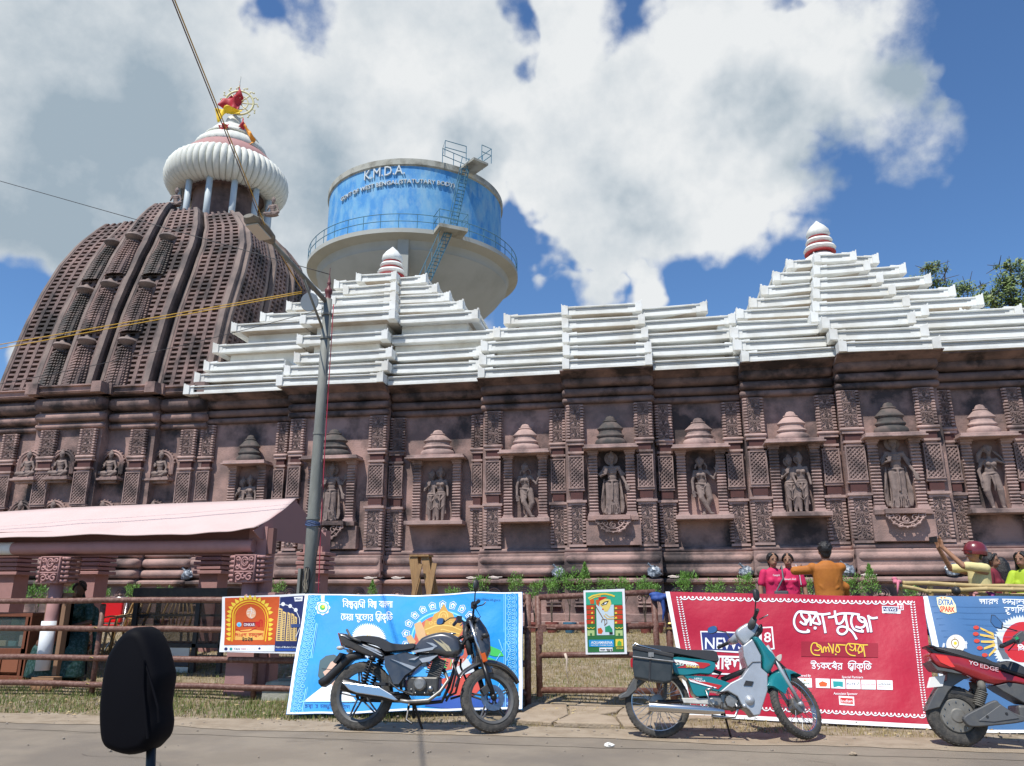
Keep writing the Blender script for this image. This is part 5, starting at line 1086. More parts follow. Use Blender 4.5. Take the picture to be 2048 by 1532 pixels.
    for y in (0, .29):
        b = MB(); b.tube([a_ + Vector((0, y, .02)), c_ + Vector((0, y, -.02))], .014, 8); spring(b, a_ + Vector((0, y, 0)), c_ + Vector((0, y, 0)), .027, .0065, 9); b.tube([a_ + Vector((0, y, .03)), a_ + Vector((0, y, -.01))], .03, 10); b.build('shock_absorber', BLACKM, rt_, smooth=True)
    b = MB(); rg = []
    for (x, y_) in zl([(620, 770), (560, 770), (480, 790), (390, 870), (300, 960), (200, 1060), (130, 1105)]):
        q = R.L(x, y_, 0); rg.append([q + Vector(v) for v in ((.0, -.075, .0), (-.01, -.06, .03), (-.01, .06, .03), (0, .075, 0), (.03, .06, -.03), (.03, -.06, -.03))])
    b.loft(rg); b.build('rear_mudguard', BLACK, rt_, smooth=True)
    b = MB(); puff(R, b, zl([(365, 740), (410, 750), (310, 870), (285, 850)]), .09, k=(1, 1, 1)); b.build('number_plate', BLACK, rt_)
    for s_ in (-1, 1): 
        b = MB(); q = R.L(692, 1299, 0); b.tube([q, q + Vector((0, s_ * .13, 0))], .007, 6); b.ball(q + Vector((-.01, s_ * .15, 0)), .03, 10, (1.3, 1, .7)); b.build('turn_signal', P('clear_lens', (.5, .48, .42), .2), rt_, smooth=True)
    b = MB(); b.tube([(.42, -.12, .30), (.40, -.24, .29)], .014, 8); b.tube([(.20, -.14, .40), (.26, -.16, .34), (.36, -.13, .33)], .012, 6); b.box(.19, .30, -.25, -.14, .395, .42); b.build('footrest', BLACK, rt_)
    b = MB(); gp = R.I @ Vector((R.M @ Vector((.58, .12, .22)))); b.tube([(.52, .05, .24), (.60, .14, .0), (.63, .17, -.012)], .012, 8); b.build('side_stand', BLACKM, rt_)
    b = MB(); b.tube([(.56, -.15, .07), (.50, -.14, .10), (.50, -.08, .24), (.50, .08, .24), (.50, .14, .12)], .012, 8); b.build('centre_stand', BLACKM, rt_)
    b = MB(); b.obox((.2, .09, .30), (.24, 0, 0), (0, .018, 0), (0, 0, .045)); b.build('chain_case', BLACK, rt_, bevel=.01)
build_moto()
# ---------- teal and silver moped --------------------------------------------------
def build_moped():
    p = uz(1319, 1476, .012); z5 = conv(1230, 1160, 4.507)
    R = Rig('moped', 'old teal and silver step-through moped with black side box', 'moped', (p.x, p.y, .012), 3, 11); rt_ = R.root
    RW = .297; rear = Vector((0, 0, RW)); fa = Vector((1.235, 0, .285)); hp = Vector((.97, 0, .84)); ax = hp - fa; S = steer(hp, ax, 40)
    def wire(c, r, xf=None):
        b = MB(); tyre(b, c, r, .033, 56, w=.034)
        if xf: b.xf(xf)
        w_ = b.build('wheel', RUBBER, rt_, auto=40)
        b = MB(); ring(b, c, r - .055, [(-.010, -.022), (.004, -.027), (.004, -.020), (-.004, -.014), (-.004, .014), (.004, .020), (.004, .027), (-.010, .022)])
        if xf: b.xf(xf)
        b.build('rim', CHROME, w_, auto=40)
        b = MB(); hub = .055
        for i in range(36):
            a = 2 * PI * i / 36; s_ = -1 if i % 2 else 1; k = .55 if (i // 2) % 2 else -.55
            b.bar(c + Vector((hub * math.cos(a + k), s_ * .028, hub * math.sin(a + k))), c + Vector(((r - .062) * math.cos(a), 0, (r - .062) * math.sin(a))), .0038)
        if xf: b.xf(xf)
        sp = b.build('spokes', STEEL, w_); sp['kind'] = 'stuff'
        b = MB(); b.lathe([(.02, -.05), (.068, -.045), (.072, -.02), (.072, .03), (.03, .05)], c, 24, ax=(0, 1, 0))
        if xf: b.xf(xf)
        b.build('hub', ENG, w_, auto=40); return w_
    wire(rear, RW); wire(fa, .285, S)
    for s_ in (-1, 1):
        b = MB(); b.tube([fa + Vector((-.235, s_ * .062, .50)), fa + Vector((-.10, s_ * .062, .21)), fa + Vector((0, s_ * .062, 0))], [.020, .018, .016], 10); b.ball(fa + Vector((0, s_ * .062, 0)), .024, 10); b.xf(S); b.build('fork_leg', SILVERP, rt_, smooth=True)
    b = MB(); b.tube([fa + Vector((-.06, -.07, .16)), fa + Vector((-.12, -.09, .3)), hp + Vector((0, -.08, -.1))], .005, 6); b.xf(S); b.build('brake_cable', BLACK, rt_)
    # front mudguard: long pointed sides
    b = MB(); rg = []
    for i in range(11):
        a = math.radians(158 - 92 * i / 10); rr = .325; cx, cz = fa.x + rr * math.cos(a), fa.z + rr * math.sin(a); dr = .16 if i < 6 else .16 - .03 * (i - 5); n_ = Vector((math.cos(a), 0, math.sin(a)))
        q = Vector((cx, 0, cz)); rg.append([q + Vector((0, -.058, 0)) - n_ * dr * (.55 + .45 * (i < 7)), q + Vector((0, -.06, 0)) - n_ * .02, q + Vector((0, -.03, 0)) + n_ * .012, q + Vector((0, .03, 0)) + n_ * .012, q + Vector((0, .06, 0)) - n_ * .02, q + Vector((0, .058, 0)) - n_ * dr * .9, q + Vector((0, .03, 0)) - n_ * .02, q + Vector((0, -.03, 0)) - n_ * .02])
    b.loft(rg); b.xf(S); b.build('front_mudguard', TEAL, rt_, auto=60)
    b = MB(); b.prism([S @ Vector(v) for v in ((1.08, -.01, .66), (1.40, -.01, .50), (1.42, -.01, .52), (1.12, -.01, .72))], (0, .02, 0)); b.build('number_plate_blade', BLACK, rt_)
    # body covers
    b = MB(); puff(R, b, z5([(1140, 600), (1228, 535), (1310, 690), (1312, 800), (1368, 850), (1370, 1000), (1300, 1220), (1240, 1232), (1200, 1180), (1130, 1130), (1095, 1060), (1010, 1010), (930, 1015), (1030, 930), (1130, 880), (1185, 800), (1150, 700)]), .15, k=(.97, .99, 1)); leg = b.build('leg_shield', SILVERP, rt_, bevel=.012)
    b = MB(); plate(R, b, z5([(1180, 905), (1250, 915), (1235, 955), (1160, 950)]), -.158, -.148); b.build('shield_opening', BLACK, leg)
    b = MB(); b.tube([R.L(*z5([q])[0], -.155) for q in ((1180, 800), (1240, 740), (1312, 738))], .004, 5); b.build('shield_seam', DGREY, leg)
    b = MB(); b.lathe([(0, -.012), (.014, -.010), (.018, 0)], R.L(*z5([(1168, 1135)])[0], -.15), 12, ax=(0, 1, 0)); b.lathe([(0, -.03), (.03, -.024), (.045, 0)], R.L(*z5([(1215, 1085)])[0], -.15), 16, ax=(0, 1, 0)); b.build('shield_boss', SILVERP, leg, smooth=True)
    b = MB(); puff(R, b, z5([(1240, 530), (1290, 518), (1370, 610), (1445, 700), (1430, 770), (1375, 850), (1318, 800), (1316, 690)]), .13, k=(.75, .93, 1)); b.build('front_panel', TEAL, rt_, auto=50)
    b = MB(); puff(R, b, z5([(515, 700), (700, 712), (895, 745), (870, 850), (760, 852), (620, 868), (540, 850), (515, 800)]), .125, k=(.9, .98, 1)); b.build('rear_cowl', TEAL, rt_, auto=50)
    b = MB(); puff(R, b, z5([(560, 840), (700, 866), (860, 872), (1030, 930), (940, 1012), (850, 1000), (842, 1050), (735, 1056), (700, 1030), (650, 900), (600, 860)]), .115, k=(.95, .99, 1)); b.build('side_cover', TEAL, rt_, bevel=.01)
    def dec(pts, m, y, nm='stripe'):
        d = MB(); plate(R, d, z5(pts), y, y + .006); d.build(nm, m, rt_)
    dec([(515, 718), (640, 728), (845, 750), (860, 765), (800, 795), (560, 790), (640, 762), (518, 740)], P('red_decal', (.45, .02, .02), .4), -.130, 'red_decal')
    dec([(665, 885), (800, 915), (965, 950), (930, 985), (800, 945), (680, 905)], P('red_decal', (.45, .02, .02), .4), -.121, 'red_decal')
    dec([(660, 890), (690, 905), (920, 970), (900, 975), (680, 915)], WHITEPL, -.1225, 'white_decal'); dec([(515, 716), (600, 724), (720, 745), (760, 770), (640, 756), (518, 732)], WHITEPL, -.133, 'white_decal')
    def stext(s, x0, x1, ya, yb, hgt, m, y, sk=.25):
        v, f = text_mesh(s, 1, 0, .01); a = min(q[0] for q in v); c = max(q[0] for q in v); hh = max(q[1] for q in v); d = MB()
        d.add([R.L(*z5([(x0 + (x1 - x0) * ((q[0] - a) / (c - a)) + q[1] * sk * hgt, ya + (yb - ya) * (q[0] - a) / (c - a) - q[1] / hh * hgt)])[0], y) for q in v], f); d.build('lettering', m, rt_)
    stext('Street', 540, 740, 762, 786, 32, P('cream_print', (.75, .78, .70), .5), -.1365); stext('Smart', 640, 760, 785, 795, 22, P('yellow_print', (.7, .6, .1), .5), -.137)
    stext('HERO', 715, 785, 893, 897, 14, WHITEPL, -.1235); stext('HONDA', 690, 815, 912, 920, 18, WHITEPL, -.1235)
    b = MB(); puff(R, b, z5([(190, 590), (400, 592), (540, 608), (640, 630), (880, 638), (922, 680), (930, 735), (860, 742), (700, 705), (520, 672), (350, 655), (200, 625)]), .125, k=(.88, .97, 1)); b.build('seat', SEAT, rt_, auto=50)
    b = MB()
    for y in (-.13, .13): b.tube([R.L(*z5([q])[0], y) for q in ((165, 600), (180, 572), (225, 590), (420, 640))], .008, 8)
    b.tube([R.L(*z5([(165, 590)])[0], -.13), R.L(*z5([(160, 585)])[0], .13)], .008, 8); b.build('rear_carrier', CHROME, rt_, smooth=True)
    b = MB(); P3 = [R.L(px, py, -.27) for px, py in z5([(165, 608), (525, 680), (512, 915), (440, 928), (178, 882), (160, 760)])]; b.prism(P3, (0, .12, 0)); bx_ = b.build('side_box', P('box_black_green', (.022, .028, .030), .45, col2=(.045, .05, .05), scale=14), rt_, bevel=.015)
    b = MB(); plate(R, b, z5([(160, 590), (535, 665), (530, 700), (160, 625)]), -.278, -.145); b.build('box_lid', BLACK, bx_, bevel=.006)
    b = MB(); b.bar(R.L(*z5([(318, 690)])[0], -.275), R.L(*z5([(310, 905)])[0], -.275), .014, .006, (0, 1, 0)); b.build('box_strap', BLACK, bx_); b = MB(); b.lathe([(0, -.008), (.008, -.008), (.014, 0)], R.L(*z5([(322, 690)])[0], -.278), 10, ax=(0, 1, 0)); b.obox(R.L(*z5([(325, 672)])[0], -.279), (.025, 0, 0), (0, .004, 0), (0, 0, .02)); b.build('box_latch', ENG, bx_)
    b = MB(); b.tube([R.L(*z5([q])[0], -.285) for q in ((160, 690), (330, 712), (525, 735))], .006, 6); b.build('box_hoop', STEEL, bx_)
    b = MB(); puff(R, b, z5([(140, 715), (168, 708), (165, 790), (140, 780)]), .06); b.build('tail_light', REDLENS, rt_, auto=50)
    b = MB(); rg = []
    for (x, y_) in z5([(560, 870), (480, 880), (380, 860), (260, 890), (190, 945), (130, 1020), (40, 1060)]):
        q = R.L(x, y_, 0); rg.append([q + Vector(v) for v in ((.0, -.062, -.01), (-.01, -.05, .02), (-.01, .05, .02), (0, .062, -.01), (.02, .05, -.02), (.02, -.05, -.02))])
    b.loft(rg); b.build('rear_mudguard', DGREY, rt_, smooth=True)
    b = MB(); plate(R, b, z5([(175, 885), (200, 900), (195, 985), (120, 1052), (35, 1070), (38, 1048), (100, 1010)]), -.068, .068); b.build('mudguard_flap', DGREY, rt_, bevel=.004)
    for y in (-.10, .10):
        b = MB(); a_, c_ = R.L(*z5([(462, 920)])[0], y), R.L(*z5([(452, 1085)])[0], y); b.tube([a_, c_], .012, 8); spring(b, a_ + Vector((0, 0, -.02)), c_ + Vector((0, 0, .02)), .020, .004, 8); b.build('shock_absorber', DGREY, rt_, smooth=True)
    b = MB(); b.tube([(0, -.08, RW), (.42, -.06, .32)], .016, 8); b.tube([(0, .08, RW), (.42, .06, .32)], .016, 8); b.tube([(.38, 0, .34), (.72, 0, .30)], .03, 8); b.tube([(.40, 0, .36), (.60, 0, .56), (.15, 0, .70)], .02, 8); b.tube([(.6, 0, .5), (.86, 0, .6), (.97, 0, .85)], .025, 8); b.build('frame', BLACKM, rt_, smooth=True)
    b = MB(); plate(R, b, z5([(600, 1062), (880, 1062), (905, 1100), (890, 1125), (620, 1110)]), -.09, -.05); b.build('chain_case', P('white_grey_case', (.55, .54, .50), .5, col2=(.35, .33, .28), scale=20), rt_, bevel=.008)
    b = MB(); e0 = R.L(*z5([(1050, 1090)])[0], -.11); b.obox((e0.x, 0, e0.z), (.09, 0, .0), (0, .08, 0), (0, 0, .07)); b.obox((e0.x - .13, 0, e0.z), (.07, 0, 0), (0, .07, 0), (0, 0, .05)); b.build('engine_block', ENG, rt_, bevel=.02)
    b = MB(); b.lathe([(0, -.03), (.05, -.028), (.058, -.01), (.062, .02)], (e0.x, -.09, e0.z), 28, ax=(0, 1, 0))
    for i in range(8): a = 2 * PI * i / 8; b.ball((e0.x + .053 * math.cos(a), -.115, e0.z + .053 * math.sin(a)), .006, 6)
    b.build('engine_cover', ENG, rt_, auto=30)
    for i in range(6):
        b = MB(); b.obox((e0.x + .10 + .016 * i, 0, e0.z + .0), (.004, 0, 0), (0, .06, 0), (0, 0, .055)); b.build('cooling_fin', ENG, rt_)
    A, B_ = R.L(*z5([(985, 1185)])[0], -.15), R.L(*z5([(305, 1138)])[0], -.17)
    b = MB(); b.tube([A, A.lerp(B_, .06), A.lerp(B_, .2), A.lerp(B_, .97), B_], [.016, .024, .036, .042, .036], 20); b.build('muffler', CHROME, rt_, auto=40)
    b = MB(); bent(b, [tuple(R.L(*z5([q])[0], -.13)) for q in ((1085, 1110), (1110, 1160), (1080, 1235), (950, 1235), (870, 1225))], .012); b.build('brake_pedal', STEEL, rt_, smooth=True)
    b = MB(); bent(b, [tuple(R.L(*z5([q])[0], -.16)) for q in ((895, 1150), (850, 1080), (815, 990))], .008); bent(b, [tuple(R.L(*z5([q])[0], -.16)) for q in ((815, 990), (850, 985), (890, 970))], .010); b.build('kick_lever', STEEL, rt_, smooth=True)
    b = MB(); bent(b, [tuple(R.L(*z5([q])[0], -.12)) for q in ((965, 1100), (965, 1220))], .012); b.tube([(.70, -.24, .255), (.70, .24, .255)], .014, 8); b.build('footrest', BLACK, rt_, smooth=True)
    b = MB(); b.tube([(.60, .06, .24), (.66, .15, .0), (.68, .17, -.02)], .010, 8); b.build('side_stand', BLACKM, rt_)
    # steering head
    b = MB(); puff(R, b, z5([(1095, 450), (1215, 378), (1290, 400), (1300, 465), (1230, 535), (1165, 585), (1100, 520)]), .07, k=(.8, .94, 1)); b.build('handlebar_cover', SILVERP, rt_, auto=50)
    b = MB(); b.tube([R.L(*z5([(1130, 500)])[0], 0), R.L(*z5([(1070, 545)])[0], .16), R.L(*z5([(1040, 558)])[0], .22)], [.05, .038, .03], 12); b.build('handlebar_wing', SILVERP, rt_, smooth=True)
    b = MB(); b.tube([R.L(*z5([(1215, 440)])[0], -.03), R.L(*z5([(1255, 350)])[0], -.14)], [.04, .028], 12); b.build('handlebar_wing', DGREY, rt_, smooth=True)
    b = MB(); b.tube([R.L(*z5([(1035, 560)])[0], .22), R.L(*z5([(930, 608)])[0], .34)], .017, 12); b.build('grip', BLACK, rt_)
    b = MB(); b.tube([R.L(*z5([(1255, 345)])[0], -.14), R.L(*z5([(1285, 268)])[0], -.26)], .017, 12); b.build('grip', BLACK, rt_)
    b = MB(); b.tube([R.L(*z5([(1300, 355)])[0], -.12), R.L(*z5([(1375, 318)])[0], -.22)], .006, 6); b.ball(R.L(*z5([(1375, 318)])[0], -.22), .009, 6); b.build('brake_lever', STEEL, rt_, smooth=True)
    c = R.L(*z5([(1270, 135)])[0], -.22); mirror_part(R, 'mirror', c, (-.6, .95, 0), .032, .058, [R.L(*z5([(1258, 320)])[0], -.15), R.L(*z5([(1268, 200)])[0], -.2), c])
    c = R.L(*z5([(880, 450)])[0], .30); mirror_part(R, 'mirror', c, (-.5, -.85, .1), .052, .036, [R.L(*z5([(1035, 520)])[0], .2), R.L(*z5([(1000, 470)])[0], .24), c], rot=.2)
    b = MB(); puff(R, b, z5([(1290, 420), (1320, 400), (1330, 470), (1280, 520), (1250, 510)]), .09); b.build('headlight_bucket', BLACK, rt_, auto=50)
    b = MB(); puff(R, b, z5([(1455, 690), (1500, 670), (1495, 730), (1460, 735)]), .05); b.build('turn_signal', P('clear_lens', (.5, .48, .42), .2), rt_)
build_moped()
# ---------- red electric scooter at the right edge -----------------------------------
def build_scooter():
    z6 = conv(1560, 1170, 4.197); p = uz(1924, 1493, .012)
    R = Rig('scooter', 'red and grey electric scooter cut by the right edge', 'scooter', (p.x, p.y, .012), -4, 8); rt_ = R.root
    RW = .242; rear = Vector((0, 0, RW))
    for c, r in ((rear, RW), (Vector((1.28, 0, RW)), RW)):
        b = MB(); tyre(b, c, r, .055, 40, w=.058); w_ = b.build('wheel', RUBBER, rt_, auto=40)
        b = MB(); b.lathe([(0, -.06), (.05, -.058), (.06, -.05), (.13, -.046), (.145, -.03), (.155, -.05), (.158, .0), (.155, .05), (0, .06)], c, 36, ax=(0, 1, 0)); b.build('hub_motor', P('dusty_grey_alloy', (.20, .19, .17), .6, .3, col2=(.12, .115, .10), scale=20), w_, auto=35)
        b = MB()
        for i in range(12): a = 2 * PI * i / 12; b.ball((c.x + .11 * math.cos(a), c.y - .052, c.z + .11 * math.sin(a)), .007, 6)
        b.build('hub_bolts', STEEL, w_)['kind'] = 'stuff'
    b = MB(); puff(R, b, z6([(1245, 572), (1400, 588), (1560, 620), (1750, 690), (2048, 790), (2160, 830), (2180, 900), (2048, 850), (1900, 822), (1780, 842), (1600, 782), (1450, 722), (1330, 700), (1268, 650)]), .15, k=(.90, .97, 1)); body = b.build('body_panel', REDP, rt_, auto=50)
    b = MB(); plate(R, b, z6([(1300, 585), (1400, 595), (1470, 690), (1440, 690), (1350, 650)]), -.156, -.140); b.build('tail_light', P('bright_red_lens', (.75, .04, .02), .15, coat=.5), rt_)
    b = MB(); plate(R, b, z6([(1262, 640), (1330, 690), (1450, 712), (1530, 745), (1480, 740), (1400, 725), (1320, 712)]), -.158, .15); b.build('tail_trim', DGREY, rt_)
    b = MB(); puff(R, b, z6([(1270, 525), (1330, 520), (1500, 542), (1600, 580), (1700, 605), (1800, 650), (1900, 635), (1990, 660), (2100, 730), (2160, 800), (2048, 790), (1820, 720), (1560, 640), (1400, 590), (1300, 560)]), .135, k=(.88, .97, 1)); b.build('seat', SEAT, rt_, auto=50)
    b = MB()
    for y in (-.13, .13): b.prism([R.L(x, y2, y) for x, y2 in z6([(1212, 512), (1245, 520), (1330, 565), (1500, 590), (1480, 600), (1300, 585)])], (0, .02, 0)); b.prism([R.L(x, y2, y) for x, y2 in z6([(1250, 500), (1350, 525), (1540, 550), (1560, 570), (1400, 560)])], (0, .02, 0))
    b.prism([R.L(x, y2, -.13) for x, y2 in z6([(1250, 500), (1300, 508), (1300, 525), (1255, 515)])], (0, .28, 0)); b.build('grab_rail', BLACKM, rt_, bevel=.003)
    b = MB(); puff(R, b, z6([(1395, 735), (1500, 720), (1620, 778), (1540, 792), (1450, 850), (1405, 900), (1335, 1030), (1225, 1058), (1232, 1020), (1290, 900), (1330, 830), (1390, 800)]), .075, k=(.96, .99, 1)); b.build('rear_mudguard', DGREY, rt_, bevel=.01)
    pl = MB(); P3 = [R.L(x, y, -.08) for x, y in z6([(1270, 775), (1388, 757), (1366, 850), (1248, 862)])]; pl.prism(P3, (-.012, .02, 0)); pl.build('number_plate', P('plate_white', (.72, .70, .66), .5), rt_)
    b = MB(); puff(R, b, z6([(1430, 880), (1500, 900), (1640, 930), (1700, 1000), (1640, 960), (1500, 915), (1420, 910)]), .06, k=(1, 1, 1)); b.build('inner_mudguard', BLACK, rt_)
    b = MB(); puff(R, b, z6([(1540, 1105), (1650, 1040), (1800, 968), (1850, 1000), (1960, 1070), (2060, 1110), (2040, 1150), (1800, 1180), (1620, 1192), (1560, 1165)]), .035, yc=-.13, k=(.9, .97, 1)); sw = b.build('swingarm_cover', DGREY, rt_, bevel=.01)
    b = MB(); plate(R, b, z6([(1665, 1140), (1850, 1005), (2010, 1120), (1800, 1150)]), -.172, -.16); b.build('cover_panel', P('grey_panel', (.10, .102, .105), .5), sw, bevel=.004)
    b = MB()
    for q in ((1740, 1105), (1902, 1080)): b.lathe([(0, -.004), (.010, -.004), (.012, 0)], R.L(*z6([q])[0], -.173), 10, ax=(0, 1, 0))
    b.build('cover_bolt', BLACK, sw)
    a_, c_ = R.L(*z6([(1690, 835)])[0], -.11), R.L(*z6([(1660, 1015)])[0], -.12)
    for y in (0, .23):
        b = MB(); b.tube([a_ + Vector((0, y, 0)), c_ + Vector((0, y, 0))], .020, 10); spring(b, a_ + Vector((0, y, -.05)), c_ + Vector((0, y, .0)), .030, .006, 8); b.tube([a_ + Vector((0, y, .03)), a_ + Vector((0, y, -.06))], .033, 12); b.build('shock_absorber', P('dusty_spring', (.13, .12, .10), .7), rt_, smooth=True)
    b = MB(); puff(R, b, z6([(1785, 845), (1900, 818), (2048, 835), (2160, 900), (2160, 1010), (2040, 1000), (1930, 940), (1850, 895)]), .14, k=(.95, .98, 1)); b.build('side_skirt', DGREY, rt_, bevel=.01)
    b = MB(); b.box(.45, .98, -.14, .14, .22, .34); b.build('floorboard', DGREY, rt_, bevel=.02)
    b = MB(); b.prism([(.94, -.17, .30), (1.02, -.17, .36), (1.14, -.13, .92), (1.08, -.13, .96)], (0, .32, 0)); b.build('leg_shield', REDP, rt_, bevel=.02)
    for s_ in (-1, 1): b = MB(); b.tube([(1.28, s_ * .08, RW), (1.12, s_ * .08, .62)], .02, 10); b.build('fork_leg', BLACKM, rt_)
    b = MB(); b.tube([(1.28 - .16, 0, .56), (1.04, 0, .98)], .035, 10); b.build('steering_stem', BLACKM, rt_)
    h0 = R.L(*z6([(1860, 515)])[0], -.34); h1 = R.L(*z6([(1960, 468)])[0], -.24); h2 = R.L(*z6([(2100, 400)])[0], -.05)
    b = MB(); b.tube([h0, h1], .018, 12); b.tube([h0 - (h1 - h0) * .08, h0], .014, 10); b.build('grip', BLACK, rt_)
    b = MB(); b.tube([h1, h2, h2 + Vector((0, .35, 0))], [.022, .03, .018], 10); b.obox(h1.lerp(h2, .35), (.03, 0, .02), (0, .04, 0), (-.01, 0, .035)); b.build('handlebar', DGREY, rt_, bevel=.004)
    b = MB(); b.tube([h1 + Vector((.02, 0, -.01)), h0 + Vector((.06, .05, -.03))], .005, 6); b.build('brake_lever', BLACKM, rt_)
    b = MB(); b.obox(h1.lerp(h2, .12) + Vector((0, -.035, .01)), (.012, 0, .006), (0, .004, 0), (-.004, 0, .01)); b.build('switch', P('green_switch', (.02, .30, .10), .4), rt_)
    c = R.L(*z6([(1818, 315)])[0], -.42); b = MB(); P3 = [R.L(x, y, -.42) for x, y in z6([(1772, 248), (1800, 250), (1868, 320), (1862, 372), (1800, 355), (1765, 310)])]; b.prism(P3, (.01, .02, 0)); b.tube([c + Vector((.0, .02, -.02)), R.L(*z6([(1990, 385)])[0], -.2)], .006, 6); o = b.build('mirror', BLACK, rt_, bevel=.003)
    cc = sum(P3, Vector()) / 6; b = MB(); b.prism([cc + (q - cc) * .88 + Vector((0, -.003, 0)) for q in P3], (0, .002, 0)); b.build('mirror_glass', GLASSM, o)
    def st(s, x0, x1, ya, yb, hgt, m, nm):
        v, f = text_mesh(s, 1, 0, .012); a = min(q[0] for q in v); c_ = max(q[0] for q in v); hh = max(q[1] for q in v); d = MB()
        d.add([R.L(*z6([(x0 + (x1 - x0) * ((q[0] - a) / (c_ - a)), ya + (yb - ya) * (q[0] - a) / (c_ - a) - q[1] / hh * hgt)])[0], -.158) for q in v], f); d.build(nm, m, rt_)
    st('YO', 1585, 1665, 662, 680, 30, P('silver_print', (.70, .68, .70), .4), 'lettering'); st('EDGE', 1680, 1835, 692, 728, 34, P('outline_print', (.60, .40, .42), .4), 'lettering')
build_scooter()
# ------------------------------------------------------------------ street lamp post and wires
pl = thing('street_lamp', 'old grey steel lamp post with red finial, slanting lamp arm and open hatch', 'street lamp', (0, 0, 0))
PX, PY = -4.25, 9.62
PTOP = uy(633, 600, PY).z
b = MB(); b.tube([(PX, PY, .28), (PX, PY, 2.2), (PX, PY, 3.6), (PX, PY, PTOP)], [.082, .077, .069, .058], 20, True); b.build('pole', POLEM, pl, smooth=True)
b = MB()
for z in (1.0 + 1.22, 3.35, PTOP - .25, PTOP - .6): c_ = MB(); c_.tube([(PX, PY, z), (PX, PY, z + .03)], .09 if z < 2.5 else .078, 16); c_.build('collar', POLEM, pl, auto=40)
FR = P('red_oxide_finial', (.13, .03, .03), .5)
b = MB(); b.lathe([(.05, 0), (.058, .02), (.058, .04), (.035, .06), (.045, .08), (.035, .10), (.05, .13), (.055, .16), (.05, .19), (.028, .21), (.02, .26), (.032, .28), (.02, .30), (.014, .36), (.006, .40), (.004, .52)], (PX, PY, PTOP - .04), 16); b.build('finial', FR, pl, smooth=True)
hz0, hz1 = uy(600, 1188, PY).z, uy(603, 1134, PY).z
b = MB(); b.loft([[(PX + .046 * math.cos(t) * 1, PY - .086 + yy, (hz0 + hz1) / 2 + (hz1 - hz0) / 2 * math.copysign(abs(math.sin(t)) ** .6, math.sin(t))) for t in [2 * PI * i / 16 for i in range(16)]] for yy in (-.012, .03)]); b.build('hatch', BLACK, pl)
b = MB(); rr = random.Random(2)
for k in range(5):
    x = PX - .02 + .01 * k; b.tube([(x + rr.uniform(-.012, .012), PY - .104, hz0 + .02 + (hz1 - hz0 - .04) * i / 7) for i in range(8)], .004, 4)
b.build('loose_wire', P('wire_beige', (.35, .3, .22), .6), pl)
b = MB(); b.box(PX - .13, PX - .095, PY - .06, PY + .06, hz0 - .03, hz1 - .02); b.build('hatch_door', POLEM, pl)
LH = uy(530, 468, 8.1); AB = Vector((PX - .02, PY, uy(628, 606, PY).z))
b = MB(); b.tube([AB, AB.lerp(LH, .92)], [.035, .028], 12); b.build('lamp_arm', POLEM, pl, smooth=True)
b = MB(); b.tube([(PX - .04, PY, uy(630, 662, PY).z), AB.lerp(LH, .42)], .017, 8); b.build('arm_brace', POLEM, pl, smooth=True)
b = MB(); d = (LH - AB).normalized(); s_ = d.cross(Vector((0, 0, 1))).normalized(); u_ = s_.cross(d)
b.loft([[LH + d * t + s_ * w * math.cos(a) + u_ * h * math.sin(a) for a in [2 * PI * i / 12 for i in range(12)]] for t, w, h in ((-.16, .05, .04), (-.08, .10, .055), (.10, .125, .065), (.28, .12, .05), (.36, .07, .03))]); lh = b.build('lamp_head', P('lamp_housing', (.16, .15, .13), .6, col2=(.30, .26, .18), scale=12), pl, auto=40)
b = MB(); b.obox(LH + d * .12 - u_ * .06, d * .15, s_ * .085, u_ * .008); b.build('lamp_lens', P('cream_lens', (.45, .42, .34), .3), lh)
b = MB(); b.lathe([(0, -.01), (.13, -.01), (.135, 0), (.13, .01), (0, .01)], uy(619, 604, PY - .12), 24, ax=(0, 1, .2)); b.build('round_plate', P('grey_plate', (.22, .26, .30), .5), pl, auto=40)
def wire(name, pts, r, m, label, sag=0, group='overhead wires', n=14):
    a = [Vector(p) for p in pts]; out = []
    for i in range(len(a) - 1):
        for k in range(n): t = k / n; q = a[i].lerp(a[i + 1], t); q.z -= sag * 4 * t * (1 - t); out.append(q)
    out.append(a[-1]); b = MB(); b.tube(out, r, 6); o = b.build(name, m, smooth=True); tag(o, label, 'wire', group); return o
YW = P('yellow_wire', (.55, .33, .03), .5); BW = P('black_wire', (.02, .02, .022), .5); BRW = P('brown_wire', (.10, .06, .045), .5)
tip = Vector((PX, PY, PTOP + .38)); q = uy(0, 362, 10.5); q2 = q + (q - tip) * .8
wire('wire', [q2, q, tip], .006, BW, 'black wire running from the upper left to the red finial of the lamp post', .0)
ins = uy(604, 583, 9.3)
for k, (y0, lab) in enumerate(((689, 'upper yellow wire crossing in front of the tower'), (697, 'lower yellow wire crossing in front of the tower'))):
    q = uy(0, y0, 9.0); wire('wire', [q + (q - ins) * .8, q, ins + Vector((0, 0, -.025 * k))], .006, YW, lab)
q = uy(0, 768, 9.4); e = Vector((PX - .04, PY, uy(628, 618, PY).z)); wire('wire', [q + (q - e) * .6, q, e], .0045, BW, 'thin black wire sagging low across the tower to the lamp post', .06)
q = uy(345, 0, 4.2); q3 = q + (q - LH) * 1.1
for k, m_, lab in ((0, BRW, 'brown cable coming from overhead to the lamp head, upper of two'), (1, YW, 'yellowish cable twisted along the brown one down to the lamp arm')):
    wire('wire', [q3 + Vector((.012 * k, 0, .01 * k)), q + Vector((.012 * k, 0, .01 * k)), LH + Vector((.03 * k, 0, .03)), ins + Vector((0, 0, .02))], .0055, m_, lab)
RW_ = P('red_cable', (.40, .03, .06), .5)
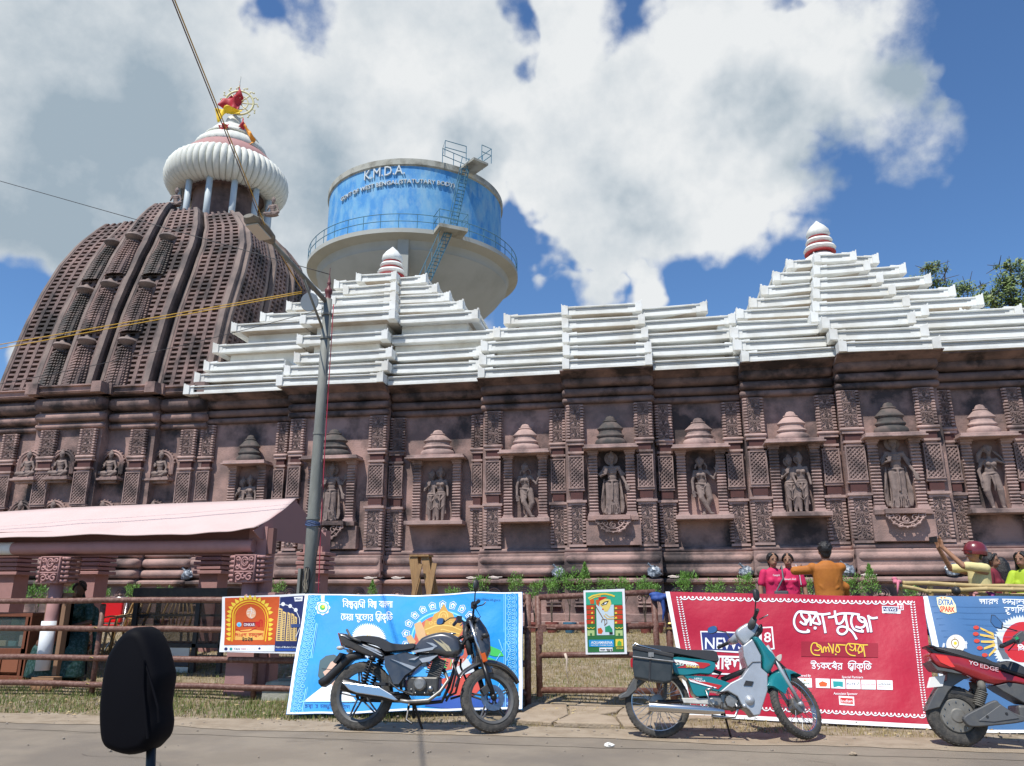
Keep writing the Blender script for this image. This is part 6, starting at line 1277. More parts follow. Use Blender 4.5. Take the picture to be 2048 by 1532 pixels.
wire('wire', [(PX + .10, PY - .03, PTOP - .1), (PX + .12, PY - .05, 3.2), (PX + .14, PY - .05, 2.0), (PX + .15, PY - .02, 1.25)], .006, RW_, 'thin red cable hanging down the right side of the lamp post', .0, 'cables on the lamp post')
wire('wire', [(PX + .085, PY - .05, 3.0), (PX + .16, PY - .07, 2.3), (PX + .09, PY - .05, 1.6), (PX + .02, PY - .1, 1.3)], .006, BW, 'thin black cable looping down beside the open hatch', .0, 'cables on the lamp post')
b = MB(); zz = uy(606, 1052, PY).z
for k in range(5): b.tube([(PX + .092 * math.cos(2 * PI * i / 14), PY + .092 * math.sin(2 * PI * i / 14), zz + .012 * k + .01 * math.sin(i + k)) for i in range(15)], .006, 5, False)
tag(b.build('tied_cord', P('blue_cord', (.06, .10, .22), .7)), 'dark blue cord wound round the lamp post at mid height', 'cord')
bs = uz(560, 1422, .03); b = MB(); b.loft([[(PX - .38 * s_ + .02, PY - .34 * s_, z), (PX + .42 * s_, PY - .34 * s_, z), (PX + .42 * s_, PY + .3, z), (PX - .38 * s_ + .02, PY + .3, z)] for z, s_ in ((-.05, 1), (.18, .98), (.25, .9), (.26, .84))])
tag(b.build('concrete_footing', mat('mossy_concrete', (.34, .33, .27), .9, col2=(.16, .18, .09), scale=6, amt=.8, lo=.48, hi=.65, bump=.4, bscale=30), bevel=.02), 'mossy grey concrete block at the foot of the lamp post', 'concrete block')
b = MB(); b.box(PX - .22, PX + .22, PY - .2, PY + .2, .262, .285); 
for s1 in (-1, 1):
    for s2 in (-1, 1): b.tube([(PX + .17 * s1, PY + .15 * s2, .28), (PX + .17 * s1, PY + .15 * s2, .34)], .016, 6)
b.build('base_plate', POLEM, pl, auto=40)
# ------------------------------------------------------------------ pipe railing, gate
FY = 9.3
fence = thing('pipe_railing', 'brown rusty four-rail pipe railing along the verge, left of the gate', 'railing', (0, 0, 0))
def pipe(par, a, c, r, name, n=10, wob=.004, m=RUST):
    a, c = Vector(a), Vector(c); k = max(2, int((c - a).length / .5)); rr = random.Random(int(abs(a.x * 91 + c.z * 37)))
    b = MB(); b.tube([a.lerp(c, i / k) + Vector((0, rr.uniform(-wob, wob), rr.uniform(-wob, wob) * 2 if 0 < i < k else 0)) for i in range(k + 1)], r, n); return b.build(name, m, par, smooth=True)
RZ = [1.19, .865, .505, .195]; GX = uy(1055, 1300, FY).x
for z in RZ: pipe(fence, (-12.5, FY, z - .01), (GX, FY, z + (.03 if z > 1 else 0)), .037, 'rail')
for x in (-11.9, -9.35, uy(188, 1300, FY).x, -4.75, -3.1): pipe(fence, (x, FY + .06, -.05), (x, FY + .06, 1.16), .034, 'post')
b = MB(); xx = uy(188, 1300, FY).x
for z in RZ[1:]: b.tube([(xx + .05 * math.cos(t), FY + .03 + .075 * math.sin(t), z + .012 * math.sin(t * 3)) for t in [2 * PI * i / 12 for i in range(13)]], .006, 4, False)
b.build('tie_wire', P('straw_tie', (.42, .30, .10), .7), fence)
gate = thing('pipe_gate', 'brown pipe gate of four rails with a latch, holding the small poster', 'gate', (0, 0, 0))
GP0 = uy(1055, 1300, FY).x; g0, g1 = uy(1079, 1300, FY).x, uy(1313, 1240, FY).x
gp = pipe(gate, (GP0, FY, -.05), (GP0 + .005, FY, 1.275), .040, 'gate_post', wob=.006)
pipe(gate, (g0, FY - .02, .16), (g0 - .01, FY - .02, 1.26), .036, 'gate_stile'); pipe(gate, (g1, FY - .02, .16), (g1 - .02, FY - .02, 1.30), .036, 'gate_stile')
for z0, z1 in ((1.24, 1.30), (.905, .93), (.60, .615), (.225, .24)): pipe(gate, (g0, FY - .02, z0), (g1, FY - .02, z1), .034, 'gate_rail')
b = MB(); b.tube([(GP0 - .05, FY - .06, .91), (g0 + .20, FY - .06, .895)], .010, 8); b.box(g0 + .0, g0 + .05, FY - .075, FY - .05, .72, .90); b.box(g0 - .01, g0 + .09, FY - .07, FY - .05, .86, .93); b.tube([(GP0 - .02, FY - .06, .91), (GP0 - .02, FY - .03, .96)], .010, 6); b.build('latch', RUST, gate)
gx2 = uy(1341, 1240, FY).x; pipe(gate, (gx2, FY + .03, -.05), (gx2 - .03, FY + .03, 1.29), .040, 'gate_post')
b = MB(); z = .955; b.tube([(gx2 + .045 * math.cos(t), FY + .03 + .045 * math.sin(t), z) for t in [2 * PI * i / 12 for i in range(13)]], .014, 5, False); b.bar((gx2 - .08, FY, z - .05), (gx2 + .06, FY, z - .05), .03, .02); b.build('hinge', P('brass_hinge', (.45, .33, .12), .5, .6), gate)
b = MB(); rr = random.Random(4)
for k in range(9): b.ball(((g1 + gx2) / 2 + rr.uniform(-.09, .09), FY - .03 + rr.uniform(-.03, .03), 1.245 + rr.uniform(-.03, .03)), rr.uniform(.04, .06), 8, (1.4, 1, .6), 6)
b.tube([((g1 + gx2) / 2, FY - .06, 1.2), ((g1 + gx2) / 2 + .01, FY - .07, 1.1), ((g1 + gx2) / 2 - .01, FY - .07, .98)], [.03, .022, .01], 7)
o = fuse(b, 'knotted_cloth', P('blue_cloth', (.015, .05, .22), .7, col2=(.03, .10, .36), scale=20), None, .012, 2, .4); tag(o, 'bright blue cloth knotted round the gate posts', 'cloth')
b = MB(); b.tube([(g0 + .30, FY - .04, .62), (g0 + .32, FY - .065, .56), (g0 + .31, FY - .06, .45), (g0 + .34, FY - .055, .30)], [.02, .014, .006, .004], 6); tag(b.build('rag', P('pale_rag', (.55, .45, .36), .8), smooth=True), 'thin pale rag strip hanging from a gate rail', 'rag')
rf = thing('pipe_railing', 'brown pipe railing right of the gate, mostly behind the red banner', 'railing', (0, 0, 0))
for z in RZ: pipe(rf, (gx2, FY + .03, z + .03), (7.6, FY - .1, z), .037, 'rail')
for x in (1.6, 3.9, 6.2): pipe(rf, (x, FY + .06, -.05), (x, FY + .06, 1.17), .034, 'post')
# ------------------------------------------------------------------ banners
class Banner:
    """cloth sheet between four real corners; prints lie on it as thin flat shapes given by where they show"""
    def __init__(s, name, label, cat, tl, tr, bl, br, m, waves=(), back=None, thick=.003, nu=70, nv=40, group=None):
        s.c = [Vector(p) for p in (tl, tr, bl, br)]; s.waves = waves
        s.n = (s.c[1] - s.c[0]).cross(s.c[2] - s.c[0]).normalized()
        if s.n.y > 0: s.n = -s.n
        s.root = thing(name, label, cat, tuple((s.c[2] + s.c[3]) / 2), group); s.off = Vector(s.root.location); s.layer = 0
        b = MB(); b.grid(lambda u, v: s.P(u, v, 0) - s.off, nu, nv); b.grid(lambda u, v: s.P(1 - u, v, -thick) - s.off, nu, nv); s.sheet = b.build('sheet', m, s.root, smooth=True)
    def disp(s, u, v):
        d = 0
        for (a, fu, fv, ph) in s.waves: d += a * math.sin(fu * u + fv * v + ph)
        return d
    def P(s, u, v, off):
        a = s.c[0].lerp(s.c[1], u); b = s.c[2].lerp(s.c[3], u); return a.lerp(b, v) + s.n * (off + s.disp(u, v))
    def uv(s, px, py):
        u = v = .5
        d = ray(px, py)
        for _ in range(12):     # Newton on the bilinear sheet
            def f(u, v):
                q = s.c[0].lerp(s.c[1], u).lerp(s.c[2].lerp(s.c[3], u), v) - Vector((0, 0, EYE)); w = q.dot(FW); return 1024 + FPX * q.dot(RT) / w, 766 - FPX * q.dot(UP) / w
            x, y = f(u, v); e = 1e-4; xu, yu = f(u + e, v); xv, yv = f(u, v + e); a, b_, c, d_ = (xu - x) / e, (xv - x) / e, (yu - y) / e, (yv - y) / e; D = a * d_ - b_ * c
            if abs(D) < 1e-9: break
            dx, dy = px - x, py - y; u += (d_ * dx - b_ * dy) / D; v += (a * dy - c * dx) / D
        return u, v
    def pt(s, px, py, lay): u, v = s.uv(px, py); return s.P(u, v, .0035 + .0012 * lay) - s.off
    def shape(s, polys, m, lay=0, name='print', fine=14):
        """filled outlines (photo points); ears are cut by triangulation, long edges split"""
        b = MB()
        for poly in polys:
            bm = bmesh.new(); vs = [bm.verts.new((x, -y, 0)) for x, y in poly]
            try: f = bm.faces.new(vs)
            except Exception: bm.free(); continue
            bmesh.ops.triangulate(bm, faces=[f])
            for _ in range(5):
                ed = [e for e in bm.edges if e.calc_length() > fine]
                if not ed: break
                bmesh.ops.subdivide_edges(bm, edges=ed, cuts=1, use_grid_fill=False); bmesh.ops.triangulate(bm, faces=bm.faces[:])
            bm.verts.ensure_lookup_table(); bm.verts.index_update()
            b.add([s.pt(v.co.x, -v.co.y, lay) for v in bm.verts], [tuple(v.index for v in f.verts) for f in bm.faces]); bm.free()
        o = b.build(name, m, s.sheet)
        if len(polys) > 2: o['kind'] = 'stuff'
        return o
    def strokes(s, lines, w, m, lay=0, name='lettering'):
        """pen strokes of width w (photo pixels)"""
        b = MB()
        for ln in lines:
            ww = w
            if isinstance(ln, tuple) and isinstance(ln[0], list): ln, ww = ln
            n = len(ln); L_, R_ = [], []
            for i, (x, y) in enumerate(ln):
                x0, y0 = ln[max(0, i - 1)]; x1, y1 = ln[min(n - 1, i + 1)]; dx, dy = x1 - x0, y1 - y0; l = math.hypot(dx, dy) or 1; nx, ny = -dy / l * ww / 2, dx / l * ww / 2
                if i == 0: x -= dx / l * ww * .3; y -= dy / l * ww * .3
                if i == n - 1: x += dx / l * ww * .3; y += dy / l * ww * .3
                L_.append((x + nx, y + ny)); R_.append((x - nx, y - ny))
            vs = [s.pt(*p, lay) for p in L_] + [s.pt(*p, lay) for p in R_]; b.add(vs, [(i, i + 1, n + i + 1, n + i) for i in range(n - 1)])
        o = b.build(name, m, s.sheet)
        if 'lettering' not in name and len(lines) > 2: o['kind'] = 'stuff'
        return o
    def text(s, t, x, y, h, m, lay=0, w=None, sl=0, name='lettering', bold=.01, ang=0):
        """latin text, (x, y) = left end of base line, h = capital height"""
        v, f = text_mesh(t, 1, 0, bold); hh = .72; a = min(p[0] for p in v); c = max(p[0] for p in v); k = h / hh; kx = k if w is None else w / (c - a)
        ca, sa = math.cos(ang), math.sin(ang); b = MB(); vs = []
        for p in v: X = (p[0] - a) * kx + p[1] * sl * k; Y = p[1] * k; vs.append(s.pt(x + X * ca + Y * sa, y + X * sa - Y * ca, lay))
        b.add(vs, f); return b.build(name, m, s.sheet)
def circ(x, y, r, n=24, ry=None, a0=0, a1=360): ry = ry or r; return [(x + r * math.cos(math.radians(a0 + (a1 - a0) * i / n)), y + ry * math.sin(math.radians(a0 + (a1 - a0) * i / n))) for i in range(n if a1 - a0 >= 360 else n + 1)]
def rect(x0, y0, x1, y1): return [(x0, y0), (x1, y0), (x1, y1), (x0, y1)]
def A(cx, cy, r, a0, a1, n=8, ry=None): ry = ry or r; return [(cx + r * math.cos(math.radians(a0 + (a1 - a0) * i / n)), cy + ry * math.sin(math.radians(a0 + (a1 - a0) * i / n))) for i in range(n + 1)]
# Bengali letters as pen strokes: unit box, y = 0 at the head line, 1 at the base line; (width, strokes)
TRI = [(.62, .08), (.12, .52), (.62, .86)]
BN = {
 'b': (.72, [[(.62, 0), (.62, 1)], TRI]), 'r': (.72, [[(.62, 0), (.62, 1)], TRI, A(.26, 1.0, .05, 0, 360, 6)]),
 'k': (1.0, [[(.52, 0), (.52, 1)], [(.52, .08), (.08, .5), (.52, .86)], [(.52, .2), (.75, .12), (.92, .3), (.92, .6), (.78, .72), (.68, .58)]]),
 's': (.86, [[(.76, 0), (.76, 1)], [(.1, 0), (.1, .3), (.22, .42), (.36, .3), (.3, .14)], [(.22, .42), (.10, .58), (.3, .86), (.5, .6), (.76, .5)]]),
 'S': (.86, [[(.76, 0), (.76, 1)], [(.36, .42), (.18, .48), (.10, .24), (.24, .10), (.38, .22), (.40, .5), (.30, .9)], [(.38, .22), (.52, .08), (.62, .22), (.62, .5), (.76, .6)]]),
 'p': (.8, [[(.7, 0), (.7, 1)], [(.12, .05), (.12, .42), (.28, .3), (.4, .48), (.3, .78), (.7, .62)]]),
 'j': (.95, [[(.12, .05), (.4, .3), (.2, .52), (.08, .4)], [(.2, .52), (.42, .86), (.72, .72), (.78, .4), (.6, .3)], [(.6, .3), (.82, .22), (.92, .0)]]),
 'l': (.95, [[(.84, 0), (.84, 1)], [(.08, .62), (.06, .3), (.22, .2), (.38, .4), (.40, .8), (.46, .4), (.6, .24), (.84, .34)]]),
 'n': (.78, [[(.68, 0), (.68, 1)], [(.12, .3), (.24, .48), (.12, .62), (.05, .46), (.12, .3), (.4, .34), (.68, .56)]]),
 'm': (.86, [[(.76, 0), (.76, 1)], [(.14, 0), (.22, .5), (.12, .72), (.04, .56), (.22, .5), (.5, .6), (.76, .82)]]),
 'd': (.72, [[(.12, 0), (.14, .4), (.4, .25), (.6, .4), (.52, .7), (.6, 1.02)], [(.14, .4), (.3, .6)]]),
 't': (.86, [[(.42, 0), (.40, .2), (.16, .34), (.10, .66), (.34, .88), (.6, .82), (.76, .5), (.6, .3), (.42, .45), (.48, .6)]]),
 'h': (.78, [[(.2, 0), (.5, .16), (.6, .38), (.36, .5), (.2, .4)], [(.36, .5), (.2, .72), (.6, 1.0)]]),
 'g': (.78, [[(.68, 0), (.68, 1)], [(.10, .3), (.3, .10), (.42, .36), (.30, .62), (.14, .50)]]),
 'u': (.8, [[(.1, 0), (.6, .1)], [(.14, .14), (.42, .2), (.5, .42), (.2, .5), (.6, .6), (.55, .95), (.2, .85)], [(.05, -.3), (.5, -.38), (.7, -.1)]]),
 'T': (.5, [[(.36, .2), (.14, .1), (.10, .5), (.36, .56), (.40, .8), (.2, 1.1)]]), 'x': (.78, [[(.68, 0), (.68, 1)], [(.68, .08), (.14, .5), (.68, .82)], [(.3, .36), (.56, .6)]]),
 'y': (.78, [[(.68, 0), (.68, 1)], [(.12, .05), (.30, .24), (.14, .5), (.68, .84)]]), 'a': (.34, [[(.2, 0), (.2, 1)]]),
 'i': (.34, [[(.2, 1), (.2, 0), (.06, -.28), (.3, -.48), (.8, -.36), (1.0, -.04)]]), 'I': (.34, [[(.2, 1), (.2, 0), (.24, -.3), (-.2, -.48), (-.66, -.36), (-.76, -.04)]]),
 'e': (.42, [[(.34, .1), (.12, .3), (.06, .7), (.26, 1.0), (.4, .86)]]), 'M': (.34, [A(.18, .3, .13, 0, 360, 8), [(.1, .75), (.28, .62)], [(.1, .62), (.3, 1.0)]]),
 'U': (0, [[(-.28, 1.0), (-.42, 1.16), (-.2, 1.34), (-.02, 1.2)]]), 'R': (0, [[(-.34, 1.0), (-.2, 1.2), (-.5, 1.2), (-.2, 1.42)]]), 'Y': (.34, [[(.02, .6), (.2, .9), (.1, 1.1), (.3, 1.3)]]), 'F': (0, [[(-.5, -.05), (-.36, -.35), (-.2, -.1)]]),
 '2': (.6, [[(.1, .2), (.3, .02), (.5, .2), (.4, .5), (.15, .7), (.5, .95)]]), '0': (.6, [A(.3, .55, .2, 0, 360, 12, .32)]), '5': (.6, [[(.12, .15), (.12, .7), (.3, .92), (.5, .7), (.42, .45), (.28, .55), (.2, .3), (.5, .1)]]), '1': (.5, [[(.1, .2), (.3, .1), (.42, .35), (.3, .55), (.2, .4), (.44, .95)]]), '8': (.6, [[(.1, .1), (.3, .5), (.5, .1)], A(.3, .72, .18, 0, 360, 10, .24)]), '6': (.6, [[(.45, .2), (.2, .1), (.15, .5), (.3, .6), (.45, .45)], [(.3, .6), (.5, .95)]]), 'o': (.7, [[(.2, .1), (.5, .1), (.6, .35), (.3, .45), (.6, .6), (.5, .95), (.15, .85)]]), ' ': (.5, [])}
def smooth_line(p, k=3):
    if len(p) < 3: return p
    out = []; P_ = [p[0]] + list(p) + [p[-1]]
    for i in range(1, len(P_) - 2):
        for j in range(k):
            t = j / k; out.append(tuple(.5 * (2 * P_[i][q] + (P_[i + 1][q] - P_[i - 1][q]) * t + (2 * P_[i - 1][q] - 5 * P_[i][q] + 4 * P_[i + 1][q] - P_[i + 2][q]) * t * t + (3 * P_[i][q] - P_[i - 1][q] - 3 * P_[i + 1][q] + P_[i + 2][q]) * t ** 3) for q in (0, 1)))
    out.append(p[-1]); return out
def bengali(B, word, x, y, h, m, w=None, pen=.13, lay=1, ang=0, wx=.95, ang2=None, name='bengali_lettering'):
    """word = letters of BN; small letters after ^ hang below the letter before; (x, y) = left end of the head line"""
    lines = []; cx = 0; seg = 0; i = 0
    while i < len(word):
        ch = word[i]
        if ch == '^':
            i += 1; wd, st = BN.get(word[i], BN['b']); ox = cx - lastw * .62
            for s_ in st: lines.append([(ox + q[0] * .55 * wx, .72 + q[1] * .55) for q in smooth_line(s_)])
            i += 1; continue
        if ch == ' ':
            if cx > seg: lines.append([(seg, 0), (cx - .02, 0)])
            cx += .45; seg = cx; i += 1; continue
        wd, st = BN.get(ch, BN['b'])
        if ch in 'T025186' and cx > seg: lines.append([(seg, 0), (cx, 0)])
        for s_ in st: lines.append([(cx + q[0] * wx, q[1]) for q in smooth_line(s_)])
        cx += wd * wx; lastw = wd * wx if wd else lastw
        if ch in 'T025186': seg = cx
        i += 1
    if cx > seg + .05: lines.append([(seg, 0), (cx, 0)])
    k = h if w is None else w / cx; ca, sa = math.cos(ang), math.sin(ang)
    B.strokes([[(x + px_ * k * ca - py_ * h * sa, y + px_ * k * sa + py_ * h * ca) for px_, py_ in ln] for ln in lines], h * pen, m, lay, name); return cx * k
VINYLB = P('blue_vinyl', (.005, .27, .68), .55, col2=(.004, .24, .62), scale=3, spec=.25, bump=.6, bscale=5); VINYLR = P('crimson_vinyl', (.42, .009, .038), .5, col2=(.37, .008, .034), scale=3, spec=.3, bump=.6, bscale=4); VW = P('white_vinyl', (.80, .81, .83), .4); VN = P('navy_blue_vinyl', (.055, .15, .32), .42, col2=(.045, .13, .28), scale=4)
def pr(name, *c): return P('print_' + name, c, .6, spec=.25)
LB = pr('light_blue', .22, .58, .82); WH = pr('white', .80, .82, .84); YE = pr('yellow', .80, .52, .03); RE = pr('red', .55, .02, .02); OR = pr('orange', .62, .10, .02); NA = pr('navy', .02, .03, .12); GO = pr('gold', .48, .27, .05); DG = pr('dark_green', .03, .16, .05); GR = pr('green', .04, .42, .08); BK = pr('black', .02, .02, .02); SK = pr('skin', .62, .40, .30); SKY_ = pr('cyan', .02, .32, .65); DR = pr('dark_red', .20, .01, .03); LG = pr('pale_grey', .6, .64, .66)
def topb(px, py, Y): return uy(px, py, Y)
# big blue banner
W1 = ((.014, 9, 3, .3), (.008, 17, -8, 1.2), (.009, -5, 12, .7), (.004, 31, 14, 2.0))
B1b = Banner('blue_banner', 'large bright blue banner with white Bengali lettering tied to the railing', 'banner', topb(612, 1190, 9.21), topb(1045, 1185, 9.21), uz(572, 1428, .06), uz(1045, 1419, .09), VINYLB, W1)
B = B1b
def lerp2(a, b, t): return (a[0] + (b[0] - a[0]) * t, a[1] + (b[1] - a[1]) * t)
def side(l, t): return lerp2(l[0], l[1], t)
LE = ((612, 1190), (572, 1428)); RI = ((1045, 1185), (1045, 1419))
B.shape([[(612, 1191), (618, 1191), (579, 1427), (573, 1427)], [(1037, 1187), (1044.5, 1187), (1044.5, 1417), (1037, 1416)], [(574, 1424), (1044, 1414), (1044, 1418.5), (573, 1427.5)], [(613, 1190.5), (1044, 1185.5), (1044, 1188), (613, 1193)]], WH, 0, 'white_margin')
def lace(x_of, t0, t1, n, s_):
    """scalloped lace border running down a side"""
    st = []; r = 8.2
    for k in range(n):
        t = t0 + (t1 - t0) * (k + .5) / n; x, y = x_of(t)
        for rr in (9.5, 6.6): st.append((A(x, y, rr, -90, 90, 8) if s_ > 0 else A(x, y, rr, 90, 270, 8), 1.1))
        st.append((A(x - s_ * 7, y, 3.2, 0, 360, 8), 1.2)); st.append((A(x, y, 2.6, 0, 360, 6), 1.3)); st.append(([(x + s_ * 4, y - 2), (x + s_ * 4.5, y), (x + s_ * 4, y + 2)], 1.4))
        for q in (-1, 1): st.append((A(x - s_ * 5, y + q * 5.4, 2.6, 0, 320, 7), 1.0)); st.append(([(x + s_ * 14, y + q * 1.2), (x + s_ * 14.8, y + q * 1.2)], 1.2))
    B.strokes(st, 1, LB, 1, 'lace_border')
    B.strokes([([(x_of(t)[0] - s_ * 13, x_of(t)[1]) for t in (t0, (t0 + t1) / 2, t1)], 1.6), ([(x_of(t)[0] - s_ * 16, x_of(t)[1]) for t in (t0, (t0 + t1) / 2, t1)], .8)], 1, LB, 1, 'border_line')
lace(lambda t: (side(LE, t)[0] + 18, side(LE, t)[1]), .02, .98, 16, -1); lace(lambda t: (side(RI, t)[0] - 21, side(RI, t)[1]), .02, .98, 15, 1)
bengali(B, 'ibS^bb^yapI', 686, 1204.5, 11.5, WH, w=44, pen=.13); bengali(B, 'ibS^b', 736, 1203.5, 11.5, WH, w=17, pen=.13); bengali(B, 'baMla', 758, 1203, 11.5, WH, w=27, pen=.13); bengali(B, 'esra', 683, 1230, 11.5, WH, w=24, pen=.13); bengali(B, 'pUejar', 711, 1229.5, 11.5, WH, w=35, pen=.13); bengali(B, 's^bIkRit', 751, 1228.5, 11.5, WH, w=34, pen=.13)
B.shape([[(647 + (14 + 1.3 * math.cos(a * 8)) * math.cos(a), 1219 + (14 + 1.3 * math.cos(a * 8)) * math.sin(a)) for a in [2 * PI * i / 48 for i in range(48)]], rect(644, 1193, 650, 1206)], WH, 1, 'emblem'); B.shape([circ(647, 1219, 12)], SKY_, 2, 'emblem'); B.shape([circ(647, 1219, 10)], LG, 3, 'emblem'); B.shape([circ(647, 1219, 5.5, 14)], GR, 4, 'emblem'); B.shape([circ(648, 1218, 3, 10)], YE, 5, 'emblem')
B.text('https://bbsu.wb.gov.in', 952, 1203, 5.2, P('print_deep_blue', (.01, .10, .32), .6, spec=.25), 1, w=49, bold=0)
# white sunburst with a small golden mark
n = 60; B.shape([[(737 + (36 if i % 2 else 31) * math.cos(2 * PI * i / (2 * n)), 1281 + (36 if i % 2 else 31) * math.sin(2 * PI * i / (2 * n))) for i in range(2 * n)]], WH, 1, 'sunburst'); B.shape([circ(737, 1281, 25)], LG, 2, 'sunburst'); B.strokes([[(732 + 2.4 * k, 1270 - 2 * (k % 2)), (732 + 2.4 * k, 1274)] for k in range(5)], 1.4, YE, 3, 'gold_mark')
# round picture: red disc, white petals, plain golden crown
B.shape([[(885 + 64 * math.cos(math.radians(a)), 1285 + 64 * math.sin(math.radians(a))) for a in range(0, 360, 8)]], LB, 0, 'picture_ring'); B.shape([circ(885, 1285, 61, 40)], SKY_, 1, 'picture_ring'); B.shape([circ(885, 1287, 57, 40)], P('print_brick', (.50, .10, .06), .6, spec=.25), 2, 'picture_disc')
pet = []; dots = []; rings_ = []
for k in range(13):
    a = math.radians(-186 + 192 * k / 12); cx, cy = 885 + 74 * math.cos(a), 1280 + 72 * math.sin(a); ax_, ay_ = math.cos(a), math.sin(a); bx_, by_ = -ay_, ax_
    pet.append([(cx + ax_ * u + bx_ * v, cy + ay_ * u + by_ * v) for u, v in ((-7, -5), (4, -6.5), (8.5, 0), (4, 6.5), (-7, 5))]); dots.append([(cx + ax_ * u * .62 + bx_ * v * .62, cy + ay_ * u * .62 + by_ * v * .62) for u, v in ((-7, -5), (4, -6.5), (8.5, 0), (4, 6.5), (-7, 5))]); rings_.append((A(cx - ax_, cy - ay_, 2.6, 0, 360, 8), 1.2))
    pet[-1] = pet[-1]
B.strokes([(p + [p[0]], 1.1) for p in pet], 1, WH, 1, 'petal_outline'); B.shape(dots, WH, 1, 'petal'); B.shape([circ(x[0][0][0] - 2.6, x[0][0][1], 2.4, 8) for x in rings_], SKY_, 2, 'petal_dot')
cr_ = [(848, 1262), (852, 1240), (862, 1246), (868, 1228), (878, 1222), (887, 1206), (896, 1222), (906, 1228), (912, 1246), (922, 1240), (926, 1262), (918, 1276), (856, 1276)]
B.shape([cr_], GO, 3, 'crown_picture'); B.strokes([([(852, 1262), (870, 1255), (887, 1253), (904, 1255), (922, 1262)], 2.2), (A(887, 1236, 9, 180, 360, 8, 14), 2), (A(887, 1236, 5, 180, 360, 6, 8), 1.4), ([(855, 1270), (887, 1262), (919, 1270)], 2)] + [(A(x, 1248, 3.4, 0, 360, 6), 1.2) for x in (862, 872, 902, 912)], 1, P('print_pale_gold', (.68, .46, .12), .6, spec=.25), 4, 'crown_lines')
B.shape([[(862, 1276), (912, 1276), (908, 1288), (866, 1288)]], P('print_slate', (.10, .16, .20), .6, spec=.25), 3, 'hair_picture'); B.shape([[(829, 1250), (842, 1244), (850, 1262), (856, 1290), (840, 1288), (832, 1268)]], P('print_ochre', (.55, .34, .16), .6, spec=.25), 4, 'arm_picture'); B.shape([[(812, 1274), (822, 1270), (832, 1284), (826, 1292), (816, 1284)]], P('print_ochre', (.55, .34, .16), .6, spec=.25), 4, 'arm_picture')
# portrait at lower left: plain figure in white
B.shape([[(640, 1322), (652, 1312), (668, 1309), (680, 1315), (686, 1330), (676, 1350), (664, 1362), (646, 1366), (636, 1352)]], P('print_dark_hair', (.05, .10, .12), .6, spec=.25), 1, 'portrait_hair'); B.shape([[(662, 1324), (676, 1318), (690, 1330), (692, 1352), (682, 1372), (666, 1372), (652, 1356), (646, 1344), (652, 1340)]], SK, 2, 'portrait_face'); B.shape([[(652, 1366), (682, 1370), (704, 1390), (712, 1402), (608, 1402), (622, 1390)]], WH, 2, 'portrait_shawl'); B.shape([[(664, 1368), (682, 1370), (678, 1388), (668, 1392)]], SK, 3, 'portrait_neck'); B.strokes([([(644, 1338), (664, 1339), (690, 1338)], .8)], 1, BK, 4, 'portrait_glasses')
B.strokes([([(600, 1403), (720, 1401), (860, 1398)], 1.2)], 1, LB, 1, 'rule_line'); bengali(B, 'tx^ya o sMs^kRit bivag', 608, 1408, 6.5, P('print_deep_blue', (.01, .10, .32), .6, spec=.25), w=90, pen=.13)
B.shape([[(880, 1362), (915, 1350), (960, 1345), (968, 1370), (950, 1392), (900, 1392)]], P('print_brick2', (.55, .07, .05), .6, spec=.25), 1, 'picture_patch'); B.shape([[(905, 1320), (935, 1318), (950, 1342), (925, 1352), (905, 1345)]], LG, 2, 'picture_patch'); B.shape([[(860, 1402), (900, 1390), (960, 1398), (1010, 1392), (1030, 1412), (900, 1417), (850, 1414)]], P('print_royal', (.03, .10, .42), .6, spec=.25), 1, 'picture_patch'); B.shape([[(880, 1320), (905, 1318), (902, 1336), (890, 1342)], [(975, 1290), (1000, 1300), (1008, 1312), (990, 1312), (975, 1308)], [(968, 1310), (990, 1318), (996, 1328), (975, 1322)]], P('print_leaf', (.05, .48, .10), .6, spec=.25), 2, 'leaf_picture')
B.strokes([([(990, 1395), (1000, 1360), (985, 1330), (1005, 1300), (998, 1280)], 1.6), ([(1010, 1280), (1022, 1300), (1008, 1330), (1018, 1370)], 1.2)], 1, LB, 1, 'smoke_line')
# small orange and navy banner
W2 = ((.010, 7, 3, .4), (.006, 15, -4, .9), (.012, 2, 5, 2.2))
B = Banner('orange_banner', 'small orange and navy banner with yellow leaf arch, tied left of the lamp post', 'banner', topb(446, 1194, 9.19), topb(610, 1187, 9.17), topb(439, 1304, 9.14), topb(613, 1308, 9.10), VW, W2, nu=40, nv=26)
B.shape([[(452, 1196), (558, 1193), (552, 1290), (448, 1290)]], P('print_burnt_orange', (.55, .09, .02), .6, spec=.25), 0, 'orange_field'); B.shape([[(559, 1194), (609, 1191), (605, 1303), (551, 1303)]], NA, 0, 'navy_field')
arch_ = [(464, 1282), (466, 1240)] + [(500 + 34 * math.cos(math.radians(a)), 1232 + 30 * math.sin(math.radians(a))) for a in range(190, 351, 16)] + [(536, 1240), (532, 1282)]
B.strokes([(arch_, 2.4)], 1, YE, 1, 'arch_line'); B.strokes([([(x + (498 - x) * .12, y + (1250 - y) * .10) for x, y in arch_], 1.2)], 1, YE, 1, 'arch_line'); 
lv = []
